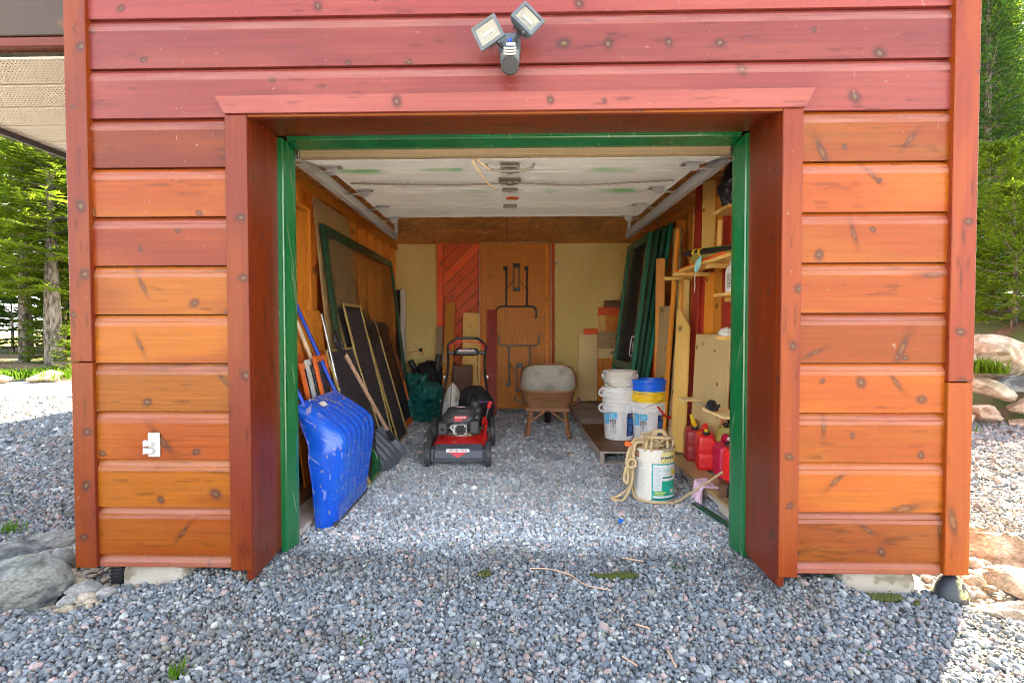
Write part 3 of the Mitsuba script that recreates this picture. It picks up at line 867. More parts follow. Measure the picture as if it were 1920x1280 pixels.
for s in (-1, 1):
    x0 = s * 1.275 + 0.01
    prof = [(0, 0), (0.045 * s, 0), (0.045 * s, 0.006), (0.006 * s, 0.006), (0.006 * s, 0.062), (0.045 * s, 0.062), (0.045 * s, 0.068), (0, 0.068)]
    m = prism(Polygon(prof).buffer(0), 2.75)
    put(G + '__track', 'rail', xf(m, np.array([[1, 0, 0, x0], [0, 0, 1, 0.75], [0, 1, 0, 2.245], [0, 0, 0, 1.0]])), 'galvanised')
    cp = smooth_path([(x0, 0.75, 2.279), (x0, 0.62, 2.25), (x0, 0.545, 2.17), (x0, 0.53, 2.03)], 5)
    put(G + '__track', 'curve', tube(cp, 0.026, 8), 'galvanised')
    put(G + '__track', 'riser', cbox((x0 - 0.022, 0.508, 0.10), (x0 + 0.022, 0.552, 2.04), 0.004), 'galvanised')
    put(G + '__track', 'hanger', cbox((x0 - 0.004, 3.36, 2.30), (x0 + 0.026, 3.40, 2.53), 0.002), 'galvanised')
# pull cord tied to the door
put(D, 'pull_cord', tube(smooth_path([(-0.12, 0.63, 2.17), (-0.17, 0.56, 2.19), (-0.215, 0.50, 2.215), (-0.19, 0.58, 2.16), (-0.13, 0.85, 2.14), (-0.10, 1.02, 2.16)], 6), 0.006, 6), 'jute')

# ------------------------------------------------------------------ things inside: left wall and back wall
def lean_frame(pb0, pb1, pt0):
    pb0, pb1, pt0 = map(np.asarray, (pb0, pb1, pt0))
    return frame(pb0, pb1 - pb0, pt0 - pb0)


def screen(name, label, cat_, m, w, h, bar, thk, fmat, smat, group=None, mid=None):
    """A framed screen in the plane of the matrix m: x along its width, y up, z out."""
    k = thing(name, label, cat_, group)
    put(k, 'stile', xf(cbox((0, 0, 0), (bar, h, thk), 0.003), m), fmat)
    put(k, 'stile', xf(cbox((w - bar, 0, 0), (w, h, thk), 0.003), m), fmat)
    put(k, 'rail', xf(cbox((bar + 0.0005, 0, 0.0005), (w - bar - 0.0005, bar, thk - 0.0005), 0.003), m), fmat)
    put(k, 'rail', xf(cbox((bar + 0.0005, h - bar, 0.0005), (w - bar - 0.0005, h, thk - 0.0005), 0.003), m), fmat)
    if mid:
        put(k, 'rail', xf(cbox((bar + 0.0005, mid, 0.0005), (w - bar - 0.0005, mid + bar, thk - 0.0005), 0.003), m), fmat)
    sh = trimesh.Trimesh([(bar * 0.9, bar * 0.9, thk * 0.45), (w - bar * 0.9, bar * 0.9, thk * 0.45), (w - bar * 0.9, h - bar * 0.9, thk * 0.45), (bar * 0.9, h - bar * 0.9, thk * 0.45)], [[0, 1, 2], [0, 2, 3]], process=False)
    put(k, 'mesh_sheet', xf(sh, m), smat)
    return k


def slab(name, label, m, w, h, thk, fam, cat_='board', axis=1, group=None, c=0.002):
    k = thing(name, label, cat_, group)
    mm, uv = grain(cbox((0, 0, -thk), (w, h, 0), c), axis, fam)
    put(k, None, (xf(mm, m), uv), 'lumber')
    return k


# tall cabinet by the left jamb
k = thing('cabinet', 'tall shallow orange wooden cabinet against the left wall behind the green jamb', 'cabinet')
put(k, 'side', grain(cbox((-1.728, 1.845, 0.152), (-1.640, 1.870, 2.22), 0.002), 2, 8), 'lumber')
put(k, 'side', grain(cbox((-1.728, 0.900, 0.152), (-1.640, 0.925, 2.22), 0.002), 2, 8), 'lumber')
put(k, 'top', grain(cbox((-1.728, 0.927, 2.195), (-1.640, 1.843, 2.22), 0.002), 1, 8), 'lumber')
put(k, 'back', grain(cbox((-1.728, 0.927, 0.152), (-1.716, 1.843, 2.193), 0.001), 2, 8), 'lumber')
put(k, 'shelf', grain(cbox((-1.714, 0.927, 1.10), (-1.665, 1.843, 1.12), 0.001), 1, 8), 'lumber')
put(k, 'door', grain(cbox((-1.664, 0.929, 0.17), (-1.648, 1.800, 2.17), 0.002), 2, 8), 'lumber')

# plywood sheets on the left wall
m = lean_frame((-1.46, 2.05, 0.005), (-1.46, 3.06, 0.005), (-1.685, 2.05, 2.37))
slab('plywood_sheet', 'tall weathered brown plywood sheet leaning behind the big green framed screen', m, 1.01, 2.385, 0.012, 4, 'plywood')
m = lean_frame((-1.45, 1.25, 0.005), (-1.45, 2.03, 0.005), (-1.625, 1.25, 1.39))
slab('plywood_sheet', 'low orange plywood sheet leaning below the cabinet behind the blue scoop handle', m, 0.78, 1.40, 0.012, 8, 'plywood')
m = lean_frame((-1.33, 3.55, 0.005), (-1.33, 4.35, 0.005), (-1.60, 3.55, 1.32))
slab('plywood_sheet', 'dark brown plywood piece low behind the narrow window screens', m, 0.82, 1.34, 0.012, 7, 'plywood')
# green triangle offcut
m = lean_frame((-1.50, 3.30, 0.9), (-1.50, 3.60, 0.9), (-1.61, 3.30, 1.7))
one('plastic_offcut', xf(prism([(0, 0), (0.26, 0), (0.24, 0.12), (0.03, 0.66)], 0.003), m), 'green_paint', 'bright green pointed plastic offcut sticking up behind the narrow screens', 'offcut')
# big screen
m = lean_frame((-1.375, 2.08, 0.005), (-1.375, 4.78, 0.005), (-1.645, 2.08, 2.15))
screen('patio_screen', 'large dark green framed screen leaning along the left wall', 'screen', m, 2.70, 2.16, 0.085, 0.032, 'dark_green_paint', 'insect_mesh')
# long orange frame lying on edge
m = lean_frame((-1.31, 1.33, 0.005), (-1.31, 4.66, 0.005), (-1.60, 1.33, 1.05))
screen('screen_panel', 'long orange painted wooden frame lying on its edge along the left wall', 'screen', m, 3.33, 1.085, 0.075, 0.03, 'orange_paint', 'dense_mesh')

# window screens
def wall_screen(y0, y1, ztop, xt, xb, label, fmat, smat='dense_mesh', bar=0.028, thk=0.018):
    m = lean_frame((xb, y0, 0.005), (xb, y1, 0.005), (xt, y0, ztop))
    screen('window_screen', label, 'window screen', m, y1 - y0, math.hypot(xt - xb, ztop), bar, thk, fmat, smat, 'window screens leaning on the left wall')


wall_screen(1.34, 1.78, 0.965, -1.46, -1.26, 'small grey framed window screen behind the wooden pole', 'galvanised')
wall_screen(1.68, 2.42, 1.065, -1.47, -1.13, 'dark window screen with a thin brass frame behind the metal pole', 'brass_frame', bar=0.018)
wall_screen(2.30, 2.90, 1.455, -1.600, -1.26, 'narrow brass framed screen, hindmost of the two tall ones side by side', 'brass_frame')
wall_screen(2.40, 2.99, 1.475, -1.560, -1.20, 'tallest brass framed window screen, leaning in the middle of the row', 'brass_frame')
wall_screen(2.92, 3.44, 1.43, -1.640, -1.29, 'brass framed screen of which only the top corner shows between two others', 'brass_frame')
wall_screen(3.13, 3.65, 1.335, -1.575, -1.20, 'brass framed window screen right of the tallest one', 'brass_frame')
wall_screen(4.50, 5.16, 0.865, -1.650, -1.45, 'short grey framed window screen furthest back by the green tarp', 'galvanised')
# narrow sashes on edge by the jamb
for i, (y, x, lab, mt) in enumerate(((1.16, -1.37, 'orange wooden framed screen standing nearest the left jamb', 'orange_paint'), (1.24, -1.36, 'grey metal framed screen between two orange ones', 'galvanised'), (1.31, -1.33, 'orange wooden framed screen next to the small grey screen', 'orange_paint'))):
    m = lean_frame((x + 0.12, y, 0.005), (x + 0.10, y + 0.32, 0.005), (x - 0.10, y, 1.0 + 0.02 * i))
    screen('small_screen', lab, 'screen', m, 0.30, 1.02 + 0.02 * i, 0.045, 0.022, mt, 'dense_mesh')

# poles and handles
k = thing('metal_pole', 'telescopic aluminium pole leaning against the screens', 'pole')
p0, p1 = np.array([-1.17, 1.62, 0.01]), np.array([-1.52, 1.76, 1.36])
put(k, 'lower_tube', tube([p0, p0 + 0.38 * (p1 - p0)], 0.013, 12), 'aluminium', smooth=50)
put(k, 'sleeve', tube([p0 + 0.38 * (p1 - p0), p0 + 0.56 * (p1 - p0)], 0.0155, 12), 'slate_paint', smooth=50)
put(k, 'upper_tube', tube([p0 + 0.56 * (p1 - p0), p0 + 0.93 * (p1 - p0)], 0.012, 12), 'aluminium', smooth=50)
put(k, 'tip', tube([p0 + 0.93 * (p1 - p0), p1], 0.009, 12), 'aluminium', smooth=50)
one('wooden_pole', tube([(-1.15, 1.585, 0.01), (-1.605, 1.465, 1.30)], 0.017, 12), 'cream_wood', 'pale wooden pole leaning beside the blue scoop handle', 'pole', smooth=50)

# blue sleigh scoop: pan, folded upper part, end walls, U handle
k = thing('snow_scoop', 'big blue plastic snow scoop standing on its lip inside the left jamb', 'snow scoop')


def scoop_xz(s):
    """Section of the pan from the lip (0) to the top edge (1)."""
    pts = smooth_path([(-1.095, 0.0), (-1.075, 0.17), (-1.045, 0.36), (-1.030, 0.50), (-1.040, 0.575), (-1.090, 0.635), (-1.19, 0.705), (-1.31, 0.785)], 8)
    d = np.concatenate([[0], np.cumsum(np.linalg.norm(np.diff(pts, axis=0), axis=1))])
    d /= d[-1]
    return np.interp(s, d, pts[:, 0]), np.interp(s, d, pts[:, 1]), d


def scoop_pt(u, v):
    x, z, _ = scoop_xz(v)
    ridge = np.clip(np.sin(u * 2 * np.pi * 7.0) * 1.8, -1, 1) * np.clip((u - 0.08) / 0.06, 0, 1) * np.clip((0.95 - u) / 0.05, 0, 1)
    amp = 0.007 * np.clip((v - 0.13) / 0.03, 0, 1) * np.clip((0.94 - v) / 0.05, 0, 1)
    taper = 0.04 * np.clip((v - 0.55) / 0.45, 0, 1)
    y = 0.765 + taper + (0.775 - 2 * taper) * u
    edge = 0.055 * (np.clip((0.09 - u) / 0.09, 0, 1) ** 2 + np.clip((u - 0.93) / 0.07, 0, 1) ** 2)
    nx_ = np.interp(v, [0, 0.5, 0.62, 1], [1, 1, 0.8, 0.55]); nz_ = np.interp(v, [0, 0.5, 0.62, 1], [0.15, 0.1, 0.6, 0.83])
    return np.stack([x + (ridge * amp - edge) * nx_, y, z + (ridge * amp - edge * 0.6) * nz_], -1)


put(k, 'pan', grid(113, 46, scoop_pt, double=0.004), 'scoop_blue', smooth=50)
for s, u in ((-1, 0.0), (1, 1.0)):
    vv = np.linspace(0, 1, 24)
    e = scoop_pt(np.full(24, u), vv)
    depth = np.interp(vv, [0, 0.25, 0.62, 0.85, 1], [0.055, 0.10, 0.19, 0.10, 0.015])[:, None]
    back = e + depth * np.stack([-np.interp(vv, [0, 0.5, 0.65, 1], [1, 1, 0.85, 0.5]), np.full(24, 0.10 * s), -np.interp(vv, [0, 0.5, 0.65, 1], [0.0, 0.12, 0.55, 0.8])], -1)
    side = grid(24, 6, lambda a_, b_: e[np.round(a_ * 23).astype(int)] * (1 - b_[..., None]) + back[np.round(a_ * 23).astype(int)] * b_[..., None] + np.stack([0 * a_, s * 0.012 * np.sin(b_ * 3.14), 0 * a_], -1), double=0.004 * s)
    put(k, 'end_wall', side, 'scoop_blue', smooth=60)
    put(k, 'rim_bead', tube(back, 0.006, 6), 'scoop_blue', smooth=60)
put(k, 'wear_edge', cbox((-1.107, 0.770, 0.0), (-1.092, 1.535, 0.030), 0.003), 'charcoal')
put(k, 'handle', tube(smooth_path([(-1.30, 0.84, 0.74), (-1.42, 0.83, 1.00), (-1.585, 0.83, 1.37), (-1.605, 0.86, 1.43), (-1.61, 1.15, 1.44), (-1.605, 1.44, 1.43), (-1.585, 1.47, 1.37), (-1.42, 1.47, 1.00), (-1.30, 1.46, 0.74)], 6), 0.015, 12), 'deep_blue', smooth=50)
for y in (0.85, 1.45):
    put(k, 'bolt', lathe([(0, 0.008), (0.008, 0.008), (0.008, 0), (0, 0)], 10).apply_transform(M((-1.275, y, 0.785), ry=-30)), 'grey_metal')
lm, lc = vcol((xf(cbox((-0.035, -0.02, 0), (0.035, 0.02, 0.001)), frame((-1.235, 0.985, 0.748), (0.12, 1, 0.05), (-0.8, 0, 0.6))), (0.62, 0.60, 0.52)))
put(k, 'sticker', lm, 'printed', color=lc)

# black snow shovel
k = thing('snow_shovel', 'dark grey snow shovel with wooden shaft leaning on the window screens', 'shovel')
m = frame((-1.035, 2.20, 0.02), (0.115, 0.36, 0.12), (-0.12, 0.02, 0.35))


def blade(u, v):
    x = (u - 0.5) * 0.44
    z = 0.10 * (v ** 1.6) - 0.06 * np.clip(np.abs(u - 0.5) * 2 - 0.75, 0, 1) * 2
    z = z + 0.010 * np.sin(u * 2 * np.pi * 6) * np.clip(v * 5 - 0.8, 0, 1)
    return np.stack([x * (1 - 0.10 * v), v * 0.33, -z], -1)


put(k, 'blade', xf(grid(49, 14, blade, double=0.004), m), 'slate_plastic', smooth=50)
sp = np.array([(-1.075, 2.21, 0.30), (-1.32, 1.52, 1.17)])
q = lambda t: sp[0] + t * (sp[1] - sp[0])
put(k, 'socket', tube([q(-0.06), q(0.06)], [0.026, 0.020], 12), 'black_plastic', smooth=50)
put(k, 'ferrule', tube([q(0.06), q(0.075)], 0.0215, 12), 'grey_metal', smooth=50)
put(k, 'shaft', tube([q(0.07), q(0.86)], 0.0165, 12), 'handle_wood', smooth=50)
d = (sp[1] - sp[0]) / np.linalg.norm(sp[1] - sp[0])
sd = np.cross(d, [1, 0.3, 0]); sd /= np.linalg.norm(sd)
loop = [q(0.84), q(0.89) + sd * 0.012, q(0.92) + sd * 0.05, q(0.99) + sd * 0.062, q(1.03) + sd * 0.05, q(1.03) - sd * 0.05, q(0.99) - sd * 0.062, q(0.92) - sd * 0.05, q(0.89) - sd * 0.012, q(0.84)]
put(k, 'grip', tube(smooth_path(loop, 5), 0.014, 8), 'black_plastic', smooth=60)
# green leaf rake tines behind the scoop
k = thing('leaf_rake', 'green fan rake head on the floor between the scoop and the black shovel', 'rake')
for i in range(12):
    a_ = -0.55 + 0.1 * i
    put(k, 'tine', tube(smooth_path([(-1.20, 1.98, 0.26), (-1.16 + 0.03 * math.cos(a_), 1.93 + 0.16 * math.sin(a_), 0.16), (-1.115, 1.90 + 0.33 * math.sin(a_), 0.035), (-1.098, 1.90 + 0.35 * math.sin(a_), 0.008)], 4), 0.003, 5), 'green_paint')
put(k, 'shaft', tube([(-1.20, 1.98, 0.24), (-1.31, 1.985, 0.56)], 0.013, 8), 'handle_wood', smooth=50)
# low dark planks at the foot of the left wall
for (x, y, w, h, lab) in ((-1.36, 0.62, 0.22, 0.035, 'grey weathered plank lying on the gravel under the blue scoop'), (-1.47, 0.60, 0.10, 0.10, 'dark timber offcut lying behind the blue scoop')):
    mm, uv = grain(cbox((x - w / 2, y, 0.01), (x + w / 2, y + 0.75, 0.01 + h), 0.003), 1, 5 if h < 0.05 else 7)
    kk = thing('plank', lab, 'plank')
    put(kk, None, (mm, uv), 'lumber')

# ------------------------------------------------------------------ back wall
one('black_downspout', cbox((-1.715, 5.50, 0.01), (-1.652, 5.60, 1.82), 0.004), 'soft_black', 'black rectangular pipe standing in the back left corner', 'pipe')
one('white_downspout', cat(cbox((-1.650, 5.49, 0.01), (-1.576, 5.55, 1.815), 0.004), cbox((-1.632, 5.484, 0.01), (-1.594, 5.492, 1.814), 0.002)), 'aged_white', 'white vinyl pipe standing beside the black pipe in the back corner', 'pipe')
k = thing('electric_cord', 'short orange cord with a black plug hanging on the back wall', 'cord')
put(k, 'cable', tube(smooth_path([(-1.58, 5.68, 0.84), (-1.50, 5.685, 0.88), (-1.42, 5.685, 0.895), (-1.37, 5.685, 0.92), (-1.345, 5.68, 0.86), (-1.37, 5.68, 0.83)], 5), 0.006, 6), 'orange_paint')
put(k, 'plug', cbox((-1.40, 5.655, 0.88), (-1.35, 5.697, 0.935), 0.008), 'black_plastic')
# big panel of diagonal boards
k = thing('diagonal_panel', 'red stained panel of diagonal boards standing against the back wall', 'panel')
x0, x1, z0, z1, yp = -1.115, 0.672, 0.02, 2.522, 5.60
put(k, 'stile', grain(cbox((x0, yp, 1.24), (x0 + 0.095, yp + 0.045, z1), 0.003), 2, 9), 'lumber')
put(k, 'stile', grain(cbox((x0 + 0.004, yp, z0), (x0 + 0.10, yp + 0.045, 1.237), 0.003), 2, 9), 'lumber')
put(k, 'stile', grain(cbox((x1 - 0.095, yp, z0), (x1, yp + 0.045, z1), 0.003), 2, 9), 'lumber')
field = rect2d(x0 + 0.101, z0, x1 - 0.097, z1)
wd = 0.136
for i in range(-14, 24):
    c0 = i * wd * math.sqrt(2)
    strip = Polygon([(-3, -3 + c0 + 0.007), (3, 3 + c0 + 0.007), (3, 3 + c0 + wd * 1.41421 - 0.007), (-3, -3 + c0 + wd * 1.41421 - 0.007)])
    g_ = strip.intersection(field)
    if g_.is_empty or g_.area < 0.002 or g_.geom_type != 'Polygon':
        continue
    m_ = xf(prism(g_, 0.02), M(rz=-45))
    mm, uv = grain(m_, 0, 9)
    mm = xf(xf(mm, M(rz=45)), np.array([[1, 0, 0, 0], [0, 0, 1, yp + 0.012], [0, 1, 0, 0], [0, 0, 0, 1.0]]))
    put(k, 'board', (mm, uv), 'lumber')
put(k, 'backing', cbox((x0 + 0.01, yp + 0.036, z0), (x1 - 0.01, yp + 0.044, z1 - 0.01)), 'soft_black')
put(k, 'peg', lathe([(0, 0), (0.022, 0), (0.026, 0.03), (0.018, 0.05), (0, 0.05)], 16).apply_transform(M((x1 + 0.01, yp + 0.01, 2.22), ry=90)), 'aged_white', smooth=40)

# folding table, leaning with its underside to the room
k = thing('folding_table', 'plywood folding table leaning upright, its underside and folded legs facing out', 'table')
W, H = 1.06, 2.46
m = frame((-0.452, 5.33, 0.055), (1, 0, 0), (0.0, 0.13, 2.45))     # z points at the camera
put(k, 'top', (lambda r: (xf(r[0], m), r[1]))(grain(cbox((0.006, 0.006, 0), (W - 0.006, H - 0.006, 0.018), 0.001), 1, 8)), 'lumber')
put(k, 'edge_band', xf(cat(cbox((0, 0, -0.004), (0.0055, H, 0.022)), cbox((W - 0.0055, 0, -0.004), (W, H, 0.022)), cbox((0.006, 0, -0.004), (W - 0.006, 0.0055, 0.022)), cbox((0.006, H - 0.0055, -0.004), (W - 0.006, H, 0.022))), m), 'aged_white')
for lo, hi, ax in (((0.05, 0.05, 0.0185), (0.09, H - 0.05, 0.048), 1), ((W - 0.09, 0.05, 0.0185), (W - 0.05, H - 0.05, 0.048), 1), ((0.091, 0.05, 0.0185), (W - 0.091, 0.09, 0.047), 0), ((0.091, H - 0.09, 0.0185), (W - 0.091, H - 0.05, 0.047), 0)):
    put(k, 'apron', (lambda r: (xf(r[0], m), r[1]))(grain(cbox(lo, hi, 0.002), ax, 8)), 'lumber')
for s, name in ((1, 'upper'), (-1, 'lower')):
    yb = 1.50 if s > 0 else 0.93                    # the cross bar that would stand on the floor
    yt = 2.06 if s > 0 else 0.35                    # the hinge end
    cxm = 0.545 if s > 0 else 0.585
    L = k + '__leg_frame' + ('' if s > 0 else '_001')
    bar = smooth_path([(cxm - 0.30, yb - s * 0.16, 0.055), (cxm - 0.30, yb - s * 0.06, 0.055), (cxm - 0.24, yb, 0.055), (cxm, yb, 0.055), (cxm + 0.22, yb, 0.055), (cxm + 0.285, yb - s * 0.05, 0.055), (cxm + 0.29, yb - s * 0.17, 0.055)], 5)
    put(L, 'foot_bar', xf(tube(bar, 0.0125, 8), m), 'dull_steel' if s < 0 else 'black_plastic', smooth=60)
    for dx in (-0.15, 0.155):
        put(L, 'leg', xf(tube([(cxm + dx, yb, 0.055), (cxm + dx, yt, 0.050)], 0.0125, 8), m), 'dull_steel' if s < 0 else 'black_plastic', smooth=60)
        put(L, 'hinge', xf(cbox((cxm + dx - 0.04, yt - 0.02, 0.0185), (cxm + dx + 0.02, yt + 0.035, 0.062), 0.006), m), 'black_plastic')
    put(L, 'brace', xf(cat(tube([(cxm - 0.15, yb + s * 0.25, 0.055), (cxm - 0.04, yb + s * 0.40, 0.05)], 0.005, 6), tube([(cxm + 0.155, yb + s * 0.25, 0.055), (cxm + 0.04, yb + s * 0.40, 0.05)], 0.005, 6)), m), 'black_plastic')
    put(L, 'lock_link', xf(cat(cbox((cxm - 0.045, yb + s * 0.45 - 0.20, 0.03), (cxm - 0.030, yb + s * 0.45 + 0.17, 0.05), 0.002), cbox((cxm + 0.030, yb + s * 0.45 - 0.20, 0.03), (cxm + 0.045, yb + s * 0.45 + 0.17, 0.05), 0.002),
                               cbox((cxm - 0.05, yb + s * 0.45 + 0.13, 0.0185), (cxm + 0.05, yb + s * 0.45 + 0.19, 0.054), 0.004), cbox((cxm - 0.05, yb + s * 0.45 - 0.22, 0.0185), (cxm + 0.05, yb + s * 0.45 - 0.17, 0.054), 0.004)), m), 'black_plastic')

# planks standing before the panel and the table


def plank_q(label, fam, tl, bl, dw, thk, cat_='board', name='board', axis=1, group=None):
    """A plank that faces the room: top left corner, bottom left corner, (dx, dy) of its width."""
    tl, bl = np.array(tl, float), np.array(bl, float)
    a = np.array([dw[0], dw[1], 0.0])
    m = frame(bl, a, tl - bl)
    return slab(name, label, m, float(np.linalg.norm(a)), float(np.linalg.norm(tl - bl)), thk, fam, cat_, axis, group)


plank_q('brown plank standing at the left edge of the diagonal panel', 4, (-1.09, 5.50, 1.27), (-1.075, 5.30, 0.01), (0.10, 0.02), 0.035)
plank_q('orange brown plank with a dark stripe leaning left of the mower handle', 0, (-0.945, 5.40, 1.62), (-0.985, 5.02, 0.01), (0.145, -0.01), 0.035)
plank_q('wide amber plank leaning between the diagonal panel and the folding table', 1, (-0.722, 5.45, 1.47), (-0.70, 5.16, 0.01), (0.262, 0.0), 0.03)
plank_q('narrow red plank leaning against the left side of the folding table', 2, (-0.345, 5.30, 1.51), (-0.335, 5.00, 0.01), (0.140, 0.0), 0.03)
mm, uv = grain(cbox((-0.800, 4.95, 0.30), (-0.535, 5.10, 0.72), 0.006), 2, 7)
kk = thing('timber_block', 'dark brown timber block standing behind the mower engine', 'timber')
put(kk, None, (mm, uv), 'lumber')
mm, uv = grain(cbox((-0.83, 4.86, 0.0), (-0.50, 5.13, 0.298), 0.006), 0, 7)
kk = thing('wooden_crate', 'low dark wooden box under the brown timber block behind the mower', 'box')
put(kk, None, (mm, uv), 'lumber')

# green tarp heap and dark tool bag


def cloth_heap(c, size, seed, amp=0.35, sub=4, fold=7.0):
    m_ = trimesh.creation.icosphere(subdivisions=sub)
    v = m_.vertices
    n1 = meshkit.fbm(v * 1.4 + seed, 3, seed) - 0.5
    n2 = np.abs(meshkit.fbm(v * np.array([fold, fold * 0.5, fold * 0.7]) * 0.5 + seed * 2, 3, seed + 3) - 0.5)
    v = v * (1 + amp * n1 * 2 - amp * 1.5 * n2)[:, None]
    v = v * (np.asarray(size) / 2)
    v[:, 2] = np.maximum(v[:, 2], -size[2] * 0.30)
    v[:, 2] -= v[:, 2].min()
    m_.vertices = v + np.asarray(c)
    return m_


one('tarp', cat(cloth_heap((-1.20, 4.75, 0.0), (0.66, 0.7, 0.60), 3, 0.5, 5, 11), cloth_heap((-0.98, 4.62, 0.0), (0.46, 0.4, 0.24), 4, 0.5, 5, 11), cloth_heap((-1.38, 5.05, 0.0), (0.5, 0.5, 0.80), 9, 0.5, 5, 11)), 'tarp_teal', 'crumpled teal green tarp heaped on the floor by the back left corner', 'tarp', smooth=40)
k = thing('tool_bag', 'black tool bag slumped behind the green tarp with two cylinders sticking out', 'bag')
put(k, 'body', cloth_heap((-1.20, 5.32, 0.02), (0.62, 0.42, 0.95), 12, 0.25), 'soft_black', smooth=50)
put(k, 'cylinder', lathe([(0, 0), (0.045, 0), (0.045, 0.22), (0.035, 0.24), (0, 0.24)], 16).apply_transform(M((-1.36, 5.30, 0.56), ry=-28)), 'black_plastic', smooth=40)
put(k, 'cylinder', lathe([(0, 0), (0.042, 0), (0.042, 0.24), (0.036, 0.26), (0, 0.26)], 16).apply_transform(M((-1.07, 5.28, 0.60), ry=4)), 'charcoal', smooth=40)
one('leaf_litter', cat(*[xf(trimesh.Trimesh([(0, 0, 0), (0.05, 0.02, 0.008), (0.09, 0, 0), (0.045, -0.025, 0.012)], [[0, 1, 2], [0, 2, 3]]), M((x, y, 0.035), rz=a_)) for x, y, a_ in ((-1.02, 3.95, 20), (-1.05, 3.55, 80), (-0.9, 3.7, 130), (-1.1, 4.2, 10), (-0.97, 4.3, 60), (0.62, 3.3, 30), (0.55, 2.6, 75))]), 'rusty_needles', 'dry red brown leaves scattered on the garage gravel', 'leaves', kind='stuff')

# ------------------------------------------------------------------ lawn mower (local: x right, y back, z up, origin between the front wheels on the ground)
def mower():
    k = thing('lawn_mower', 'red walk-behind lawn mower with black engine, facing out of the garage', 'lawn mower')
    m = M((-0.462, 2.26, 0.0), rz=1.5) @ np.diag([1.05, 1.04, 1.03, 1])
    A = lambda name, mesh, mat, sm=40, **kw: put(k, name, xf(mesh, m), mat, smooth=sm, **kw)

    def deck(u, v):
        # u round the deck, v from the skirt to the top
        a_ = u * 2 * np.pi
        rx, ry = 0.245, 0.41
        cx_, sy_ = np.cos(a_), np.sin(a_)
        e = 0.42
        x = np.sign(cx_) * np.abs(cx_) ** e * rx
        y = np.sign(sy_) * np.abs(sy_) ** e * ry + 0.40
        s = np.interp(v, [0, 0.45, 0.62, 0.8, 1], [1.0, 0.99, 0.93, 0.74, 0.45])
        z = np.interp(v, [0, 0.45, 0.62, 0.8, 1], [0.055, 0.150, 0.178, 0.200, 0.212])
        return np.stack([x * s, (y - 0.40) * s + 0.40, z], -1)
    dk = grid(73, 20, deck)
    A('deck', cat(dk, xf(lathe([(0.0, 0.218), (0.20, 0.213), (0.215, 0.198)], 36), M((0.01, 0.42, 0)))), 'mower_red', sm=50)
    # front apron of grey plastic
    sec_ = [(-0.02, 0.05), (-0.075, 0.06), (-0.085, 0.10), (-0.06, 0.155), (-0.005, 0.182), (0.035, 0.192), (0.02, 0.16)]
    ap = prism(sec_, 0.40)
    A('front_apron', xf(ap, np.array([[0, 0, 1, -0.20], [1, 0, 0, 0], [0, 1, 0, 0], [0, 0, 0, 1.0]])), 'slate_plastic', sm=30)
    A('wheel_arm', cbox((-0.245, -0.05, 0.05), (-0.203, 0.10, 0.165), 0.012), 'slate_plastic')
    A('wheel_arm', cbox((0.190, -0.05, 0.05), (0.232, 0.10, 0.165), 0.012), 'slate_plastic')
    em = prism([(-0.088, 0.02), (0.088, 0.02), (0.0, -0.034)], 0.004)
    fr = frame((-0.005, -0.0735, 0.128), (1, 0, 0), (0, 0.025, 0.055))
    A('emblem', xf(em, fr), 'mower_red')
    st = cbox((-0.098, 0.014, 0.0045), (0.098, 0.043, 0.0055))
    marks = cat(*[cbox((-0.075 + 0.019 * i + 0.004 * (i % 3), 0.023, 0.0056), (-0.075 + 0.019 * i + 0.013, 0.034, 0.0062)) for i in range(8)])
    vm, vc = vcol((xf(st, fr), (0.74, 0.74, 0.74)), (xf(marks, fr), (0.30, 0.06, 0.07)))
    put(k, 'sticker', xf(vm, m), 'printed', color=vc)
    # wheels

    def wheel(name, c, r, w, side):
        wk = k + '__' + key_for(name) if False else None
        kk_ = key_for(k + '__wheel')
        prof = [(r * 0.60, -w / 2), (r * 0.94, -w / 2), (r, -w / 2 * 0.55), (r, w / 2 * 0.55), (r * 0.94, w / 2), (r * 0.60, w / 2)]
        tyre = lathe(prof, 40)
        lugs = []
        for i in range(34):
            for s_ in (-1, 1):
                lugs.append(xf(cbox((r - 0.003, 0, -0.006), (r + 0.006, w * 0.48, 0.006), 0.001), M(rz=0) @ trimesh.transformations.rotation_matrix(2 * np.pi * i / 34 + (0.09 if s_ > 0 else 0), [0, 0, 1]) @ M((0, 0, 0), rx=s_ * 62)))
        base = M(c, ry=90)
        put(kk_, 'tyre', xf(cat(tyre, *lugs), m @ base), 'charcoal', smooth=30)
        hub = cat(lathe([(0, -w * 0.35), (r * 0.62, -w * 0.42), (r * 0.62, w * 0.42), (0, w * 0.35)], 32), lathe([(0, w * 0.5), (0.022, w * 0.5), (0.022, w * 0.2)], 16), lathe([(0.022, -w * 0.2), (0.022, -w * 0.5), (0, -w * 0.5)], 16))
        put(kk_, 'rim', xf(hub, m @ base), 'aged_white' if False else 'dull_steel', smooth=40)
    wheel('wheel', (-0.262, 0.00, 0.112), 0.106, 0.050, -1)
    wheel('wheel', (0.252, 0.00, 0.112), 0.106, 0.050, 1)
    wheel('wheel', (-0.290, 0.80, 0.150), 0.144, 0.052, -1)
    wheel('wheel', (0.282, 0.80, 0.150), 0.144, 0.052, 1)
    # height levers
    A('height_lever', tube(smooth_path([(0.205, 0.10, 0.15), (0.215, 0.35, 0.235), (0.225, 0.52, 0.29), (0.205, 0.58, 0.33), (0.19, 0.56, 0.26)], 5), 0.014, 8), 'red_plastic')
    A('height_lever', tube(smooth_path([(0.21, 0.70, 0.20), (0.225, 0.78, 0.33), (0.245, 0.82, 0.40)], 5), 0.007, 8), 'grey_metal')
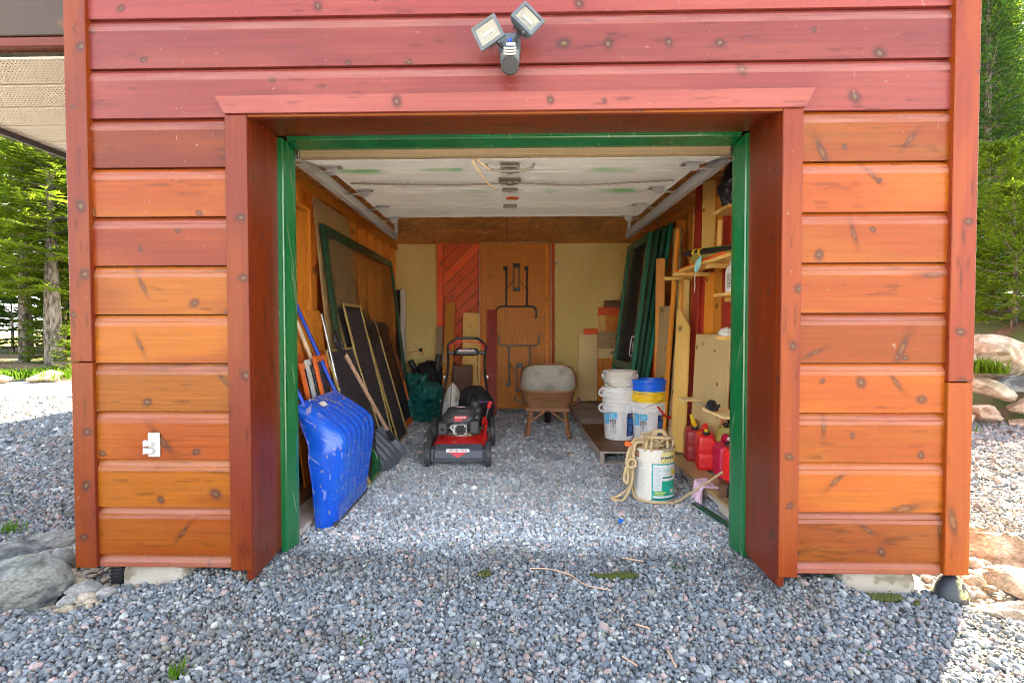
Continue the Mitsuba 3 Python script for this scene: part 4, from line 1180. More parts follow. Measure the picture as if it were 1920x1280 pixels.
    A('lever_knob', tube([(0.240, 0.815, 0.385), (0.262, 0.835, 0.45)], [0.020, 0.026], 10), 'red_plastic')
    A('chute_flap', xf(cbox((-0.006, 0, 0), (0.006, 0.34, 0.16), 0.004), M((-0.262, 0.16, 0.10), ry=-18)), 'slate_plastic')
    A('warning_sticker', xf(cbox((-0.009, 0.03, 0.04), (-0.0065, 0.10, 0.12), 0.0005), M((-0.262, 0.10, 0.10), ry=-18)), 'yellow_plastic')
    # engine
    A('engine_base', xf(lathe([(0, 0.215), (0.175, 0.215), (0.170, 0.250), (0.14, 0.262), (0, 0.262)], 32), M((0.0, 0.42, 0))), 'dull_steel')
    sh = []
    for i in range(60):
        pass

    def shroud(u, v):
        a_ = u * 2 * np.pi
        e = np.interp(v, [0, 0.5, 1], [0.55, 0.7, 1.0])
        rx = np.interp(v, [0, 0.25, 0.55, 0.75, 0.92, 1], [0.165, 0.178, 0.165, 0.135, 0.125, 0.0])
        ry = np.interp(v, [0, 0.25, 0.55, 0.75, 0.92, 1], [0.150, 0.165, 0.155, 0.132, 0.125, 0.0])
        z = np.interp(v, [0, 0.25, 0.55, 0.75, 0.92, 1], [0.315, 0.345, 0.395, 0.430, 0.455, 0.462])
        c_, s_ = np.cos(a_), np.sin(a_)
        return np.stack([np.sign(c_) * np.abs(c_) ** e * rx - 0.005, np.sign(s_) * np.abs(s_) ** e * ry + 0.42, z], -1)
    A('engine_shroud', cat(grid(61, 18, shroud), xf(cbox((-0.15, -0.14, 0.255), (0.15, 0.14, 0.318), 0.02), M((0, 0.42, 0)))), 'charcoal', sm=45)
    slots = [xf(cbox((0.112, -0.006, 0.452), (0.122, 0.006, 0.461), 0.001), M((-0.005, 0.42, -0.016)) @ trimesh.transformations.rotation_matrix(2 * np.pi * i / 30, [0, 0, 1])) for i in range(30)]
    slots += [xf(cbox((0.128, -0.008, 0.428), (0.1345, 0.008, 0.444), 0.001), M((-0.005, 0.42, -0.004)) @ trimesh.transformations.rotation_matrix(2 * np.pi * i / 30, [0, 0, 1])) for i in range(30)]
    A('grille', cat(*slots), 'soft_black')
    vm, vc = vcol((xf(lathe([(0, 0.0035), (0.042, 0.003), (0.044, 0)], 24), M((-0.005, 0.40, 0.463)) @ np.diag([1, 0.75, 1, 1])), (0.62, 0.62, 0.66)), (cbox((-0.030, 0.391, 0.4666), (0.020, 0.409, 0.4676)), (0.45, 0.03, 0.05)))
    put(k, 'top_badge', xf(vm, m), 'printed', color=vc)
    fr2 = frame((-0.005, 0.2585, 0.385), (1, 0, 0), (0, 0.012, 0.05))
    vm, vc = vcol((xf(prism([(-0.062, -0.012), (0.062, -0.012), (0.055, -0.028), (0.02, -0.028), (0.01, -0.040), (-0.05, -0.040), (-0.058, 0.016), (0.062, 0.016)][:0] or [(-0.06, 0.016), (0.066, 0.016), (0.060, -0.012), (0.022, -0.014), (0.012, -0.036), (-0.05, -0.036)], 0.006), fr2), (0.60, 0.015, 0.03)),
                  (xf(cat(*[cbox((-0.045 + 0.016 * i, -0.004, 0.0061), (-0.034 + 0.016 * i, 0.009, 0.0067)) for i in range(6)]), fr2), (0.70, 0.62, 0.62)))
    put(k, 'engine_badge', xf(vm, m), 'printed', color=vc)
    A('muffler', cat(cbox((-0.205, 0.215, 0.232), (-0.120, 0.315, 0.345), 0.010), tube([(-0.16, 0.222, 0.285), (-0.16, 0.205, 0.285)], 0.022, 14)), 'charcoal')
    A('muffler_hole', lathe([(0, 0), (0.014, 0)], 14).apply_transform(M((-0.16, 0.2045, 0.285), rx=90)), 'soft_black')
    head = [cbox((-0.072, 0.205, 0.238), (0.060, 0.300, 0.335), 0.006)]
    A('cylinder_head', cat(*head), 'grey_metal')
    cov = [cbox((-0.045, 0.190, 0.245), (0.048, 0.2045, 0.325), 0.008)] + [cbox((-0.028, 0.182, 0.256 + 0.016 * i), (0.030, 0.190, 0.264 + 0.016 * i), 0.002) for i in range(4)]
    A('valve_cover', cat(*cov), 'black_plastic')
    for x in (-0.038, 0.041):
        for z in (0.252, 0.318):
            A('bolt', lathe([(0, 0.006), (0.007, 0.006), (0.007, 0)], 8).apply_transform(M((x, 0.190, z), rx=90)), 'aluminium')
    A('spark_lead', tube(smooth_path([(-0.075, 0.20, 0.330), (-0.085, 0.19, 0.305), (-0.062, 0.192, 0.275)], 4), 0.007, 8), 'aluminium')
    A('air_filter', cat(cbox((0.078, 0.200, 0.243), (0.165, 0.330, 0.365), 0.012), cbox((0.120, 0.23, 0.366), (0.172, 0.36, 0.412), 0.012)), 'charcoal')
    A('fuel_cap', xf(lathe([(0, 0.0), (0.040, 0.0), (0.044, 0.006), (0.044, 0.042), (0.036, 0.050), (0, 0.050)], 24), M((0.118, 0.52, 0.452))), 'charcoal')
    A('fuel_tank', cbox((0.045, 0.43, 0.36), (0.178, 0.62, 0.452), 0.02), 'charcoal')
    A('drain_plug', lathe([(0, 0.02), (0.012, 0.02), (0.012, 0)], 8).apply_transform(M((0.085, 0.24, 0.222))), 'brass_frame')
    # handle
    for s in (-1, 1):
        A('lower_handle', tube(smooth_path([(s * 0.245, 0.80, 0.20), (s * 0.243, 0.90, 0.34), (s * 0.225, 1.02, 0.53), (s * 0.200, 1.12, 0.70)], 5), 0.0125, 10), 'black_plastic')
        A('upper_handle', tube(smooth_path([(s * 0.200, 1.10, 0.68), (s * 0.195, 1.19, 0.84), (s * 0.205, 1.28, 0.98)], 5), 0.0125, 10), 'black_plastic')
        A('clamp_knob', cat(tube([(s * 0.17, 1.115, 0.69), (s * 0.24, 1.115, 0.69)], 0.007, 8), cbox((s * 0.228 - 0.010, 1.10, 0.665), (s * 0.228 + 0.010, 1.13, 0.700), 0.004)), 'grey_metal')
    A('rope_guide', tube(smooth_path([(-0.215, 1.18, 0.83), (-0.245, 1.18, 0.86), (-0.235, 1.18, 0.91), (-0.215, 1.19, 0.90)], 4), 0.006, 6), 'grey_metal')
    A('control_box', cat(cbox((-0.125, 1.225, 0.905), (0.125, 1.30, 0.985), 0.018), cbox((-0.215, 1.24, 0.915), (-0.126, 1.28, 0.955), 0.01), cbox((0.126, 1.24, 0.915), (0.215, 1.28, 0.955), 0.01)), 'black_plastic')
    vm, vc = vcol((cbox((-0.085, 1.2215, 0.950), (0.085, 1.2245, 0.974), 0.0005), (0.55, 0.50, 0.52)), (cat(*[cbox((-0.06 + 0.02 * i, 1.2205, 0.956), (-0.047 + 0.02 * i, 1.2214, 0.968)) for i in range(6)]), (0.42, 0.03, 0.05)))
    put(k, 'control_badge', xf(vm, m), 'printed', color=vc)
    A('grip_bar', tube(smooth_path([(-0.205, 1.28, 0.96), (-0.200, 1.30, 1.02), (-0.125, 1.33, 1.085), (-0.06, 1.335, 1.095), (0.06, 1.335, 1.095), (0.125, 1.33, 1.085), (0.200, 1.30, 1.02), (0.205, 1.28, 0.96)], 5), 0.014, 10), 'black_plastic')
    A('safety_bail', tube(smooth_path([(-0.175, 1.275, 0.97), (-0.185, 1.285, 1.02), (-0.10, 1.31, 1.055), (0.0, 1.315, 1.06), (0.10, 1.31, 1.055), (0.185, 1.285, 1.02), (0.175, 1.275, 0.97)], 5), 0.007, 8), 'red_plastic')
    A('control_cable', cat(tube(smooth_path([(-0.13, 1.24, 0.92), (-0.14, 1.05, 0.70), (-0.135, 0.80, 0.50), (-0.12, 0.60, 0.40)], 6), 0.0035, 5), tube(smooth_path([(0.12, 1.24, 0.92), (0.13, 1.00, 0.66), (0.16, 0.80, 0.40)], 6), 0.0035, 5)), 'black_plastic')
    bag = cloth_heap((0.10, 1.02, 0.20), (0.38, 0.50, 0.52), 17, 0.16)
    A('grass_bag', bag, 'soft_black', sm=50)
    bt = cloth_heap((0.13, 0.98, 0.40), (0.30, 0.36, 0.12), 18, 0.2)
    A('bag_top', bt, 'tarp_purple', sm=50)


P('tarp_purple', (0.10, 0.07, 0.17), 0.6)
mower()

# ------------------------------------------------------------------ buckets


def bucket_profile(h, rb, rt, ribs=((0.80, 0.012), (0.90, 0.012))):
    r = lambda z: rb + (rt - rb) * z / h
    pr = [(0.0, 0.004), (rb - 0.012, 0.004), (rb - 0.010, 0.0), (rb, 0.006)]
    for f_, d in ribs:
        z = f_ * h
        pr += [(r(z - 0.006), z - 0.006), (r(z) + d, z - 0.003), (r(z) + d, z + 0.003), (r(z + 0.006), z + 0.006)]
    pr += [(r(h), h - 0.02), (r(h) + 0.010, h - 0.018), (r(h) + 0.010, h), (r(h) - 0.004, h), (r(h) - 0.006, h - 0.02), (rb - 0.006, 0.012), (0, 0.012)]
    return pr


def bail(r, z, drop, n=5, rad=0.0028, ang=0.0):
    pts = []
    for t in np.linspace(0, math.pi, 17):
        pts.append((r * math.cos(t), -r * 1.02 * math.sin(t) * (1 if drop > 0 else 1), z - drop * math.sin(t)))
    p = np.array(pts)
    return xf(tube(p, rad, 6), M(rz=ang))


def curved_patch(r0, z0, r1, z1, a0, a1, off=0.0008, n=14):
    """A thin patch on a cone, angles in degrees, -90 facing the camera."""
    a0, a1 = math.radians(a0), math.radians(a1)

    def fn(u, v):
        a_ = a0 + (a1 - a0) * u
        r = r0 + (r1 - r0) * v + off
        return np.stack([r * np.cos(a_), r * np.sin(a_), z0 + (z1 - z0) * v], -1)
    return grid(n, 2, fn)


def print_on_cone(items, rb, rt, h, c):
    """items: (angle0, angle1, z0, z1, colour, lift)."""
    ps = []
    for a0, a1, z0, z1, col, lift in items:
        ps.append((xf(curved_patch(rb + (rt - rb) * z0 / h, z0, rb + (rt - rb) * z1 / h, z1, a0, a1, 0.0008 + 0.0006 * lift), M(c)), col))
    return vcol(*ps)


def text_lines(a0, a1, z0, z1, n, col, lift, rng_):
    out = []
    for i in range(n):
        z = z1 - (i + 0.5) * (z1 - z0) / n
        out.append((a0, a0 + (a1 - a0) * rng_.uniform(0.6, 1.0), z - 0.3 * (z1 - z0) / n, z + 0.22 * (z1 - z0) / n, col, lift))
    return out


def label_pool(rng_, dy=0.0):
    sky_, navy, dark, white = (0.09, 0.46, 0.75), (0.012, 0.025, 0.16), (0.05, 0.05, 0.07), (0.66, 0.68, 0.70)
    it = [(-168, -140, 0.16, 0.275, sky_, 0), (-137, -108, 0.215, 0.275, sky_, 0), (-136, -112, 0.172, 0.205, dark, 0), (-136, -112, 0.060, 0.1715, white, 0), (-136, -135, 0.06, 0.17, dark, 1), (-113, -112, 0.06, 0.17, dark, 1),
          (-128, -120, 0.130, 0.165, (0.28, 0.29, 0.32), 1), (-133, -127, 0.182, 0.196, white, 1), (-124, -115, 0.182, 0.187, white, 1), (-124, -115, 0.191, 0.196, white, 1),
          (-70, -28, 0.045, 0.268, navy, 0), (-68, -30, 0.155, 0.215, (0.03, 0.13, 0.36), 1), (-45, -33, 0.225, 0.250, (0.65, 0.42, 0.03), 1), (-60, -48, 0.228, 0.255, (0.18, 0.12, 0.10), 1), (-130, -116, 0.020, 0.026, dark, 0)]
    it += text_lines(-166, -143, 0.17, 0.265, 6, (0.28, 0.60, 0.82), 1, rng_)
    it += text_lines(-134, -112, 0.222, 0.270, 4, (0.30, 0.62, 0.84), 1, rng_)
    it += text_lines(-132, -116, 0.066, 0.126, 6, (0.36, 0.46, 0.42), 1, rng_)
    it += text_lines(-62, -36, 0.06, 0.15, 4, (0.10, 0.22, 0.45), 1, rng_)
    return it


def bucket(name, label, c, h, rb, rt, mat, lab=None, ring=False, wire=True, handle_ang=0, tilt=0.0, ribs=((0.80, 0.012), (0.90, 0.012)), group=None, grip=None):
    k = thing(name, label, 'bucket', group)
    m = M(c, rx=tilt)
    put(k, 'body', xf(lathe(bucket_profile(h, rb, rt, ribs), 44), m), mat, smooth=35)
    if ring:
        rr = rb + (rt - rb) * 0.82
        lugs = [xf(cbox((rr, -0.006, h * 0.755), (rr + 0.012, 0.006, h * 0.885), 0.002), M(rz=a_)) for a_ in range(0, 360, 40)]
        put(k, 'collar', xf(cat(lathe([(rr, h * 0.74), (rr + 0.013, h * 0.74), (rr + 0.013, h * 0.755), (rr + 0.004, h * 0.76), (rr + 0.006, h * 0.88), (rr + 0.014, h * 0.885), (rr + 0.014, h * 0.90), (rr, h * 0.90)], 44), *lugs), m), mat, smooth=35)
    if wire:
        b_ = bail(rt + 0.014, h * 0.86, 0.10, ang=handle_ang)
        put(k, 'wire_handle', xf(b_, m), 'dull_steel', smooth=60)
        for a_ in (0, 180):
            put(k, 'handle_lug', xf(xf(cbox((rt - 0.002, -0.014, h * 0.76), (rt + 0.018, 0.014, h * 0.92), 0.004), M(rz=handle_ang + a_)), m), mat, smooth=35)
        if grip:
            put(k, 'grip', xf(xf(tube([(-0.045, -(rt + 0.018), h * 0.86 - 0.10), (0.045, -(rt + 0.018), h * 0.86 - 0.10)], 0.008, 10), M(rz=handle_ang)), m), grip, smooth=60)
    if lab:
        vm, vc = print_on_cone(lab, rb, rt, h, (0, 0, 0))
        put(k, 'printed_label', xf(vm, m), 'printed', color=vc)
    return k


def plastic_handle(k, c, r, z, mat):
    pts = [(r * math.cos(t), r * math.sin(t), z + dz) for t, dz in ((-2.2, 0), (-2.6, -0.012), (-2.95, 0.0), (-3.25, 0.03), (-3.6, 0.05))]
    p = np.array(pts); p[:, :2] *= np.array([1, 1.10, 1.22, 1.15, 1.0])[:, None]
    put(k, 'side_handle', xf(tube(smooth_path(p, 4), 0.011, 8), M(c)), mat, smooth=60)


rl = np.random.default_rng(5)
C1, C2 = (1.085, 2.835, 0.145), (1.352, 2.730, 0.145)
k = bucket('plastic_bucket', 'white labelled bucket at the bottom of the left stack', C1, 0.385, 0.138, 0.158, 'white_plastic', lab=label_pool(rl), ring=True, wire=False)
plastic_handle(k, C1, 0.165, 0.29, 'white_plastic')
k = bucket('plastic_bucket', 'white bucket in the middle of the left stack, with a side handle', (C1[0] - 0.004, C1[1], C1[2] + 0.130), 0.385, 0.136, 0.158, 'white_plastic', ring=True, wire=False)
plastic_handle(k, (C1[0], C1[1], C1[2] + 0.13), 0.165, 0.31, 'white_plastic')
bucket('plastic_bucket', 'off white bucket with wire handle on top of the left stack', (C1[0] + 0.008, C1[1], C1[2] + 0.300), 0.375, 0.136, 0.160, 'aged_white', grip='white_plastic', handle_ang=-8, ribs=((0.72, 0.006), (0.82, 0.006), (0.90, 0.006)))
bucket('plastic_bucket', 'white labelled bucket at the bottom of the right stack', C2, 0.385, 0.138, 0.158, 'white_plastic', lab=label_pool(rl), ring=True, wire=False)
k = bucket('plastic_bucket', 'yellow bucket nested in the right stack below the blue one', (C2[0] + 0.004, C2[1], C2[2] + 0.105), 0.385, 0.136, 0.160, 'yellow_plastic', wire=False, ribs=((0.80, 0.014), (0.90, 0.010)))
fins = cat(*[xf(cbox((0.155, -0.0025, 0.315), (0.171, 0.0025, 0.350), 0.001), M((C2[0] + 0.004, C2[1], C2[2] + 0.105)) @ trimesh.transformations.rotation_matrix(2 * np.pi * i / 40, [0, 0, 1])) for i in range(40)])
put(k, 'rib', fins, 'yellow_plastic', kind='stuff')
put(k, 'wire_handle', tube(smooth_path([(C2[0] - 0.06, C2[1] - 0.165, 0.500), (C2[0] + 0.04, C2[1] - 0.175, 0.535), (C2[0] + 0.12, C2[1] - 0.125, 0.585), (C2[0] + 0.165, C2[1] - 0.02, 0.63)], 5), 0.003, 6), 'dull_steel')
bucket('plastic_bucket', 'bright blue bucket on top of the right stack', (C2[0] + 0.002, C2[1], C2[2] + 0.215), 0.385, 0.136, 0.162, 'blue_plastic', wire=False, ribs=((0.66, 0.006), (0.78, 0.010), (0.90, 0.008)))
one('plastic_strap', cat(tube(smooth_path([(C2[0] + 0.035, C2[1] - 0.188, 0.505), (C2[0] + 0.085, C2[1] - 0.178, 0.445), (C2[0] + 0.135, C2[1] - 0.155, 0.395), (C2[0] + 0.165, C2[1] - 0.135, 0.385), (C2[0] + 0.172, C2[1] - 0.12, 0.405)], 5), 0.010, 6)), 'red_plastic', 'red plastic handle strap dangling in front of the right bucket stack', 'strap', smooth=60)
CB = (-0.655, 3.72, 0.0)
bucket('plastic_bucket', 'white bucket on the floor behind the mower holding a white sack', CB, 0.40, 0.138, 0.160, 'white_plastic', handle_ang=15, wire=False, ribs=((0.78, 0.008), (0.86, 0.008), (0.93, 0.006)))
sk = cloth_heap((CB[0] - 0.02, CB[1], 0.10), (0.26, 0.24, 0.62), 31, 0.10)
v = sk.vertices; t_ = np.clip((v[:, 2] - 0.36) / 0.3, 0, 1); v[:, 0] = CB[0] - 0.03 + (v[:, 0] - CB[0] + 0.03) * (1 - 0.55 * t_); v[:, 2] += 0.02 * t_; sk.vertices = v
one('sack', sk, 'aged_white', 'white cloth sack standing in the bucket behind the mower', 'sack', smooth=50)

# the printed metal pail with rope
CP = (1.048, 1.405, 0.006)
k = thing('metal_pail', 'white printed metal pail with rope in it, standing on the gravel', 'pail')
pr = [(0.0, 0.01), (0.140, 0.01), (0.147, 0.0), (0.149, 0.008), (0.145, 0.014), (0.145, 0.288), (0.148, 0.291), (0.148, 0.296), (0.145, 0.299), (0.146, 0.378), (0.1485, 0.382), (0.1485, 0.388), (0.142, 0.388), (0.142, 0.02), (0.0, 0.02)]
mp = M(CP)
put(k, 'body', xf(lathe(pr, 48), mp), 'aged_white', smooth=35)
put(k, 'rim', xf(cat(lathe([(0.1475, 0.380), (0.1505, 0.384), (0.1475, 0.3895), (0.141, 0.388)], 48), lathe([(0.1495, 0.0), (0.151, 0.006), (0.147, 0.012)], 48)), mp), 'rusty_paint', smooth=40)
put(k, 'lug_stain', xf(curved_patch(0.1462, 0.315, 0.1462, 0.360, -166, -148), mp), 'rusty_paint')
put(k, 'lug', xf(xf(lathe([(0, 0.012), (0.012, 0.012), (0.014, 0)], 10), M((0, -0.146, 0.338), rx=90)), mp @ M(rz=-67)), 'rusty_paint')
teal, green_, yel, white_, blk = (0.006, 0.27, 0.30), (0.012, 0.33, 0.20), (0.68, 0.58, 0.04), (0.60, 0.64, 0.64), (0.03, 0.03, 0.03)
it = [(-110, -30, 0.022, 0.280, (0.10, 0.40, 0.34), 0), (-110, -107, 0.022, 0.282, teal, 1), (-110, -30, 0.276, 0.282, teal, 1), (-106, -32, 0.032, 0.272, white_, 1), (-82, -32, 0.055, 0.160, green_, 2), (-106, -32, 0.055, 0.090, green_, 2),
      (-80, -42, 0.178, 0.190, (0.02, 0.17, 0.17), 2), (-80, -50, 0.225, 0.245, (0.40, 0.60, 0.50), 2), (-50, -34, 0.20, 0.24, yel, 2), (-110, -30, 0.022, 0.040, (0.01, 0.16, 0.15), 2), (-66, -44, 0.095, 0.12, (0.02, 0.42, 0.30), 3), (-56, -42, 0.07, 0.10, (0.50, 0.52, 0.46), 3),
      (-178, -168, 0.04, 0.08, (0.66, 0.60, 0.03), 0)]
it += text_lines(-104, -84, 0.10, 0.262, 9, (0.42, 0.50, 0.52), 2, rl)
it += text_lines(-165, -122, 0.075, 0.235, 16, (0.47, 0.48, 0.47), 0, rl)
it += text_lines(-165, -130, 0.245, 0.280, 3, (0.40, 0.52, 0.56), 0, rl)
it += text_lines(-102, -66, 0.060, 0.085, 2, (0.55, 0.58, 0.10), 3, rl)
vm, vc = print_on_cone(it, 0.1455, 0.1455, 1.0, (0, 0, 0))
put(k, 'printed_label', xf(vm, mp), 'printed', color=vc)


def wrap_text(txt, height, r, ang0, z, bold=True, depth=0.001, slope=0.0):
    t = meshkit.text_mesh(txt, height, depth, bold)
    v = t.vertices.copy()
    w = v[:, 0].max()
    a_ = math.radians(ang0) + v[:, 0] / r
    rr = r + v[:, 2]
    t.vertices = np.stack([rr * np.cos(a_), rr * np.sin(a_), z + v[:, 1] + slope * v[:, 0]], -1)
    t.fix_normals()
    return t


vm, vc = vcol((xf(wrap_text('STONE', 0.031, 0.1468, -84, 0.334), mp), yel), (xf(wrap_text('MASON', 0.030, 0.1468, -86, 0.285), mp), yel),
              *[(xf(curved_patch(0.1468, 0.316 + 0.002 * (i % 2), 0.1468, 0.330, -86 + 6 * i, -82 + 6 * i, 0.0012, 3), mp), blk) for i in range(8)],
              *[(xf(curved_patch(0.1468, 0.366, 0.1468, 0.374, -78 + 6 * i, -74 + 6 * i, 0.0012, 3), mp), blk) for i in range(6)])
put(k, 'lettering', vm, 'printed', color=vc)

# rope: coils in the pail, hank hanging over the rim, end on the gravel
k = thing('rope', 'tan braided rope coiled in the printed pail and hanging over its rim', 'rope')
cx_, cy_, zr = CP[0], CP[1], CP[2] + 0.388


def rope_tube(pts, closed=False, r=0.0105):
    p = smooth_path(pts, 7, closed)
    return tube(p, r * (1 + 0.10 * np.sin(np.arange(len(p)) * 1.9)), 8, closed)


coil = []
rr_ = np.random.default_rng(8)
for i in range(9):
    a0 = rr_.uniform(0, 6.28)
    R_ = rr_.uniform(0.05, 0.11)
    ox, oy = rr_.uniform(-0.035, 0.035, 2)
    tl_ = rr_.uniform(-0.05, 0.05)
    coil.append([(cx_ + ox + R_ * math.cos(a0 + t), cy_ + oy + R_ * 0.9 * math.sin(a0 + t), zr - 0.045 + 0.013 * i + tl_ * math.sin(t)) for t in np.linspace(0, 6.0, 12)])
put(k, 'coil', cat(*[rope_tube(c) for c in coil]), 'rope_fibre', smooth=60)
put(k, 'standing_loop', rope_tube([(cx_ - 0.035, cy_ - 0.05, zr - 0.03), (cx_ - 0.03, cy_ - 0.05, zr + 0.05), (cx_ + 0.005, cy_ - 0.05, zr + 0.10), (cx_ + 0.055, cy_ - 0.055, zr + 0.10), (cx_ + 0.08, cy_ - 0.06, zr + 0.05), (cx_ + 0.085, cy_ - 0.06, zr - 0.03)], r=0.012), 'rope_fibre', smooth=60)
rim_x = cx_ - 0.135
put(k, 'hank', cat(
    rope_tube([(cx_ - 0.03, cy_ - 0.06, zr + 0.0), (cx_ - 0.10, cy_ - 0.08, zr + 0.035), (rim_x - 0.02, cy_ - 0.09, zr + 0.02), (rim_x - 0.04, cy_ - 0.10, zr - 0.12), (rim_x - 0.045, cy_ - 0.10, zr - 0.25), (rim_x - 0.10, cy_ - 0.10, 0.025), (rim_x - 0.16, cy_ - 0.11, 0.02), (rim_x - 0.185, cy_ - 0.07, 0.02), (rim_x - 0.13, cy_ - 0.05, 0.03), (rim_x - 0.055, cy_ - 0.07, zr - 0.28), (rim_x - 0.055, cy_ - 0.08, zr - 0.10), (rim_x - 0.03, cy_ - 0.07, zr + 0.02), (cx_ - 0.07, cy_ - 0.03, zr + 0.02)]),
    rope_tube([(cx_ - 0.06, cy_ - 0.02, zr + 0.02), (rim_x - 0.01, cy_ - 0.05, zr + 0.05), (rim_x - 0.06, cy_ - 0.09, zr - 0.01), (rim_x - 0.085, cy_ - 0.11, zr - 0.10), (rim_x - 0.075, cy_ - 0.115, zr - 0.20), (rim_x - 0.085, cy_ - 0.12, zr - 0.25), (rim_x - 0.105, cy_ - 0.12, zr - 0.22), (rim_x - 0.09, cy_ - 0.12, zr - 0.13)]),
    rope_tube([(rim_x - 0.055 + 0.03 * math.cos(t), cy_ - 0.135, zr - 0.105 + 0.03 * math.sin(t)) for t in np.linspace(0, 5.5, 8)], True),
    rope_tube([(cx_ - 0.09, cy_ - 0.11, zr - 0.02), (cx_ - 0.085, cy_ - 0.13, zr + 0.03), (cx_ - 0.06, cy_ - 0.06, zr + 0.05), (cx_ - 0.05, cy_ - 0.02, zr)]),
    rope_tube([(cx_ - 0.05, cy_ - 0.13, zr - 0.02), (cx_ - 0.055, cy_ - 0.14, zr + 0.025), (cx_ - 0.03, cy_ - 0.07, zr + 0.055), (cx_ - 0.01, cy_ - 0.02, zr)]),
    rope_tube([(cx_ + 0.12, cy_ - 0.03, zr - 0.03), (cx_ + 0.125, cy_ - 0.05, zr + 0.04), (cx_ + 0.10, cy_ - 0.03, zr + 0.055), (cx_ + 0.06, cy_ - 0.02, zr + 0.05), (cx_ - 0.02, cy_ - 0.01, zr + 0.04)])), 'rope_fibre', smooth=60)
put(k, 'frayed_end', cloth_heap((rim_x - 0.075, cy_ - 0.10, zr + 0.01), (0.05, 0.035, 0.045), 6, 0.5), 'orange_paint', smooth=False)
put(k, 'ground_line', tube(smooth_path([(cx_ - 0.155, cy_ + 0.02, 0.10), (cx_ - 0.15, cy_ - 0.06, 0.03), (cx_ - 0.10, cy_ - 0.135, 0.022), (cx_, cy_ - 0.168, 0.020), (cx_ + 0.12, cy_ - 0.15, 0.022), (cx_ + 0.22, cy_ - 0.10, 0.06), (cx_ + 0.33, cy_ - 0.12, 0.14), (cx_ + 0.44, cy_ - 0.16, 0.24)], 6), 0.0085, 8), 'rope_fibre', smooth=60)

# ------------------------------------------------------------------ pallets


def pallet(label, x0, x1, y0, y1, zt, sheet_fam=None, along='x'):
    k = thing('pallet', label, 'pallet')
    for yy in ():
        pass
    n = 3
    for i in range(n):
        xx = x0 + (x1 - x0 - 0.04) * i / (n - 1)
        side = Polygon([(y0, 0.018), (y1, 0.018), (y1, zt - 0.036), (y0, zt - 0.036)])
        L = y1 - y0
        for c0 in (0.22, 0.62):
            side = side.difference(Polygon([(y0 + c0 * L, 0.0), (y0 + c0 * L + 0.2 * L, 0.0), (y0 + c0 * L + 0.18 * L, 0.055), (y0 + c0 * L + 0.02 * L, 0.055)]))
        sm = xf(prism(side, 0.038), np.array([[0, 0, 1, xx], [1, 0, 0, 0], [0, 1, 0, 0], [0, 0, 0, 1.0]]))
        put(k, 'stringer', grain(sm, 1, 5), 'lumber')
    for yy in (y0 + 0.002, (y0 + y1) / 2 - 0.05, y1 - 0.102):
        put(k, 'bottom_board', grain(cbox((x0, yy, 0.0), (x1, yy + 0.10, 0.017), 0.002), 0, 5), 'lumber')
    y = y0
    while y < y1 - 0.05:
        w = min(0.13, y1 - y)
        put(k, 'deck_board', grain(cbox((x0 + 0.003 * math.sin(y * 40), y, zt - 0.035), (x1, y + w - 0.012, zt - 0.016), 0.002), 0, 5), 'lumber')
        y += 0.14
    return k


pallet('grey wooden pallet under the bucket stacks', 0.815, 1.80, 2.33, 3.60, 0.143)
slab('plywood_sheet', 'dirty dark plywood sheet lying on the pallet under the buckets', frame((0.812, 2.325, 0.1425), (1, 0, 0), (0, 1, 0)), 1.0, 1.30, 0.015, 7, 'plywood', 0)
pallet('grey wooden pallet at the back beside the wheelbarrow handle', 0.855, 1.80, 3.66, 5.62, 0.140)
pallet('low wooden pallet along the right wall under the gas cans', 1.400, 1.82, 0.74, 2.28, 0.118)
mm, uv = grain(cbox((1.375, 0.74, 0.1035), (1.55, 2.27, 0.122), 0.003), 1, 4)
kk = thing('plank', 'grey brown plank edging the low pallet under the gas cans', 'plank')
put(kk, None, (mm, uv), 'lumber')
one('metal_bar', xf(cbox((-0.02, 0, 0), (0.02, 0.62, 0.018), 0.003), M((1.395, 0.62, 0.012), rz=10)), 'dark_green_paint', 'dark green flat bar lying on the gravel beside the low pallet', 'bar')

# ------------------------------------------------------------------ wheelbarrow (handles towards the camera)
k = thing('wheelbarrow', 'rusty brown wheelbarrow with cement crusted tray, handles towards the door', 'wheelbarrow')
mb = M((0.425, 3.52, 0.0), rz=-4)
B = lambda name, mesh, mat, sm=40, **kw: put(k, name, xf(mesh, mb), mat, smooth=sm, **kw)


def tray(u, v):
    """u round the rim, v from the bottom to the rim."""
    a_ = u * 2 * np.pi
    c_, s_ = np.cos(a_), np.sin(a_)
    e = 0.50
    qx, qy = np.sign(c_) * np.abs(c_) ** e, np.sign(s_) * np.abs(s_) ** e
    x = qx * (0.268 + 0.066 * v ** 0.7)
    y = 0.40 + qy * (0.24 + 0.12 * v) + 0.09 * v * (qy > 0) * qy
    t = (qy + 1) / 2
    ztop = 0.515 + 0.255 * t ** 1.3
    zbot = 0.312 + 0.02 * t
    return np.stack([x, y, zbot + (ztop - zbot) * np.clip(v, 0, 1) ** 0.9], -1)


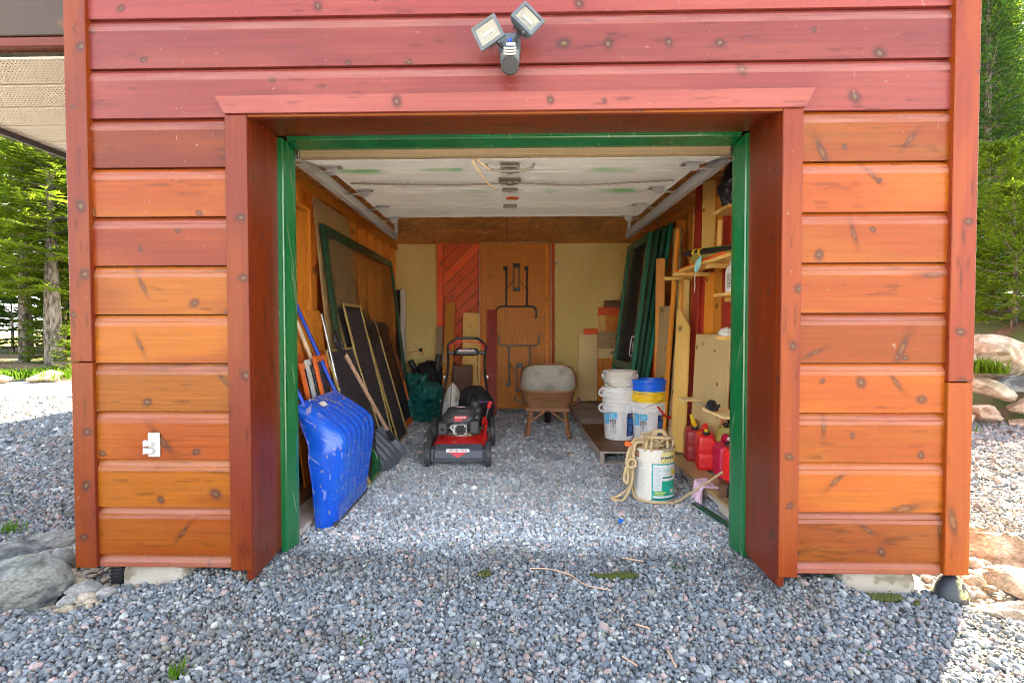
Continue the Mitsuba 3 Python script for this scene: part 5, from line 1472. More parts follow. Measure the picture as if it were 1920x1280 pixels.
outer = grid(73, 9, tray)
bott = tray(np.linspace(0, 1, 73), np.zeros(73))
floor_ = trimesh.Trimesh(np.vstack([bott[:-1], bott[:-1].mean(0)]), [[i, (i + 1) % 72, 72] for i in range(72)], process=False)
B('tray', cat(outer, floor_), 'rusty_paint', sm=50)
inn = lambda u, v: (lambda p: np.stack([(p[..., 0]) * 0.985, 0.42 + (p[..., 1] - 0.42) * 0.985, p[..., 2] + 0.004], -1))(tray(u, v))
bi = inn(np.linspace(0, 1, 73), np.zeros(73))
B('cement_lining', cat(grid(73, 9, lambda u, v: inn(u, v * 0.985)), trimesh.Trimesh(np.vstack([bi[:-1], bi[:-1].mean(0)]), [[i, 72, (i + 1) % 72] for i in range(72)], process=False)), 'cement_residue', sm=50)
B('rim', tube(tray(np.linspace(0, 1, 73)[:-1], np.ones(72)), 0.0155, 8, closed=True), 'rusty_paint')
for s in (-1, 1):
    B('handle', tube(smooth_path([(s * 0.325, -0.33, 0.475), (s * 0.285, -0.05, 0.40), (s * 0.235, 0.25, 0.325), (s * 0.16, 0.60, 0.29), (s * 0.065, 0.93, 0.21)], 6), 0.019, 12, caps=False), 'rusty_paint')
    B('grip_end', xf(lathe([(0.014, 0), (0.023, 0), (0.023, 0.10), (0.019, 0.10)], 16), frame((s * 0.327, -0.345, 0.4785), (1, -0.1, 0.02), (0.02, 0.26, 1.0))), 'rusty_paint')
    B('leg', tube(smooth_path([(s * 0.195, 0.22, 0.315), (s * 0.215, 0.10, 0.16), (s * 0.238, 0.02, 0.012)], 4), [0.029] * 9, 4), 'rusty_paint', sm=30)
    B('foot', cbox((s * 0.238 - 0.028, -0.02, 0.0), (s * 0.238 + 0.028, 0.06, 0.014), 0.003), 'rusty_paint')
    B('leg_brace', tube([(s * 0.222, 0.085, 0.15), (0.0, 0.16, 0.305)], 0.013, 6), 'rusty_paint')
B('cross_bar', cbox((-0.255, 0.165, 0.270), (0.255, 0.215, 0.312), 0.006), 'rusty_paint')
kw = key_for(k + '__wheel')
put(kw, 'tyre', xf(xf(lathe([(0.09, -0.035), (0.15, -0.042), (0.18, -0.03), (0.19, 0), (0.18, 0.03), (0.15, 0.042), (0.09, 0.035)], 36), M((0, 0.93, 0.19), ry=90)), mb), 'black_rubber', smooth=50)
put(kw, 'rim', xf(xf(lathe([(0, -0.03), (0.10, -0.028), (0.10, 0.028), (0, 0.03)], 24), M((0, 0.93, 0.19), ry=90)), mb), 'rusty_paint', smooth=40)

# ------------------------------------------------------------------ cans on the right


def jerry_can(label, c, w, d, h, mat, capmat, spout=None, rz=0, handle=True):
    """A blow-moulded can, w across, d deep, h tall, its spout at the near end."""
    k = thing('gas_can', label, 'gas can')
    m = M(c, rz=rz)

    def body(u, v):
        a_ = u * 2 * np.pi
        c_, s_ = np.cos(a_), np.sin(a_)
        e = 0.32
        f_ = np.interp(v, [0, 0.04, 0.5, 0.80, 0.93, 1], [0.90, 1.0, 1.0, 0.97, 0.78, 0.30])
        g_ = np.interp(v, [0, 0.04, 0.5, 0.80, 0.93, 1], [0.94, 1.0, 1.0, 0.98, 0.90, 0.55])
        bulge = 1 - 0.035 * np.exp(-((v - 0.45) / 0.05) ** 2)
        return np.stack([np.sign(c_) * np.abs(c_) ** e * w / 2 * f_ * bulge, np.sign(s_) * np.abs(s_) ** e * d / 2 * g_ * bulge, np.interp(v, [0, 0.04, 0.5, 0.80, 0.93, 1], [0, 0.012, 0.5 * h, 0.82 * h, 0.95 * h, h])], -1)
    b_ = grid(61, 22, body)
    n_ = 60
    top = body(np.linspace(0, 1, 61)[:-1], np.ones(60)); bot = body(np.linspace(0, 1, 61)[:-1], np.zeros(60))
    caps_ = trimesh.Trimesh(np.vstack([top, top.mean(0), bot, bot.mean(0)]), [[i, (i + 1) % n_, n_] for i in range(n_)] + [[61 + i, 121, 61 + (i + 1) % n_] for i in range(n_)], process=False)
    put(k, 'body', xf(cat(b_, caps_), m), mat, smooth=40)
    if handle:
        put(k, 'handle', xf(tube(smooth_path([(0, -d * 0.20, h * 0.96), (0, -d * 0.12, h * 1.13), (0, d * 0.10, h * 1.17), (0, d * 0.33, h * 1.08), (0, d * 0.42, h * 0.88)], 5), [w * 0.13] * 21, 8), m), mat, smooth=50)
    yc = -d * 0.30
    put(k, 'cap', xf(xf(lathe([(0, 0.032), (0.024, 0.032), (0.027, 0.026), (0.027, 0.0), (0, 0.0)], 20), M((0, yc, h * 0.945), rx=14)), m), 'black_plastic', smooth=40)
    if spout == 'long':
        put(k, 'spout', xf(tube(smooth_path([(0, yc, h * 0.98 + 0.025), (-0.02, yc - 0.03, h + 0.07), (-0.035, yc - 0.045, h + 0.12)], 4), [0.020, 0.020, 0.020, 0.019, 0.018, 0.016, 0.014, 0.013, 0.012], 12), m), capmat, smooth=50)
    elif spout:
        put(k, 'stopper', xf(xf(lathe([(0, 0.016), (0.014, 0.016), (0.016, 0.0)], 14), M((0, yc, h * 0.945 + 0.032), rx=14)), m), capmat, smooth=40)
    return k


ZP = 0.1235
jerry_can('dirty dark red gas can with a long yellow spout, left of the bright red one', (1.575, 2.10, ZP), 0.155, 0.24, 0.275, 'dark_red_plastic', 'yellow_plastic', 'long', rz=-12)
jerry_can('bright red gas can with a black and yellow cap in the middle of the group', (1.575, 1.83, ZP), 0.150, 0.25, 0.285, 'red_plastic', 'yellow_plastic', 'short', rz=-14)
jerry_can('crimson gas can with plain black cap between the bright red one and the ribbed jug', (1.635, 1.56, ZP), 0.16, 0.22, 0.255, 'crimson_plastic', 'black_plastic', None, rz=-8)
k = thing('oil_can', 'olive yellow metal can with an orange top behind the red gas cans', 'oil can')
mo = M((1.715, 1.72, ZP))
put(k, 'body', xf(lathe([(0, 0), (0.085, 0), (0.09, 0.01), (0.09, 0.30), (0.075, 0.345), (0.04, 0.365), (0, 0.368)], 28), mo), 'olive_metal', smooth=40)
put(k, 'cap', xf(tube([(-0.03, -0.04, 0.355), (-0.055, -0.07, 0.375)], 0.018, 12), mo), 'black_plastic', smooth=40)
put(k, 'handle', xf(tube(smooth_path([(-0.05, 0.0, 0.36), (-0.045, 0.0, 0.405), (0.02, 0.0, 0.415), (0.07, 0.0, 0.39), (0.08, 0.0, 0.33)], 4), 0.010, 8), mo), 'orange_paint', smooth=50)
k = thing('fuel_jug', 'red ribbed fuel jug with a white tap beside the right door jamb', 'fuel jug')
mj = M((1.560, 1.165, ZP))
pr = [(0, 0), (0.094, 0)]
for i in range(17):
    z = 0.014 + i * 0.0155
    pr += [(0.094, z), (0.0985, z + 0.004), (0.0985, z + 0.009), (0.094, z + 0.0125)]
pr += [(0.094, 0.285), (0.088, 0.300), (0.07, 0.310), (0.0, 0.312)]
put(k, 'body', xf(lathe(pr, 40), mj), 'red_plastic', smooth=30)
put(k, 'dusty_top', xf(lathe([(0.02, 0.3135), (0.068, 0.3120), (0.086, 0.3025)], 40), mj), 'dark_red_plastic', smooth=40)
put(k, 'tap', xf(cat(lathe([(0, 0.35), (0.024, 0.35), (0.026, 0.345), (0.026, 0.312)], 16), cbox((-0.075, -0.016, 0.352), (0.02, 0.016, 0.374), 0.006)), mj), 'aged_white', smooth=40)

# rag, wood block, small black box, scrap of paper
rng_c = np.random.default_rng(3)


def rag(u, v):
    s = v * 0.40
    x = np.where(s < 0.10, 1.455 - s, 1.355 - 0.10 * (s - 0.10))
    z = np.where(s < 0.10, ZP + 0.006, ZP + 0.006 - (s - 0.10) * 0.40)
    z = np.maximum(z - 0.0 * u, 0.018)
    y = 1.20 + 0.24 * u + 0.03 * np.sin(v * 4 + u * 2)
    w = np.sin(u * 22 + v * 3) * 0.010 * np.clip((s - 0.08) * 12, 0, 1)
    return np.stack([x - w - 0.02 * np.clip(s - 0.10, 0, 1), y + 0.02 * np.cos(u * 9) * v, z + np.where(s < 0.1, 0.006 * np.sin(u * 15), 0)], -1)


rg = grid(50, 40, rag)
uu, vv_ = np.meshgrid(np.linspace(0, 1, 50), np.linspace(0, 1, 40), indexing='ij')
one('rag', rg, 'check_cloth', 'pink and white checked rag draped over the edge of the low pallet', 'rag', smooth=True, uv=np.stack([uu.ravel() * 1.3, vv_.ravel() * 2.1], -1))
mm, uv = grain(cbox((-0.03, -0.08, 0), (0.03, 0.08, 0.085), 0.004), 1, 7)
kk = thing('wood_block', 'small brown wood block on the low pallet beside the checked rag', 'wood block')
put(kk, None, (xf(mm, M((1.445, 1.115, ZP), rz=-25)), uv), 'lumber')
one('small_box', xf(cbox((-0.045, -0.03, 0), (0.045, 0.03, 0.07), 0.006), M((1.475, 1.02, ZP), rz=4)), 'black_plastic', 'small black box on the low pallet in front of the ribbed fuel jug', 'box', smooth=40)
one('paper_scrap', xf(grid(8, 4, lambda u, v: np.stack([0.03 * np.cos(u * 3), 0.09 * v, 0.03 * np.sin(u * 3) + 0.012], -1)), M((1.225, 1.42, 0.008), rz=12)), 'white_plastic', 'curled white paper scrap on the gravel right of the printed pail', 'paper')
one('bottle_cap', lathe([(0, 0.012), (0.016, 0.012), (0.018, 0)], 14).apply_transform(M((0.71, 0.905, 0.006), rx=12)), 'blue_plastic', 'small blue bottle cap on the gravel in front of the printed pail', 'bottle cap')

# ------------------------------------------------------------------ right wall: boards, shelves, doors
boards = [
    ('tall dark red stained board reaching almost to the ceiling', 2, [1.66, 2.489, 2.52], [1.6, 2.389, 0.16], [0.03, -0.085], 0.03),
    ('thin pale strip just left of the tallest dark red board', 1, [1.74, 2.778, 2.391], [1.71, 2.678, 0.16], [0.01, -0.062], 0.03),
    ('shorter dark red board between the tall red one and the yellow pine board', 2, [1.72, 2.418, 2.298], [1.68, 2.368, 0.16], [0.02, -0.077], 0.025),
    ('wide yellow pine board with a knot, standing above the tool shelf', 1, [1.68, 2.199, 2.505], [1.66, 2.199, 1.78], [0.07, -0.099], 0.025),
    ('amber board with dark knots below the tool shelf', 0, [1.74, 2.287, 1.73], [1.69, 2.287, 0.16], [0.05, -0.173], 0.03),
    ('orange brown board standing right beside the yellow pine board', 0, [1.77, 2.133, 2.403], [1.72, 2.133, 0.16], [0.04, -0.158], 0.025),
    ('narrow yellow batten right of the wide yellow pine board', 1, [1.68, 1.859, 2.113], [1.66, 1.859, 1.78], [0.02, -0.031], 0.02),
    ('dark red board behind the white jug', 2, [1.77, 1.98, 2.19], [1.74, 1.98, 0.16], [0.03, -0.065], 0.025),
    ('red brown board nearest the right door jamb', 2, [1.79, 1.901, 2.194], [1.76, 1.901, 0.16], [0.02, -0.045], 0.025),
    ('long thin orange batten slanting across the brown boards', 0, [1.66, 2.662, 2.199], [1.44, 2.642, 0.15], [0.02, -0.032], 0.03),
    ('dull olive board left of the slanting orange batten', 4, [1.74, 3.215, 2.295], [1.68, 3.215, 0.15], [0.05, -0.107], 0.025),
    ('brown board with a knot right beside the green screen doors', 0, [1.6, 3.09, 1.965], [1.5, 3.09, 0.15], [0.08, -0.044], 0.03),
    ('short brown board standing behind the right bucket stack', 4, [1.56, 3.053, 1.467], [1.48, 3.053, 0.15], [0.07, -0.166], 0.03),
    ('tan board under the tool shelf, left of the gold coloured one', 1, [1.66, 2.755, 1.735], [1.6, 2.755, 0.15], [0.03, -0.051], 0.02),
    ('gold coloured narrow board under the tool shelf between two paler ones', 0, [1.66, 2.627, 1.713], [1.6, 2.627, 0.15], [0.03, -0.031], 0.02),
    ('narrow yellow board directly under the hanging face mask', 1, [1.65, 2.483, 1.69], [1.59, 2.483, 0.15], [0.04, -0.033], 0.02),
    ('thin reddish board at the right side of the green doors, partly behind a brown one', 9, [1.55, 3.176, 1.438], [1.47, 3.176, 0.15], [0.02, -0.146], 0.02),
    ('wide smooth pale cedar board standing behind the gas cans', 6, [1.58, 2.853, 1.079], [1.53, 2.733, 0.15], [0.1, -0.461], 0.022),
    ('dark brown strip between the pale cedar board and the knotty plywood', 7, [1.69, 2.421, 1.081], [1.63, 2.421, 0.15], [0.02, -0.08], 0.02),
]
for lab, fam, tl, bl, dw, th in boards:
    plank_q(lab, fam, tl, bl, dw, th, group=None)
tl, bl, dw = np.array([1.52, 2.29, 1.408]), np.array([1.44, 2.29, 0.15]), np.array([0.08, -0.11, 0])
L_, W_ = float(np.linalg.norm(tl - bl)), float(np.linalg.norm(dw))
mm, uv = grain(prism([(0, 0), (W_, 0), (W_, L_ - 0.16), (W_ * 0.25, L_), (0, L_)], 0.02, -0.02), 1, 1)
kk = thing('board', 'yellow board with an obliquely cut top below the face mask', 'board')
put(kk, None, (xf(mm, frame(bl, dw, tl - bl)), uv), 'lumber')
m = frame((1.585, 2.24, 0.125), (0.10, -0.50, 0.0), (0.055, 0.011, 1.06))
slab('plywood_sheet', 'pale knotty plywood piece leaning behind the gas cans', m, 0.51, 1.065, 0.015, 3, 'plywood')
for i, (x_, y_) in enumerate(((0.30, 0.93), (0.36, 0.66), (0.385, 0.40), (0.12, 0.98))):
    put('plywood_sheet_003' if 'plywood_sheet_003' in scene else kk, 'knot', xf(xf(lathe([(0, 0.0015), (0.010, 0.0012), (0.014, 0)], 14), M((x_, y_, 0.0))), m), 'rusty_paint')

# green screen doors stacked on edge
for i, (lab, dx) in enumerate((('green framed screen door with a pull handle, front of the stack on the right', 0.0), ('dark green screen door second in the stack on the right', 0.052), ('dark green screen door third in the stack on the right', 0.100), ('green screen door hindmost in the stack, its worn edge showing', 0.145))):
    m = frame((1.275 + dx * 0.9, 4.40 - 0.02 * i, 0.146), (0.0, -1.0, 0.0), (0.265 + 0.02 * i, 0.0, 2.12))
    k = screen('screen_door', lab, 'screen door', m, 1.08, 2.15 + 0.03 * i, 0.085, 0.040, 'door_green' if i in (0, 3) else 'dark_green_paint', 'insect_mesh' if i == 0 else 'dense_mesh', mid=0.62)
    if i == 0:
        put(k, 'handle', xf(tube(smooth_path([(1.045, 0.80, 0.04), (1.045, 0.80, 0.07), (1.045, 0.90, 0.075), (1.045, 1.0, 0.07), (1.045, 1.0, 0.04)], 4), 0.006, 8), m), 'grey_metal', smooth=60)
        put(k, 'latch_plate', xf(cbox((0.985, 0.84, 0.040), (1.015, 0.95, 0.043), 0.001), m), 'grey_metal')

# shelf with brackets and what lies on it
k = thing('tool_shelf', 'rough wooden shelf high on the right wall with tools on it', 'shelf')
put(k, 'shelf_board', grain(cbox((1.495, 1.20, 1.735), (1.66, 2.28, 1.760), 0.002), 1, 1), 'lumber')
for y, x0_ in ((2.24, 1.44), (2.66, 1.48), (1.60, 1.50)):
    put(k, 'bracket', grain(cbox((x0_, y, 1.700), (1.80, y + 0.05, 1.734), 0.004), 0, 1), 'lumber')
mm, uv = grain(cbox((-0.035, 0, 0), (0.035, 1.25, 0.035), 0.003), 1, 9)
kk = thing('board', 'short red brown offcut lying slantwise on the tool shelf', 'board')
put(kk, None, (xf(mm, M((1.56, 1.42, 1.7615), rz=-3)), uv), 'lumber')
mm, uv = grain(cbox((-0.03, 0, 0), (0.03, 0.6, 0.05), 0.003), 1, 0)
kk = thing('board', 'thick brown offcut on the tool shelf behind the hand saw', 'board')
put(kk, None, (xf(mm, M((1.615, 1.60, 1.7975), rz=2)), uv), 'lumber')
k = thing('hand_saw', 'black and green pruning saw with yellow bands lying on the tool shelf', 'saw')
ms = frame((1.545, 2.27, 1.895), (0.03, -1.0, -0.095), (1, 0, 0))
put(k, 'grip', xf(tube([(0.0, 0, 0), (0.06, 0, 0), (0.18, 0, 0), (0.30, 0, 0)], [0.022, 0.028, 0.03, 0.026], 10), ms), 'black_plastic', smooth=50)
put(k, 'band', xf(tube([(0.37, 0, 0), (0.40, 0, 0)], 0.034, 12), ms), 'yellow_plastic', smooth=40)
put(k, 'band', xf(tube([(0.24, 0, 0.0), (0.27, 0, 0.0)], 0.033, 12), ms), 'yellow_plastic', smooth=40)
put(k, 'sheath', xf(cat(tube([(0.30, 0, 0), (0.44, 0, 0), (0.62, 0, 0), (0.98, 0.0, 0)], [0.026, 0.030, 0.026, 0.010], 8)), ms), 'black_plastic', smooth=50)
put(k, 'blade_guard', xf(prism([(0.50, -0.012), (0.98, -0.006), (0.98, 0.004), (0.70, 0.016), (0.52, 0.014)], 0.01, 0.018), ms), 'green_paint')
k = thing('hedge_shear', 'dull green shear blade lying under the pruning saw on the tool shelf', 'shear')
put(k, 'blade', xf(prism([(0, 0), (0.12, -0.05), (0.75, -0.015), (0.75, 0.02), (0.15, 0.06)], 0.012), frame((1.53, 2.10, 1.82), (0.05, -1, -0.04), (0.25, 0, -1))), 'olive_metal')
k = thing('face_mask', 'light blue cloth face mask hanging from the tool shelf by its string', 'face mask')


def mask(u, v):
    w = np.interp(v, [0, 0.25, 0.65, 1], [0.022, 0.030, 0.050, 0.030])
    return np.stack([1.478 - 0.045 * v + 0.006 * np.sin(u * 8 + v * 5), 1.69 - 0.01 * v + (u - 0.5) * 2 * w * 0.6 - 0.0 * v, 1.80 - 0.125 * v + (u - 0.5) * w * 1.2], -1)


put(k, 'cloth', grid(14, 14, mask), 'cyan_cloth', smooth=60)
put(k, 'string', tube(smooth_path([(1.435, 1.685, 1.68), (1.432, 1.685, 1.62), (1.436, 1.69, 1.57), (1.43, 1.69, 1.52)], 4), 0.0025, 5), 'aged_white')
k = thing('jug_shelf', 'small wooden ledge on the right wall holding the white jug', 'shelf')
put(k, 'ledge', grain(cbox((1.530, 1.15, 1.475), (1.80, 1.56, 1.498), 0.002), 1, 1), 'lumber')
put(k, 'bracket', grain(cbox((1.60, 1.50, 1.438), (1.80, 1.535, 1.474), 0.002), 0, 1), 'lumber')
k = thing('jug', 'dusty white plastic jug with a faded label on the small ledge', 'jug')
mj = M((1.612, 1.395, 1.4985))
put(k, 'body', xf(lathe([(0, 0), (0.052, 0), (0.058, 0.008), (0.058, 0.15), (0.050, 0.18), (0.027, 0.205), (0.025, 0.212), (0, 0.212)], 28), mj), 'aged_white', smooth=40)
put(k, 'cap', xf(lathe([(0.027, 0.208), (0.029, 0.210), (0.029, 0.236), (0.025, 0.240), (0, 0.240)], 20), mj), 'aged_white', smooth=40)
vm, vc = print_on_cone([(-165, -60, 0.03, 0.14, (0.50, 0.47, 0.34), 0)] + text_lines(-160, -115, 0.04, 0.13, 8, (0.20, 0.22, 0.20), 1, rl) + text_lines(-110, -70, 0.04, 0.13, 6, (0.30, 0.32, 0.28), 1, rl), 0.058, 0.058, 1.0, (0, 0, 0))
put(k, 'label', xf(vm, mj), 'printed', color=vc)
mm, uv = grain(cbox((1.52, 1.28, 2.085), (1.80, 1.56, 2.11), 0.003), 0, 1)
kk = thing('bracket_board', 'pale board end jutting out under the hanging black bag', 'board')
put(kk, None, (xf(mm, M((0, 0, 0))), uv), 'lumber')
bagm = cloth_heap((1.60, 1.40, 2.125), (0.17, 0.24, 0.40), 41, 0.35, fold=12)
one('black_bag', bagm, 'black_plastic', 'crumpled black plastic bag hanging in the top right corner by the jamb', 'bag', smooth=25)
one('hanging_cord', tube(smooth_path([(1.475, 0.98, 2.20), (1.47, 1.02, 2.05), (1.48, 1.05, 1.85), (1.49, 1.06, 1.70)], 5), 0.006, 6), 'aged_white', 'thin pale cord hanging beside the black bag', 'cord')
k = thing('drill_ledge', 'small wooden ledge in front of the knotty plywood', 'shelf')
put(k, 'ledge', grain(cbox((1.43, 1.10, 0.632), (1.60, 1.50, 0.650), 0.002), 1, 3), 'lumber')
put(k, 'bracket', grain(cbox((1.50, 1.12, 0.560), (1.53, 1.16, 0.631), 0.002), 2, 3), 'lumber')
put(k, 'post', grain(cbox((1.605, 1.12, 0.125), (1.63, 1.18, 0.90), 0.002), 2, 0), 'lumber')
k = thing('hand_drill', 'black hand drill with a long steel bit lying on the lower ledge', 'drill')
md = frame((1.44, 1.62, 0.668), (0.015, -1, 0.02), (1, 0, 0))
put(k, 'bit', xf(tube([(0, 0, 0), (0.17, 0, 0)], 0.004, 8), md), 'aluminium')
put(k, 'chuck', xf(tube([(0.16, 0, 0), (0.18, 0, 0), (0.21, 0, 0)], [0.010, 0.017, 0.018], 12), md), 'dull_steel', smooth=40)
put(k, 'body', xf(cat(tube([(0.205, 0, 0), (0.24, 0, 0), (0.30, 0, 0), (0.36, 0, 0.004)], [0.016, 0.022, 0.024, 0.016], 10), lathe([(0, -0.008), (0.035, -0.008), (0.035, 0.008), (0, 0.008)], 20).apply_transform(M((0.27, 0.0, 0.022), ry=90)), tube([(0.34, 0, 0.0), (0.40, 0, 0.03)], 0.012, 8)), md), 'black_plastic', smooth=40)
one('glove', cloth_heap((1.55, 1.36, 1.185), (0.10, 0.16, 0.08), 51, 0.4), 'aged_white', 'grey white work glove lying on a peg above the knotty plywood', 'glove', smooth=50)
k = thing('wall_peg', 'short wooden peg under the work glove', 'peg')
put(k, None, *(lambda r: (r, 'lumber'))(grain(cbox((1.50, 1.28, 1.160), (1.79, 1.42, 1.184), 0.003), 0, 1)))
k = thing('cedar_ledge', 'small wooden ledge in front of the pale cedar board', 'shelf')
put(k, None, *(lambda r: (r, 'lumber'))(grain(cbox((1.40, 1.84, 0.650), (1.56, 1.98, 0.668), 0.003), 1, 3)))

# offcuts stacked against the back wall on the right
off = [
    ('tall tan plank at the left end of the offcut pile by the back wall', 3, 1.02, 1.30, 0.15, 1.145, 5.50, 0.03),
    ('short red brown offcut behind the tall tan plank', 9, 1.11, 1.32, 0.15, 1.230, 5.56, 0.02),
    ('orange plywood offcut at the bottom of the pile beside the tan plank', 8, 1.302, 1.80, 0.15, 0.790, 5.46, 0.015),
    ('strip of strand board lying over the orange plywood offcut', 3, 1.300, 1.80, 0.792, 0.935, 5.45, 0.015),
    ('square grey brown board in the middle of the offcut pile', 4, 1.305, 1.56, 0.937, 1.185, 5.46, 0.02),
    ('yellow brown offcut right of the square grey board', 3, 1.563, 1.80, 0.937, 1.20, 5.47, 0.02),
    ('wide brown board above the square grey one', 8, 1.44, 1.84, 1.187, 1.43, 5.60, 0.02),
    ('small yellow block at the left end of the wide brown board', 1, 1.33, 1.438, 1.187, 1.43, 5.60, 0.03),
    ('long red brown board near the top of the offcut pile', 9, 1.33, 1.84, 1.432, 1.555, 5.61, 0.03),
    ('black strip lying on top of the offcut pile', 7, 1.42, 1.84, 1.557, 1.66, 5.62, 0.02),
]
for lab, fam, xa, xb, za, zb_, y, th in off:
    mm, uv = grain(cbox((xa, y, za), (xb, y + th, zb_), 0.002), 2 if (zb_ - za) > (xb - xa) else 0, fam)
    kk = thing('offcut', lab, 'offcut')
    put(kk, None, (mm, uv), 'lumber')
one('wall_outlet', cbox((0.70, 5.685, 0.60), (0.755, 5.699, 0.70), 0.003), 'aged_white', 'small white outlet plate low on the back wall right of the folding table', 'outlet')
P('door_green', (0.012, 0.13, 0.075), 0.32, specular=0.6)

# ------------------------------------------------------------------ twin flood light with motion sensor
k = thing('flood_light', 'grey twin head flood light with motion sensor above the garage opening', 'flood light')
oct_ = Polygon([(0.052 * math.cos(a_ * math.pi / 4 + 0.39), 0.056 * math.sin(a_ * math.pi / 4 + 0.39)) for a_ in range(8)])
F0 = np.array([0.000, -0.030, 2.525])
up_wall = np.array([[1, 0, 0, F0[0]], [0, 0, -1, F0[1]], [0, 1, 0, F0[2]], [0, 0, 0, 1.0]])       # local z points out of the wall
put(k, 'base_plate', xf(cat(prism(oct_, 0.022), cbox((-0.028, -0.02, 0.022), (0.028, 0.052, 0.034), 0.006)), up_wall), 'slate_paint', smooth=30)
put(k, 'screw_cover', xf(lathe([(0, 0.006), (0.009, 0.005), (0.010, 0)], 12), up_wall @ M((0.0, 0.016, 0.034))), 'deep_blue')
put(k, 'white_clip', xf(cbox((-0.016, -0.012, 0.034), (0.024, 0.004, 0.040), 0.002), up_wall), 'white_plastic')
for i, (c, ax, out, elbow) in enumerate((((-0.093, -0.175, 2.515), (0.42, 0.0, 0.215), (-0.25, -1.0, -0.25), ((-0.02, -0.05, 2.510), (-0.045, -0.10, 2.508))), ((0.075, -0.175, 2.568), (0.38, 0.0, -0.32), (0.28, -1.0, 0.10), ((0.022, -0.05, 2.540), (0.040, -0.10, 2.548))))):
    H_ = key_for(k + '__lamp_head')
    o = np.array(out, float); o /= np.linalg.norm(o)
    a_ = np.array(ax, float); a_ -= o * (a_ @ o); a_ /= np.linalg.norm(a_)
    b_ = np.cross(o, a_)
    mh = np.eye(4); mh[:3, 0], mh[:3, 1], mh[:3, 2], mh[:3, 3] = a_, b_, o, c
    w, h = 0.055, 0.046
    bez = prism(Polygon([(-w, -h), (w, -h), (w, h), (-w, h)]).buffer(0.004).difference(Polygon([(-w + 0.009, -h + 0.009), (w - 0.009, -h + 0.009), (w - 0.009, h - 0.009), (-w + 0.009, h - 0.009)])), 0.018, -0.006)
    put(H_, 'bezel', xf(bez, mh), 'slate_paint')
    hous = trimesh.convex.convex_hull(np.array([(sx * w * q_, sy * h * q_, z_) for sx in (-1, 1) for sy in (-1, 1) for q_, z_ in ((1.0, -0.007), (0.96, -0.022), (0.55, -0.062))]))
    fins_ = [cbox((-0.030 + 0.011 * j, -h * 0.92, -0.066), (-0.027 + 0.011 * j, h * 0.92, -0.02), 0.001) for j in range(6)]
    put(H_, 'housing', xf(hous, mh), 'slate_paint')
    put(H_, 'cooling_fins', xf(cat(*fins_), mh), 'slate_paint', kind='stuff')
    refl = trimesh.Trimesh([(-w + 0.009, -h + 0.009, 0.004), (w - 0.009, -h + 0.009, 0.004), (w - 0.009, h - 0.009, 0.004), (-w + 0.009, h - 0.009, 0.004), (-0.030, -0.012, -0.0065), (0.030, -0.012, -0.0065), (0.030, 0.012, -0.0065), (-0.030, 0.012, -0.0065)],
                           [[0, 1, 5], [0, 5, 4], [1, 2, 6], [1, 6, 5], [2, 3, 7], [2, 7, 6], [3, 0, 4], [3, 4, 7], [4, 5, 6], [4, 6, 7]])
    put(H_, 'reflector', xf(refl, mh), 'lamp_reflector')
    put(H_, 'bulb', xf(tube([(-0.025, 0, 0.0), (0.025, 0, 0.0)], 0.0045, 8), mh), 'aged_white')
    put(H_, 'glass', xf(trimesh.Trimesh([(-w + 0.009, -h + 0.009, 0.007), (w - 0.009, -h + 0.009, 0.007), (w - 0.009, h - 0.009, 0.007), (-w + 0.009, h - 0.009, 0.007)], [[0, 1, 2], [0, 2, 3]]), mh), 'clear_glass')
    put(H_, 'bracket_ear', xf(cbox((0.018, -h - 0.014, -0.012), (0.030, -h - 0.004, 0.004), 0.002), mh), 'slate_paint')
    back = (mh @ np.array([0, -0.01, -0.055, 1]))[:3]
    put(k, 'arm', tube(smooth_path([elbow[0], elbow[1], back], 4), 0.0105, 10), 'slate_paint', smooth=50)
S_ = key_for(k + '__sensor')
ms = frame((0.0, -0.135, 2.390), (1, 0, 0), (0, -0.45, 1.0)) @ M(rx=90)
ms = np.eye(4); oo = np.array([0, -0.86, -0.50]); bb = np.array([0, -0.50, 0.86]); ms[:3, 0], ms[:3, 1], ms[:3, 2], ms[:3, 3] = (1, 0, 0), bb, oo, (0.0, -0.10, 2.447)
put(S_, 'body', xf(cat(cbox((-0.042, -0.040, -0.03), (0.042, 0.046, 0.045), 0.018), lathe([(0, 0.062), (0.030, 0.062), (0.040, 0.050), (0.041, -0.01), (0, -0.01)], 28).apply_transform(M((0, -0.028, 0)))), ms), 'slate_paint', smooth=45)
put(S_, 'lens_cap', xf(lathe([(0, 0.064), (0.034, 0.063), (0.038, 0.055)], 24).apply_transform(M((0, -0.028, 0.002))), ms), 'black_rubber', smooth=40)
for j in range(3):
    put(S_, 'lens_strip', xf(tube(smooth_path([(-0.026, 0.018 + 0.011 * j, 0.046), (0, 0.016 + 0.011 * j, 0.054), (0.026, 0.018 + 0.011 * j, 0.046)], 5), 0.0042, 8), ms), 'outlet_white', smooth=50)
put(k, 'sensor_arm', tube(smooth_path([(0.002, -0.05, 2.505), (0.0, -0.085, 2.488), (0.0, -0.10, 2.464)], 4), 0.012, 10), 'black_plastic', smooth=50)

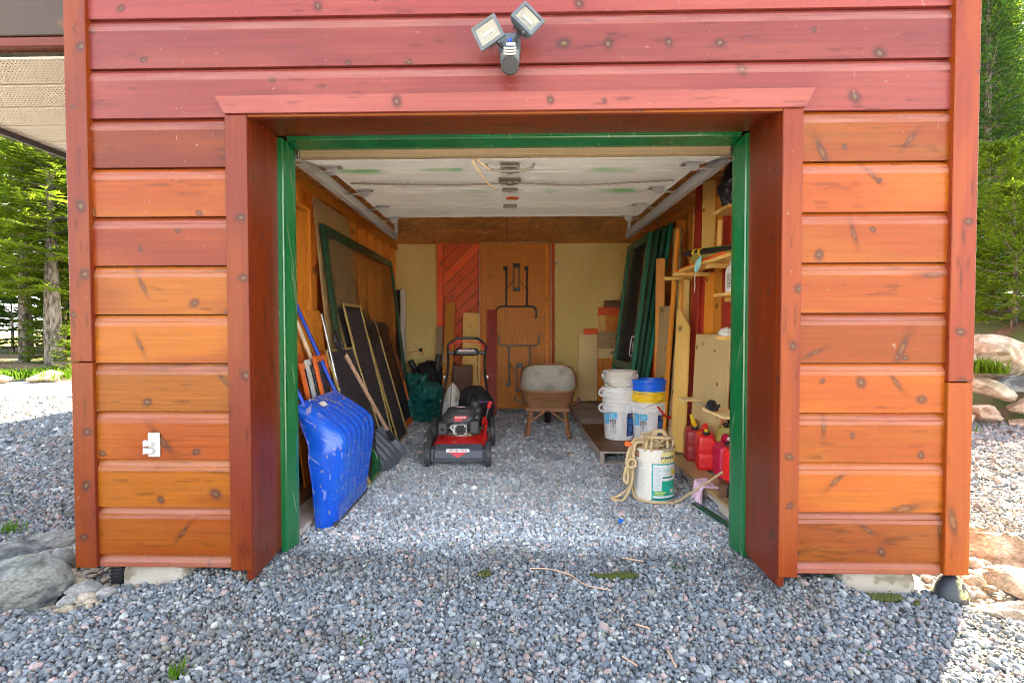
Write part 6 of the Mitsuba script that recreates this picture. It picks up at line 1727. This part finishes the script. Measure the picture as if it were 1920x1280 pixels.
# ------------------------------------------------------------------ outdoor outlet
k = thing('outdoor_outlet', 'pale grey double outlet with flip covers on the left siding', 'outlet')
put(k, 'plate', cbox((-1.712, -0.036, 0.642), (-1.656, -0.0285, 0.755), 0.002), 'outlet_white')
for z in (0.708, 0.673):
    put(k, 'cover', cat(cbox((-1.713, -0.066, z - 0.012), (-1.678, -0.0365, z + 0.012), 0.006), cbox((-1.722, -0.058, z - 0.015), (-1.7135, -0.0365, z + 0.015), 0.002), cbox((-1.700, -0.0675, z - 0.004), (-1.690, -0.0665, z + 0.004))), 'outlet_white')

# ------------------------------------------------------------------ boulders, river stones, pipes by the wall corners


def boulder(label, c, size, seed, mat, rz=0, rx=0, ry=0, rough=0.16, cuts=6, name='boulder', sub=4, group=None):
    one(name, xf(rock(size, seed, sub, rough, 0.6, cuts), M(c, rx=rx, ry=ry, rz=rz)), mat, label, 'rock', smooth=55, group=group)


boulder('large mossy grey boulder at the lower left edge before the corner board', (-2.40, -0.165, 0.03), (0.66, 0.40, 0.40), 4, 'granite', rz=16, rough=0.14, sub=5, cuts=9)
boulder('long low grey slab boulder behind the mossy one on the left', (-2.74, 0.38, 0.0), (0.46, 0.92, 0.24), 6, 'granite', rz=-24, rough=0.12, sub=5, cuts=9)
boulder('flat pale boulder lying nearest the shade edge on the right', (2.27, -0.175, 0.015), (0.56, 0.17, 0.15), 11, 'tan_rock', rz=-13, rough=0.13, sub=5, cuts=8)
boulder('wedge shaped yellowish boulder just behind the flat one on the right', (2.395, -0.025, 0.055), (0.36, 0.17, 0.17), 14, 'tan_rock', rz=-16, ry=10, rough=0.13, sub=5, cuts=8)
boulder('big tan boulder on the far side of the river stones on the right', (2.66, 0.33, 0.06), (0.62, 0.28, 0.22), 15, 'tan_rock', rz=-36, ry=6, rough=0.13, sub=5, cuts=8)
boulder('pale boulder right behind the right corner board, furthest of the group', (2.58, 0.68, 0.05), (0.34, 0.24, 0.18), 16, 'tan_rock', rz=-30, rough=0.13, sub=5, cuts=8)

SL = [
    (-2.007, -0.158, 0.089, 0.062, 'grey', 'smooth pale grey oval stone at the right end of the mossy boulder'), (-1.952, -0.227, 0.076, 0.035, 'tan', 'flat brown stone tucked below the pale grey oval one'),
    (-2.022, -0.059, 0.152, 0.053, 'grey', 'longest oval stone in the pile left of the wall'), (-2.091, 0.004, 0.118, 0.060, 'tan', 'oval stone just behind the longest one on the left'),
    (-1.949, -0.133, 0.090, 0.051, 'tan', 'rounded stone in front of the longest oval stone'), (-1.893, -0.092, 0.105, 0.052, 'grey', 'round grey green stone right below the corrugated pipe'),
    (-1.895, -0.165, 0.070, 0.036, 'tan', 'small tan stone half sunk in gravel by the left footing'), (-2.322, 0.180, 0.125, 0.110, 'grey', 'angular block between the left boulders and the corner board'),
    (-2.152, 0.041, 0.117, 0.067, 'tan', 'olive stone under the left corner board'), (-2.430, 0.222, 0.097, 0.039, 'tan', 'flat pale stone against the top of the mossy boulder'),
    (-2.504, 0.294, 0.090, 0.054, 'grey', 'angular pale stone beside the slab boulder'), (-2.522, 0.414, 0.057, 0.035, 'pink', 'small pink stone far back in the left pile'),
    (-2.511, 0.349, 0.066, 0.038, 'grey', 'small grey stone left of the pink one'), (-2.589, 0.369, 0.066, 0.034, 'pink', 'brownish stone touching the slab boulder'),
    (-2.395, 0.276, 0.061, 0.037, 'tan', 'small olive stone behind the angular block'), (-2.333, 0.238, 0.048, 0.050, 'tan', 'small stone touching the left corner board'),
    (-2.579, 0.481, 0.089, 0.036, 'tan', 'hindmost tan stone of the left pile'), (-2.232, 0.121, 0.060, 0.044, 'pink', 'small pinkish stone between block and corner board')]
SR = [
    (2.234, 0.170, 0.064, 0.042, 'tan', 'tan stone right against the right corner board'), (2.242, 0.103, 0.096, 0.081, 'tan', 'roundest large river stone in the middle of the right pile'),
    (2.142, 0.053, 0.068, 0.049, 'tan', 'oval stone next to the black pipe stub'), (2.184, 0.113, 0.057, 0.028, 'pink', 'thin pinkish stone under the corner board edge'),
    (2.093, 0.005, 0.035, 0.042, 'tan', 'small stone leaning on the black pipe stub'), (2.128, 0.001, 0.055, 0.042, 'grey', 'small grey stone at the near edge of the right pile'),
    (2.169, -0.008, 0.060, 0.039, 'tan', 'tan stone just behind the flat pale boulder'), (2.189, 0.043, 0.050, 0.031, 'tan', 'small flat stone below the roundest river stone'),
    (2.326, 0.122, 0.078, 0.031, 'pink', 'flat pink stone right of the roundest river stone'), (2.383, 0.112, 0.081, 0.060, 'tan', 'rounded pale stone above the wedge boulder'),
    (2.402, 0.059, 0.079, 0.046, 'tan', 'oval stone on the right behind the wedge boulder'), (2.451, 0.198, 0.096, 0.058, 'tan', 'egg shaped stone next to the big tan boulder'),
    (2.473, 0.265, 0.057, 0.030, 'tan', 'small stone squeezed against the big tan boulder'), (2.373, 0.203, 0.087, 0.052, 'grey', 'greyish stone in the middle of the right pile'),
    (2.318, 0.201, 0.078, 0.042, 'tan', 'oval tan stone left of the greyish one'), (2.427, 0.314, 0.091, 0.071, 'tan', 'large oval stone at the back of the right pile'),
    (2.482, 0.321, 0.065, 0.044, 'tan', 'stone beside the large oval one at the back'), (2.534, 0.457, 0.071, 0.064, 'grey', 'grey stone by the corner board in front of the furthest boulder'),
    (2.422, 0.118, 0.042, 0.035, 'pink', 'small reddish stone between two pale ones on the right'), (2.370, 0.017, 0.058, 0.027, 'pink', 'thin reddish stone under the wedge boulder'),
    (2.604, 0.553, 0.052, 0.045, 'tan', 'hindmost small stone of the right pile'), (2.278, 0.056, 0.047, 0.028, 'tan', 'small tan stone at the foot of the wedge boulder')]
for i, (x, y, w, h, col, lab) in enumerate(SL + SR):
    r_ = np.random.default_rng(300 + i)
    ang = r_.uniform(10, 50) if x < 0 else r_.uniform(-50, -10)
    m_ = rock((w, w * r_.uniform(0.6, 0.85), h * 0.95), 60 + i, 3, 0.06, 0.5, 3)
    z_ = float(bump_ground(np.array([x]), np.array([y]))[0]) + h * 0.36
    if i == 7: z_ = 0.06
    one('river_stone', xf(m_, M((x, y, max(z_, 0.012)), rx=r_.uniform(-14, 14), ry=r_.uniform(-14, 14), rz=ang)), 'river_' + col, lab, 'stone', smooth=50, group='river stones at the wall corners')
rf = np.random.default_rng(77)
fill_v, fill_f, n_ = [], [], 0
for _ in range(420):
    if rf.random() < 0.5:
        t_ = rf.random(); x, y = -1.92 - 0.72 * t_ + rf.normal() * 0.05, -0.15 + 0.70 * t_ + rf.normal() * 0.07
    else:
        t_ = rf.random(); x, y = 2.10 + 0.62 * t_ + rf.normal() * 0.06, -0.02 + 0.68 * t_ + rf.normal() * 0.07
    s_ = rf.uniform(0.022, 0.055)
    m_ = xf(rock((s_, s_ * 0.75, s_ * 0.55), 500 + _ % 40, 1, 0.05, 0.4, 2), M((x, y, float(bump_ground(np.array([x]), np.array([y]))[0]) + 0.010), rz=rf.uniform(0, 360)))
    fill_v.append(m_.vertices); fill_f.append(m_.faces + n_); n_ += len(m_.vertices)
one('pebbles', trimesh.Trimesh(np.vstack(fill_v), np.vstack(fill_f), process=False), 'river_tan', 'small rounded pebbles between the larger river stones by the wall corners', 'pebbles', smooth=True, kind='stuff')
pr = [(0.0, 0.105), (0.036, 0.105)]
for i in range(11):
    z = 0.098 - 0.0165 * i
    pr += [(0.046, z), (0.046, z - 0.007), (0.0395, z - 0.009), (0.0395, z - 0.0145)]
one('corrugated_pipe', xf(lathe(pr[::-1], 28), M((-1.955, 0.095, 0.0))), 'black_plastic', 'black corrugated drain pipe beside the left concrete footing', 'pipe', smooth=30)
one('pipe_stub', xf(lathe([(0, -0.05), (0.070, -0.05), (0.068, 0.02), (0.058, 0.07), (0.040, 0.105), (0.018, 0.122), (0, 0.126)][::1], 28), M((2.040, -0.005, -0.02), ry=6)), 'pipe_black', 'black domed pipe stub under the right corner board, speckled with yellow dirt', 'pipe', smooth=50)


def pipe_fn(p, n, uv):
    w = smoothstep(0.47, 0.62, fbm(p.x * 45.0, p.y * 45.0, p.z * 30.0, 4)) * smoothstep(2.025, 2.055, p.x)
    return mix(mi.Color3f(0.02, 0.025, 0.032), mi.Color3f(0.50, 0.46, 0.18), w)


P('pipe_black', proc(pipe_fn), 0.5)

# ------------------------------------------------------------------ weeds, moss, twigs
def blades(c, n, spread, h, seed, w=0.006, lean=0.5):
    r_ = np.random.default_rng(seed)
    V, F = [], []
    for i in range(n):
        a_ = r_.uniform(0, 6.28); b0 = np.array([c[0] + r_.normal() * spread, c[1] + r_.normal() * spread, c[2]])
        hh = h * r_.uniform(0.5, 1.1); d = np.array([math.cos(a_), math.sin(a_), 0]) * hh * lean * r_.uniform(0.3, 1.2)
        s = np.array([-math.sin(a_), math.cos(a_), 0]) * w
        k0 = len(V)
        V += [b0 - s, b0 + s, b0 + d * 0.35 + s * 0.9 + [0, 0, hh * 0.6], b0 + d * 0.35 - s * 0.9 + [0, 0, hh * 0.6], b0 + d + [0, 0, hh * 0.9]]
        F += [[k0, k0 + 1, k0 + 2], [k0, k0 + 2, k0 + 3], [k0 + 3, k0 + 2, k0 + 4]]
    return trimesh.Trimesh(np.array(V), np.array(F), process=False)


for c, n, sp, h, lab in (((-3.06, 0.64, 0.0), 46, 0.035, 0.09, 'bright green weed tuft on the gravel at the left edge'), ((-1.19, -0.66, 0.0), 26, 0.02, 0.08, 'small grass tuft at the bottom edge of the picture'),
                         ((0.86, 0.24, 0.0), 22, 0.014, 0.028, 'tiny green seedlings in front of the right door jamb'), ((0.06, -0.02, 0.0), 16, 0.012, 0.022, 'tiny seedling in the middle of the foreground gravel'),
                         ((-0.58, -0.42, 0.0), 18, 0.02, 0.03, 'tiny grass sprig left of the middle of the foreground'), ((2.28, -0.62, 0.0), 24, 0.03, 0.03, 'small weed in the sunlit gravel at the lower right'),
                         ((1.36, -0.45, 0.0), 12, 0.012, 0.02, 'single small green leaf sprig in the shaded gravel right'), ((2.5, -0.42, 0.0), 26, 0.05, 0.03, 'low green weeds before the flat boulder on the right'), ((5.2, 4.05, 0.0), 60, 0.18, 0.14, 'green grass tufts at the foot of the stone wall')):
    one('weed', blades(c, n, sp, h, int(abs(c[0]) * 1000) + 3, 0.002 + 0.02 * h), 'weed_leaf', lab, 'weed', group='weeds in the gravel')


def moss(c, rx, ry, n, seed):
    r_ = np.random.default_rng(seed)
    ms_ = []
    base = trimesh.creation.icosphere(subdivisions=1)
    V, F = [], []
    for i in range(n):
        a_, q_ = r_.uniform(0, 6.28), math.sqrt(r_.random())
        p = np.array([c[0] + rx * q_ * math.cos(a_), c[1] + ry * q_ * math.sin(a_), 0])
        if meshkit.noise(np.array([p[0] * 14, p[1] * 22, seed])) < 0.50: continue
        s_ = r_.uniform(0.004, 0.012)
        p[2] = float(bump_ground(p[:1], p[1:2])[0]) + 0.010 + 0.008 * (1 - q_)
        F.append(base.faces + 42 * len(V)); V.append(base.vertices * s_ * [1, 1, 0.9] * r_.uniform(0.7, 1.3, 3) + p)
    return trimesh.Trimesh(np.vstack(V), np.vstack(F), process=False)


one('moss', moss((1.77, -0.02), 0.12, 0.085, 900, 2), 'moss_green', 'yellow green moss cushion on the gravel in front of the right footing', 'moss', kind='stuff')
one('moss', moss((-0.04, 0.15), 0.12, 0.045, 240, 4), 'moss_green', 'thin moss patch in the gravel across the door sill', 'moss', kind='stuff')
one('moss', moss((0.52, 0.15), 0.12, 0.03, 170, 7), 'moss_green', 'sparse moss patch right of the twig at the sill', 'moss', kind='stuff')
for pts, lab in (([(0.10, 0.20, 0.02), (0.20, 0.185, 0.024), (0.30, 0.13, 0.02), (0.36, 0.03, 0.02), (0.47, -0.02, 0.02)], 'curved brown twig lying across the gravel at the door sill'),
                 ([(0.52, -0.30, 0.018), (0.57, -0.34, 0.022)], 'short pale twig in the right foreground gravel'), ([(0.42, -0.52, 0.018), (0.46, -0.58, 0.022)], 'short pale twig near the bottom middle of the picture'),
                 ([(0.60, 0.34, 0.018), (0.70, 0.29, 0.022)], 'straight pale twig just inside the door sill'), ([(0.60, -0.48, 0.018), (0.60, -0.58, 0.02)], 'upright short twig at the bottom right of the middle')):
    one('twig', tube(smooth_path(pts, 4), 0.0035, 5), 'handle_wood', lab, 'twig', group='twigs on the gravel')

# ------------------------------------------------------------------ stone wall and green handrail on the right bank
for i, (c, s, rz, ry, mat, lab) in enumerate((
        ((6.62, 4.95, 0.82), (1.15, 0.85, 0.62), -25, 18, 'tan_rock', 'biggest leaning boulder on top of the stone wall'), ((6.02, 4.75, 0.80), (0.52, 0.45, 0.30), 0, 0, 'tan_rock', 'rounded boulder left of the biggest one on the wall'),
        ((6.02, 4.50, 0.48), (0.80, 0.50, 0.28), -20, 20, 'tan_rock', 'long flat boulder tilted in the middle of the wall'), ((6.62, 4.55, 0.52), (0.80, 0.5, 0.26), 5, 0, 'granite', 'dark grey flat boulder below the biggest one'),
        ((6.55, 4.35, 0.27), (0.72, 0.5, 0.36), 0, 0, 'tan_rock', 'square faced boulder at the right of the wall'), ((5.93, 4.30, 0.17), (0.46, 0.40, 0.25), 10, 8, 'tan_rock', 'oval boulder low in the wall behind the corner board'),
        ((6.50, 4.25, 0.05), (0.85, 0.45, 0.18), 0, 0, 'tan_rock', 'long low boulder at the foot of the wall'), ((5.66, 4.28, 0.08), (0.34, 0.30, 0.20), 0, 0, 'tan_rock', 'small boulder at the left foot of the wall'),
        ((5.62, 4.50, 0.34), (0.40, 0.36, 0.28), 30, 0, 'tan_rock', 'small boulder stacked above the left foot of the wall'), ((7.40, 4.6, 0.3), (0.9, 0.6, 0.6), 20, 0, 'tan_rock', 'outer boulder at the right end of the wall'),
        ((5.45, 5.2, 0.2), (0.6, 0.5, 0.5), 40, 0, 'tan_rock', 'boulder furthest left behind the wall'), ((7.3, 5.2, 0.85), (0.8, 0.6, 0.5), 70, 0, 'granite', 'grey boulder behind the right end of the wall'))):
    boulder(lab, c, s, 120 + i, mat, rz=rz, ry=ry, rough=0.12, cuts=9, sub=4, group='boulders of the stone wall')
k = thing('handrail', 'green painted handrail running down the right bank among the spruces', 'handrail')
put(k, 'rail', tube([(8.2, 8.0, 3.42), (9.40, 8.0, 2.70), (10.6, 8.0, 1.98)], 0.055, 8), 'rail_green', smooth=50)
for x in (8.35, 9.36, 10.4):
    z = 3.33 - (x - 8.35) * 0.60
    put(k, 'post', tube([(x, 8.0, 0.9), (x, 8.0, z)], 0.05, 8), 'rail_green', smooth=50)
P('rail_green', (0.10, 0.30, 0.17), 0.5)
one('fern', blades((6.05, 4.45, 0.66), 160, 0.09, 0.22, 9, 0.012, 0.9), 'fir_needles', 'yellow green leafy plant growing between the boulders of the wall', 'plant')

# ------------------------------------------------------------------ trees


def conifer(h, spread, seed, first=0.12, whorls=22, per=6, twigs=13, leaf_l=0.13, leaf_w=0.030, droop=0.25, brush=False, per_twig=5, r0=None):
    """(trunk, limbs, crown, tips): a fir or spruce of flat sprays (or brushes) along drooping limbs."""
    r_ = np.random.default_rng(seed)
    r0 = r0 or 0.012 * h + 0.02
    bend = r_.normal(size=2) * 0.012 * h
    tz = np.linspace(0, 1, 10)
    trunk_p = np.stack([bend[0] * tz ** 2 + 0.015 * np.sin(tz * 9 + seed), bend[1] * tz ** 2, h * tz - 0.2 * (tz == 0)], -1)
    trunk = tube(trunk_p, r0 * (1 - 0.93 * tz), 9)
    limbs, P0, DIR, SIDE, LEN = [], [], [], [], []
    for i in range(whorls):
        f_ = (i + r_.uniform(0, 0.8)) / whorls
        z = h * (first + (0.985 - first) * f_)
        L0 = spread * (1 - f_) ** 0.75 * (0.55 + 0.45 * min(1, f_ * 5)) + 0.12
        for j in range(per):
            a_ = 6.2832 * (j + r_.uniform(-0.3, 0.3)) / per + i * 0.7
            L = L0 * r_.uniform(0.62, 1.15)
            up = 0.30 * f_ - droop * (1 - f_) * r_.uniform(0.5, 1.4)
            d = np.array([math.cos(a_), math.sin(a_)])
            t = np.linspace(0, 1, 5)
            base = np.array([np.interp(z / h, tz, trunk_p[:, 0]), np.interp(z / h, tz, trunk_p[:, 1])])
            pl = np.stack([base[0] + d[0] * L * t, base[1] + d[1] * L * t, z + L * (up * t + 0.18 * (t ** 2) * (1 if not brush else 1.4))], -1)
            limbs.append(tube(pl, (0.006 + 0.010 * L) * (1 - 0.8 * t), 4, caps=False))
            s3 = np.array([-d[1], d[0], 0])
            nt = max(4, int(twigs * (0.4 + 0.6 * L / (spread + 0.1))))
            tt = np.linspace(0.16, 1.0, nt)
            for q_, t_ in enumerate(tt):
                p = np.array([np.interp(t_, t, pl[:, c_]) for c_ in range(3)])
                ld = np.append(d, up + 0.36 * t_)
                for sgn in ((-1, 1) if t_ < 0.97 else (0,)):
                    tl = L * (0.42 * (1 - t_) + 0.12) * r_.uniform(0.7, 1.2)
                    dd = ld * 0.75 + s3 * sgn * 0.9 + np.array([0, 0, r_.uniform(-0.16, 0.08)])
                    dd /= np.linalg.norm(dd)
                    P0.append(p); DIR.append(dd); LEN.append(tl); SIDE.append(sgn)
    P0, DIR, LEN = np.array(P0), np.array(DIR), np.array(LEN)
    n = len(P0)
    # leaf cards along every twig
    t = np.tile(np.linspace(0.12, 1.0, per_twig), n)
    p = np.repeat(P0, per_twig, 0) + np.repeat(DIR * LEN[:, None], per_twig, 0) * t[:, None]
    p[:, 2] -= 0.10 * np.repeat(LEN, per_twig) * t ** 2
    d = np.repeat(DIR, per_twig, 0)
    m_ = len(p)
    roll = r_.uniform(0, 6.28, m_) if brush else r_.normal(size=m_) * 0.45
    flat = np.cross(d, [0, 0, 1.0]); flat /= np.linalg.norm(flat, axis=1, keepdims=True) + 1e-9
    nrm = np.cross(flat, d)
    side = flat * np.cos(roll)[:, None] + nrm * np.sin(roll)[:, None]
    yaw = r_.uniform(-0.8, 0.8, m_)
    ax = d * np.cos(yaw)[:, None] + side * np.sin(yaw)[:, None]
    sd = side * np.cos(yaw)[:, None] - d * np.sin(yaw)[:, None]
    L = (leaf_l * r_.uniform(0.6, 1.3, m_))[:, None]
    W = (leaf_w * r_.uniform(0.6, 1.3, m_))[:, None]
    V = np.stack([p - ax * L * 0.3, p + sd * W, p + ax * L, p - sd * W], 1)
    tip = (t > 0.80) & (r_.random(m_) < 0.55)

    def mesh(sel):
        v = V[sel].reshape(-1, 3); b4 = 4 * np.arange(sel.sum())[:, None]
        return trimesh.Trimesh(v, np.vstack([b4 + [[0, 1, 2]], b4 + [[0, 2, 3]]]), process=False)
    return trunk, cat(*limbs), mesh(~tip), mesh(tip)


def tree(label, pos, protos, scale=1.0, rz=0.0, mats=('bark', 'bark', 'fir_needles', 'fresh_needles'), group=None, name='fir_tree'):
    k = thing(name, label, 'tree', group)
    w = T().translate(list(pos)).rotate([0, 0, 1], rz).scale(scale)
    for nm, d, mt in zip(('trunk', 'limbs', 'crown', 'tips'), protos, mats):
        kk_ = key_for(k + '__' + nm)
        scene[kk_] = {**d, 'to_world': w, 'bsdf': {'type': 'ref', 'id': mt}}
        if nm in ('crown', 'tips', 'limbs'): labels[kk_] = {'kind': 'stuff'}
    return k


def proto(*a, **kw):
    return [mikit.ply(m_, None, smooth=(True if i < 2 else False)) for i, m_ in enumerate(conifer(*a, **kw))]


FIR_A = proto(8.5, 1.75, 3, first=0.20, whorls=24, twigs=12, leaf_l=0.17, leaf_w=0.024, per_twig=6)
FIR_B = proto(10.0, 1.9, 8, first=0.30, whorls=24, twigs=12, leaf_l=0.18, leaf_w=0.026, per_twig=6)
FIR_C = proto(3.2, 0.95, 13, first=0.06, whorls=14, per=6, twigs=10, leaf_l=0.10, leaf_w=0.028, per_twig=5)
SPR_A = proto(8.4, 1.7, 21, first=0.06, whorls=32, per=7, twigs=12, leaf_l=0.15, leaf_w=0.0145, brush=True, droop=0.35, per_twig=6)
SPR_B = proto(2.7, 1.15, 27, first=0.03, whorls=16, per=7, twigs=15, leaf_l=0.085, leaf_w=0.009, brush=True, droop=0.05, per_twig=8)
BACK = proto(12.0, 2.3, 31, first=0.08, whorls=26, per=6, twigs=8, leaf_l=0.34, leaf_w=0.10, per_twig=3)

FL = lambda x, y: float(left_floor(np.array([x]), np.array([y]))[0]) - 0.05
for i, (x, y, pr_, s, rz, lab) in enumerate((
        (-11.9, 11.2, FIR_B, 1.0, 20, 'fir with a bare pale trunk right beside the corner board on the left'), (-12.35, 11.5, FIR_A, 1.1, 80, 'fir with a pale trunk second from the corner board'),
        (-13.9, 12.4, FIR_A, 1.15, 140, 'fir with a dark slender trunk at the left picture edge'),
        (-13.3, 14.2, FIR_B, 1.1, 260, 'fir in the second row behind the pale trunks'), (-15.8, 14.6, FIR_A, 1.2, 310, 'fir in the second row at the left edge'),
        (-10.9, 13.0, FIR_A, 1.1, 10, 'fir half hidden behind the left corner of the garage'),)):
    mats = ('bark', 'bark', 'fir_needles', 'fresh_needles') if i not in (1, 2) else ('bark', 'bark', 'fir_needles', 'rusty_needles')
    if i in (1, 2):
        mats = ('bark', 'bark', 'fresh_needles', 'fir_needles')
    tree(lab, (x, y, FL(x, y)), pr_, s, rz, mats, 'firs at the edge of the wood on the left')
for i, (x, y, s, rz, lab) in enumerate(((-12.9, 12.0, 0.8, 0, 'young fir between the pale trunks'), (-14.5, 11.6, 0.65, 60, 'young fir at the left picture edge'), (-11.2, 10.6, 0.42, 120, 'smallest young fir by the corner board'), (-13.2, 13.0, 1.0, 200, 'taller young fir in the shade behind the trunks'))):
    tree(lab, (x, y, FL(x, y)), FIR_C, s, rz, group='young firs under the trees', name='young_fir')
rb = np.random.default_rng(12)
for i in range(9):
    x, y = -12.5 - 1.3 * i + rb.normal() * 0.5, 18.5 + rb.uniform(-1.5, 2.5)
    tree('tall dark conifer in the back row of the left wood', (x, y, 0.3), BACK, rb.uniform(0.85, 1.15), rb.uniform(0, 360), ('bark', 'bark', 'fir_needles', 'spruce_needles'), 'back row conifers on the left', 'conifer')
for i in range(9):
    x, y = -12.0 - 0.95 * i + rb.normal() * 0.3, 15.6 + rb.uniform(-0.6, 1.4)
    tree('young dark fir in the understory far back in the left wood', (x, y, FL(x, y)), FIR_C, rb.uniform(0.7, 1.2), rb.uniform(0, 360), ('bark', 'bark', 'spruce_needles', 'fir_needles'), 'understory firs on the left', 'young_fir')
HL = lambda x, y: float(hill(np.array([x]), np.array([y]))[0]) - 0.1
SP = ('bark', 'bark', 'spruce_needles', 'fir_needles')
for i, (x, y, pr_, s, rz, lab) in enumerate((
        (9.9, 8.9, SPR_A, 0.92, 0, 'tall spruce right beside the right corner board'), (11.3, 10.2, SPR_A, 0.98, 70, 'tall spruce at the right picture edge'),
        (10.6, 12.2, SPR_A, 1.15, 220, 'spruce in the second row behind the handrail'), (13.2, 12.6, SPR_A, 1.15, 290, 'spruce in the second row at the right edge'), (8.9, 11.0, SPR_A, 1.0, 40, 'spruce hidden behind the right corner of the garage'))):
    tree(lab, (x, y, HL(x, y)), pr_, s, rz, SP, 'spruces on the right bank', 'spruce_tree')
for i, (x, y, s, rz, lab) in enumerate(((8.30, 6.9, 1.05, 0, 'young spruce with bright new tips at the right picture edge'), (7.75, 5.9, 0.80, 90, 'low dark spruce bush above the boulders'), (8.0, 7.4, 0.85, 200, 'young spruce in front of the handrail'))):
    tree(lab, (x, y, HL(x, y)), SPR_B, s, rz, ('bark', 'bark', 'fir_needles', 'fresh_needles'), 'young spruces on the right bank', 'young_spruce')
for i in range(7):
    x, y = 13.5 + 1.5 * i + rb.normal() * 0.5, 16.5 + rb.uniform(-1.5, 2.5)
    tree('tall dark conifer in the back row on the right bank', (x, y, 1.2), BACK, rb.uniform(0.85, 1.1), rb.uniform(0, 360), ('bark', 'bark', 'spruce_needles', 'spruce_needles'), 'back row conifers on the right', 'conifer')
# stones and grass along the edge of the drive on the left
for i, (x, y, s, lab) in enumerate(((-10.9, 9.75, 0.85, 'large low stone at the edge of the drive beside the pale trunks'), (-12.3, 10.0, 0.6, 'low stone at the drive edge near the left picture edge'), (-11.7, 9.5, 0.4, 'small stone before the others at the drive edge'), (-13.4, 10.3, 0.8, 'low stone at the left picture edge by the wood'), (-9.9, 9.6, 0.6, 'low stone at the drive edge close to the corner board'))):
    boulder(lab, (x, y, 0.08), (s, s * 0.7, s * 0.45), 200 + i, 'tan_rock', rz=40 * i, sub=3, group='stones along the drive')
gv = np.random.default_rng(19)
gs = [blades((-9.2 - 5.4 * gv.random(), 9.7 + 0.9 * gv.random(), 0.05), 26, 0.16, 0.28, 900 + i, 0.012, 0.8) for i in range(60)]
one('verge_grass', cat(*gs), 'weed_leaf', 'bright green grass and ferns along the edge of the drive on the left', 'grass', kind='stuff')
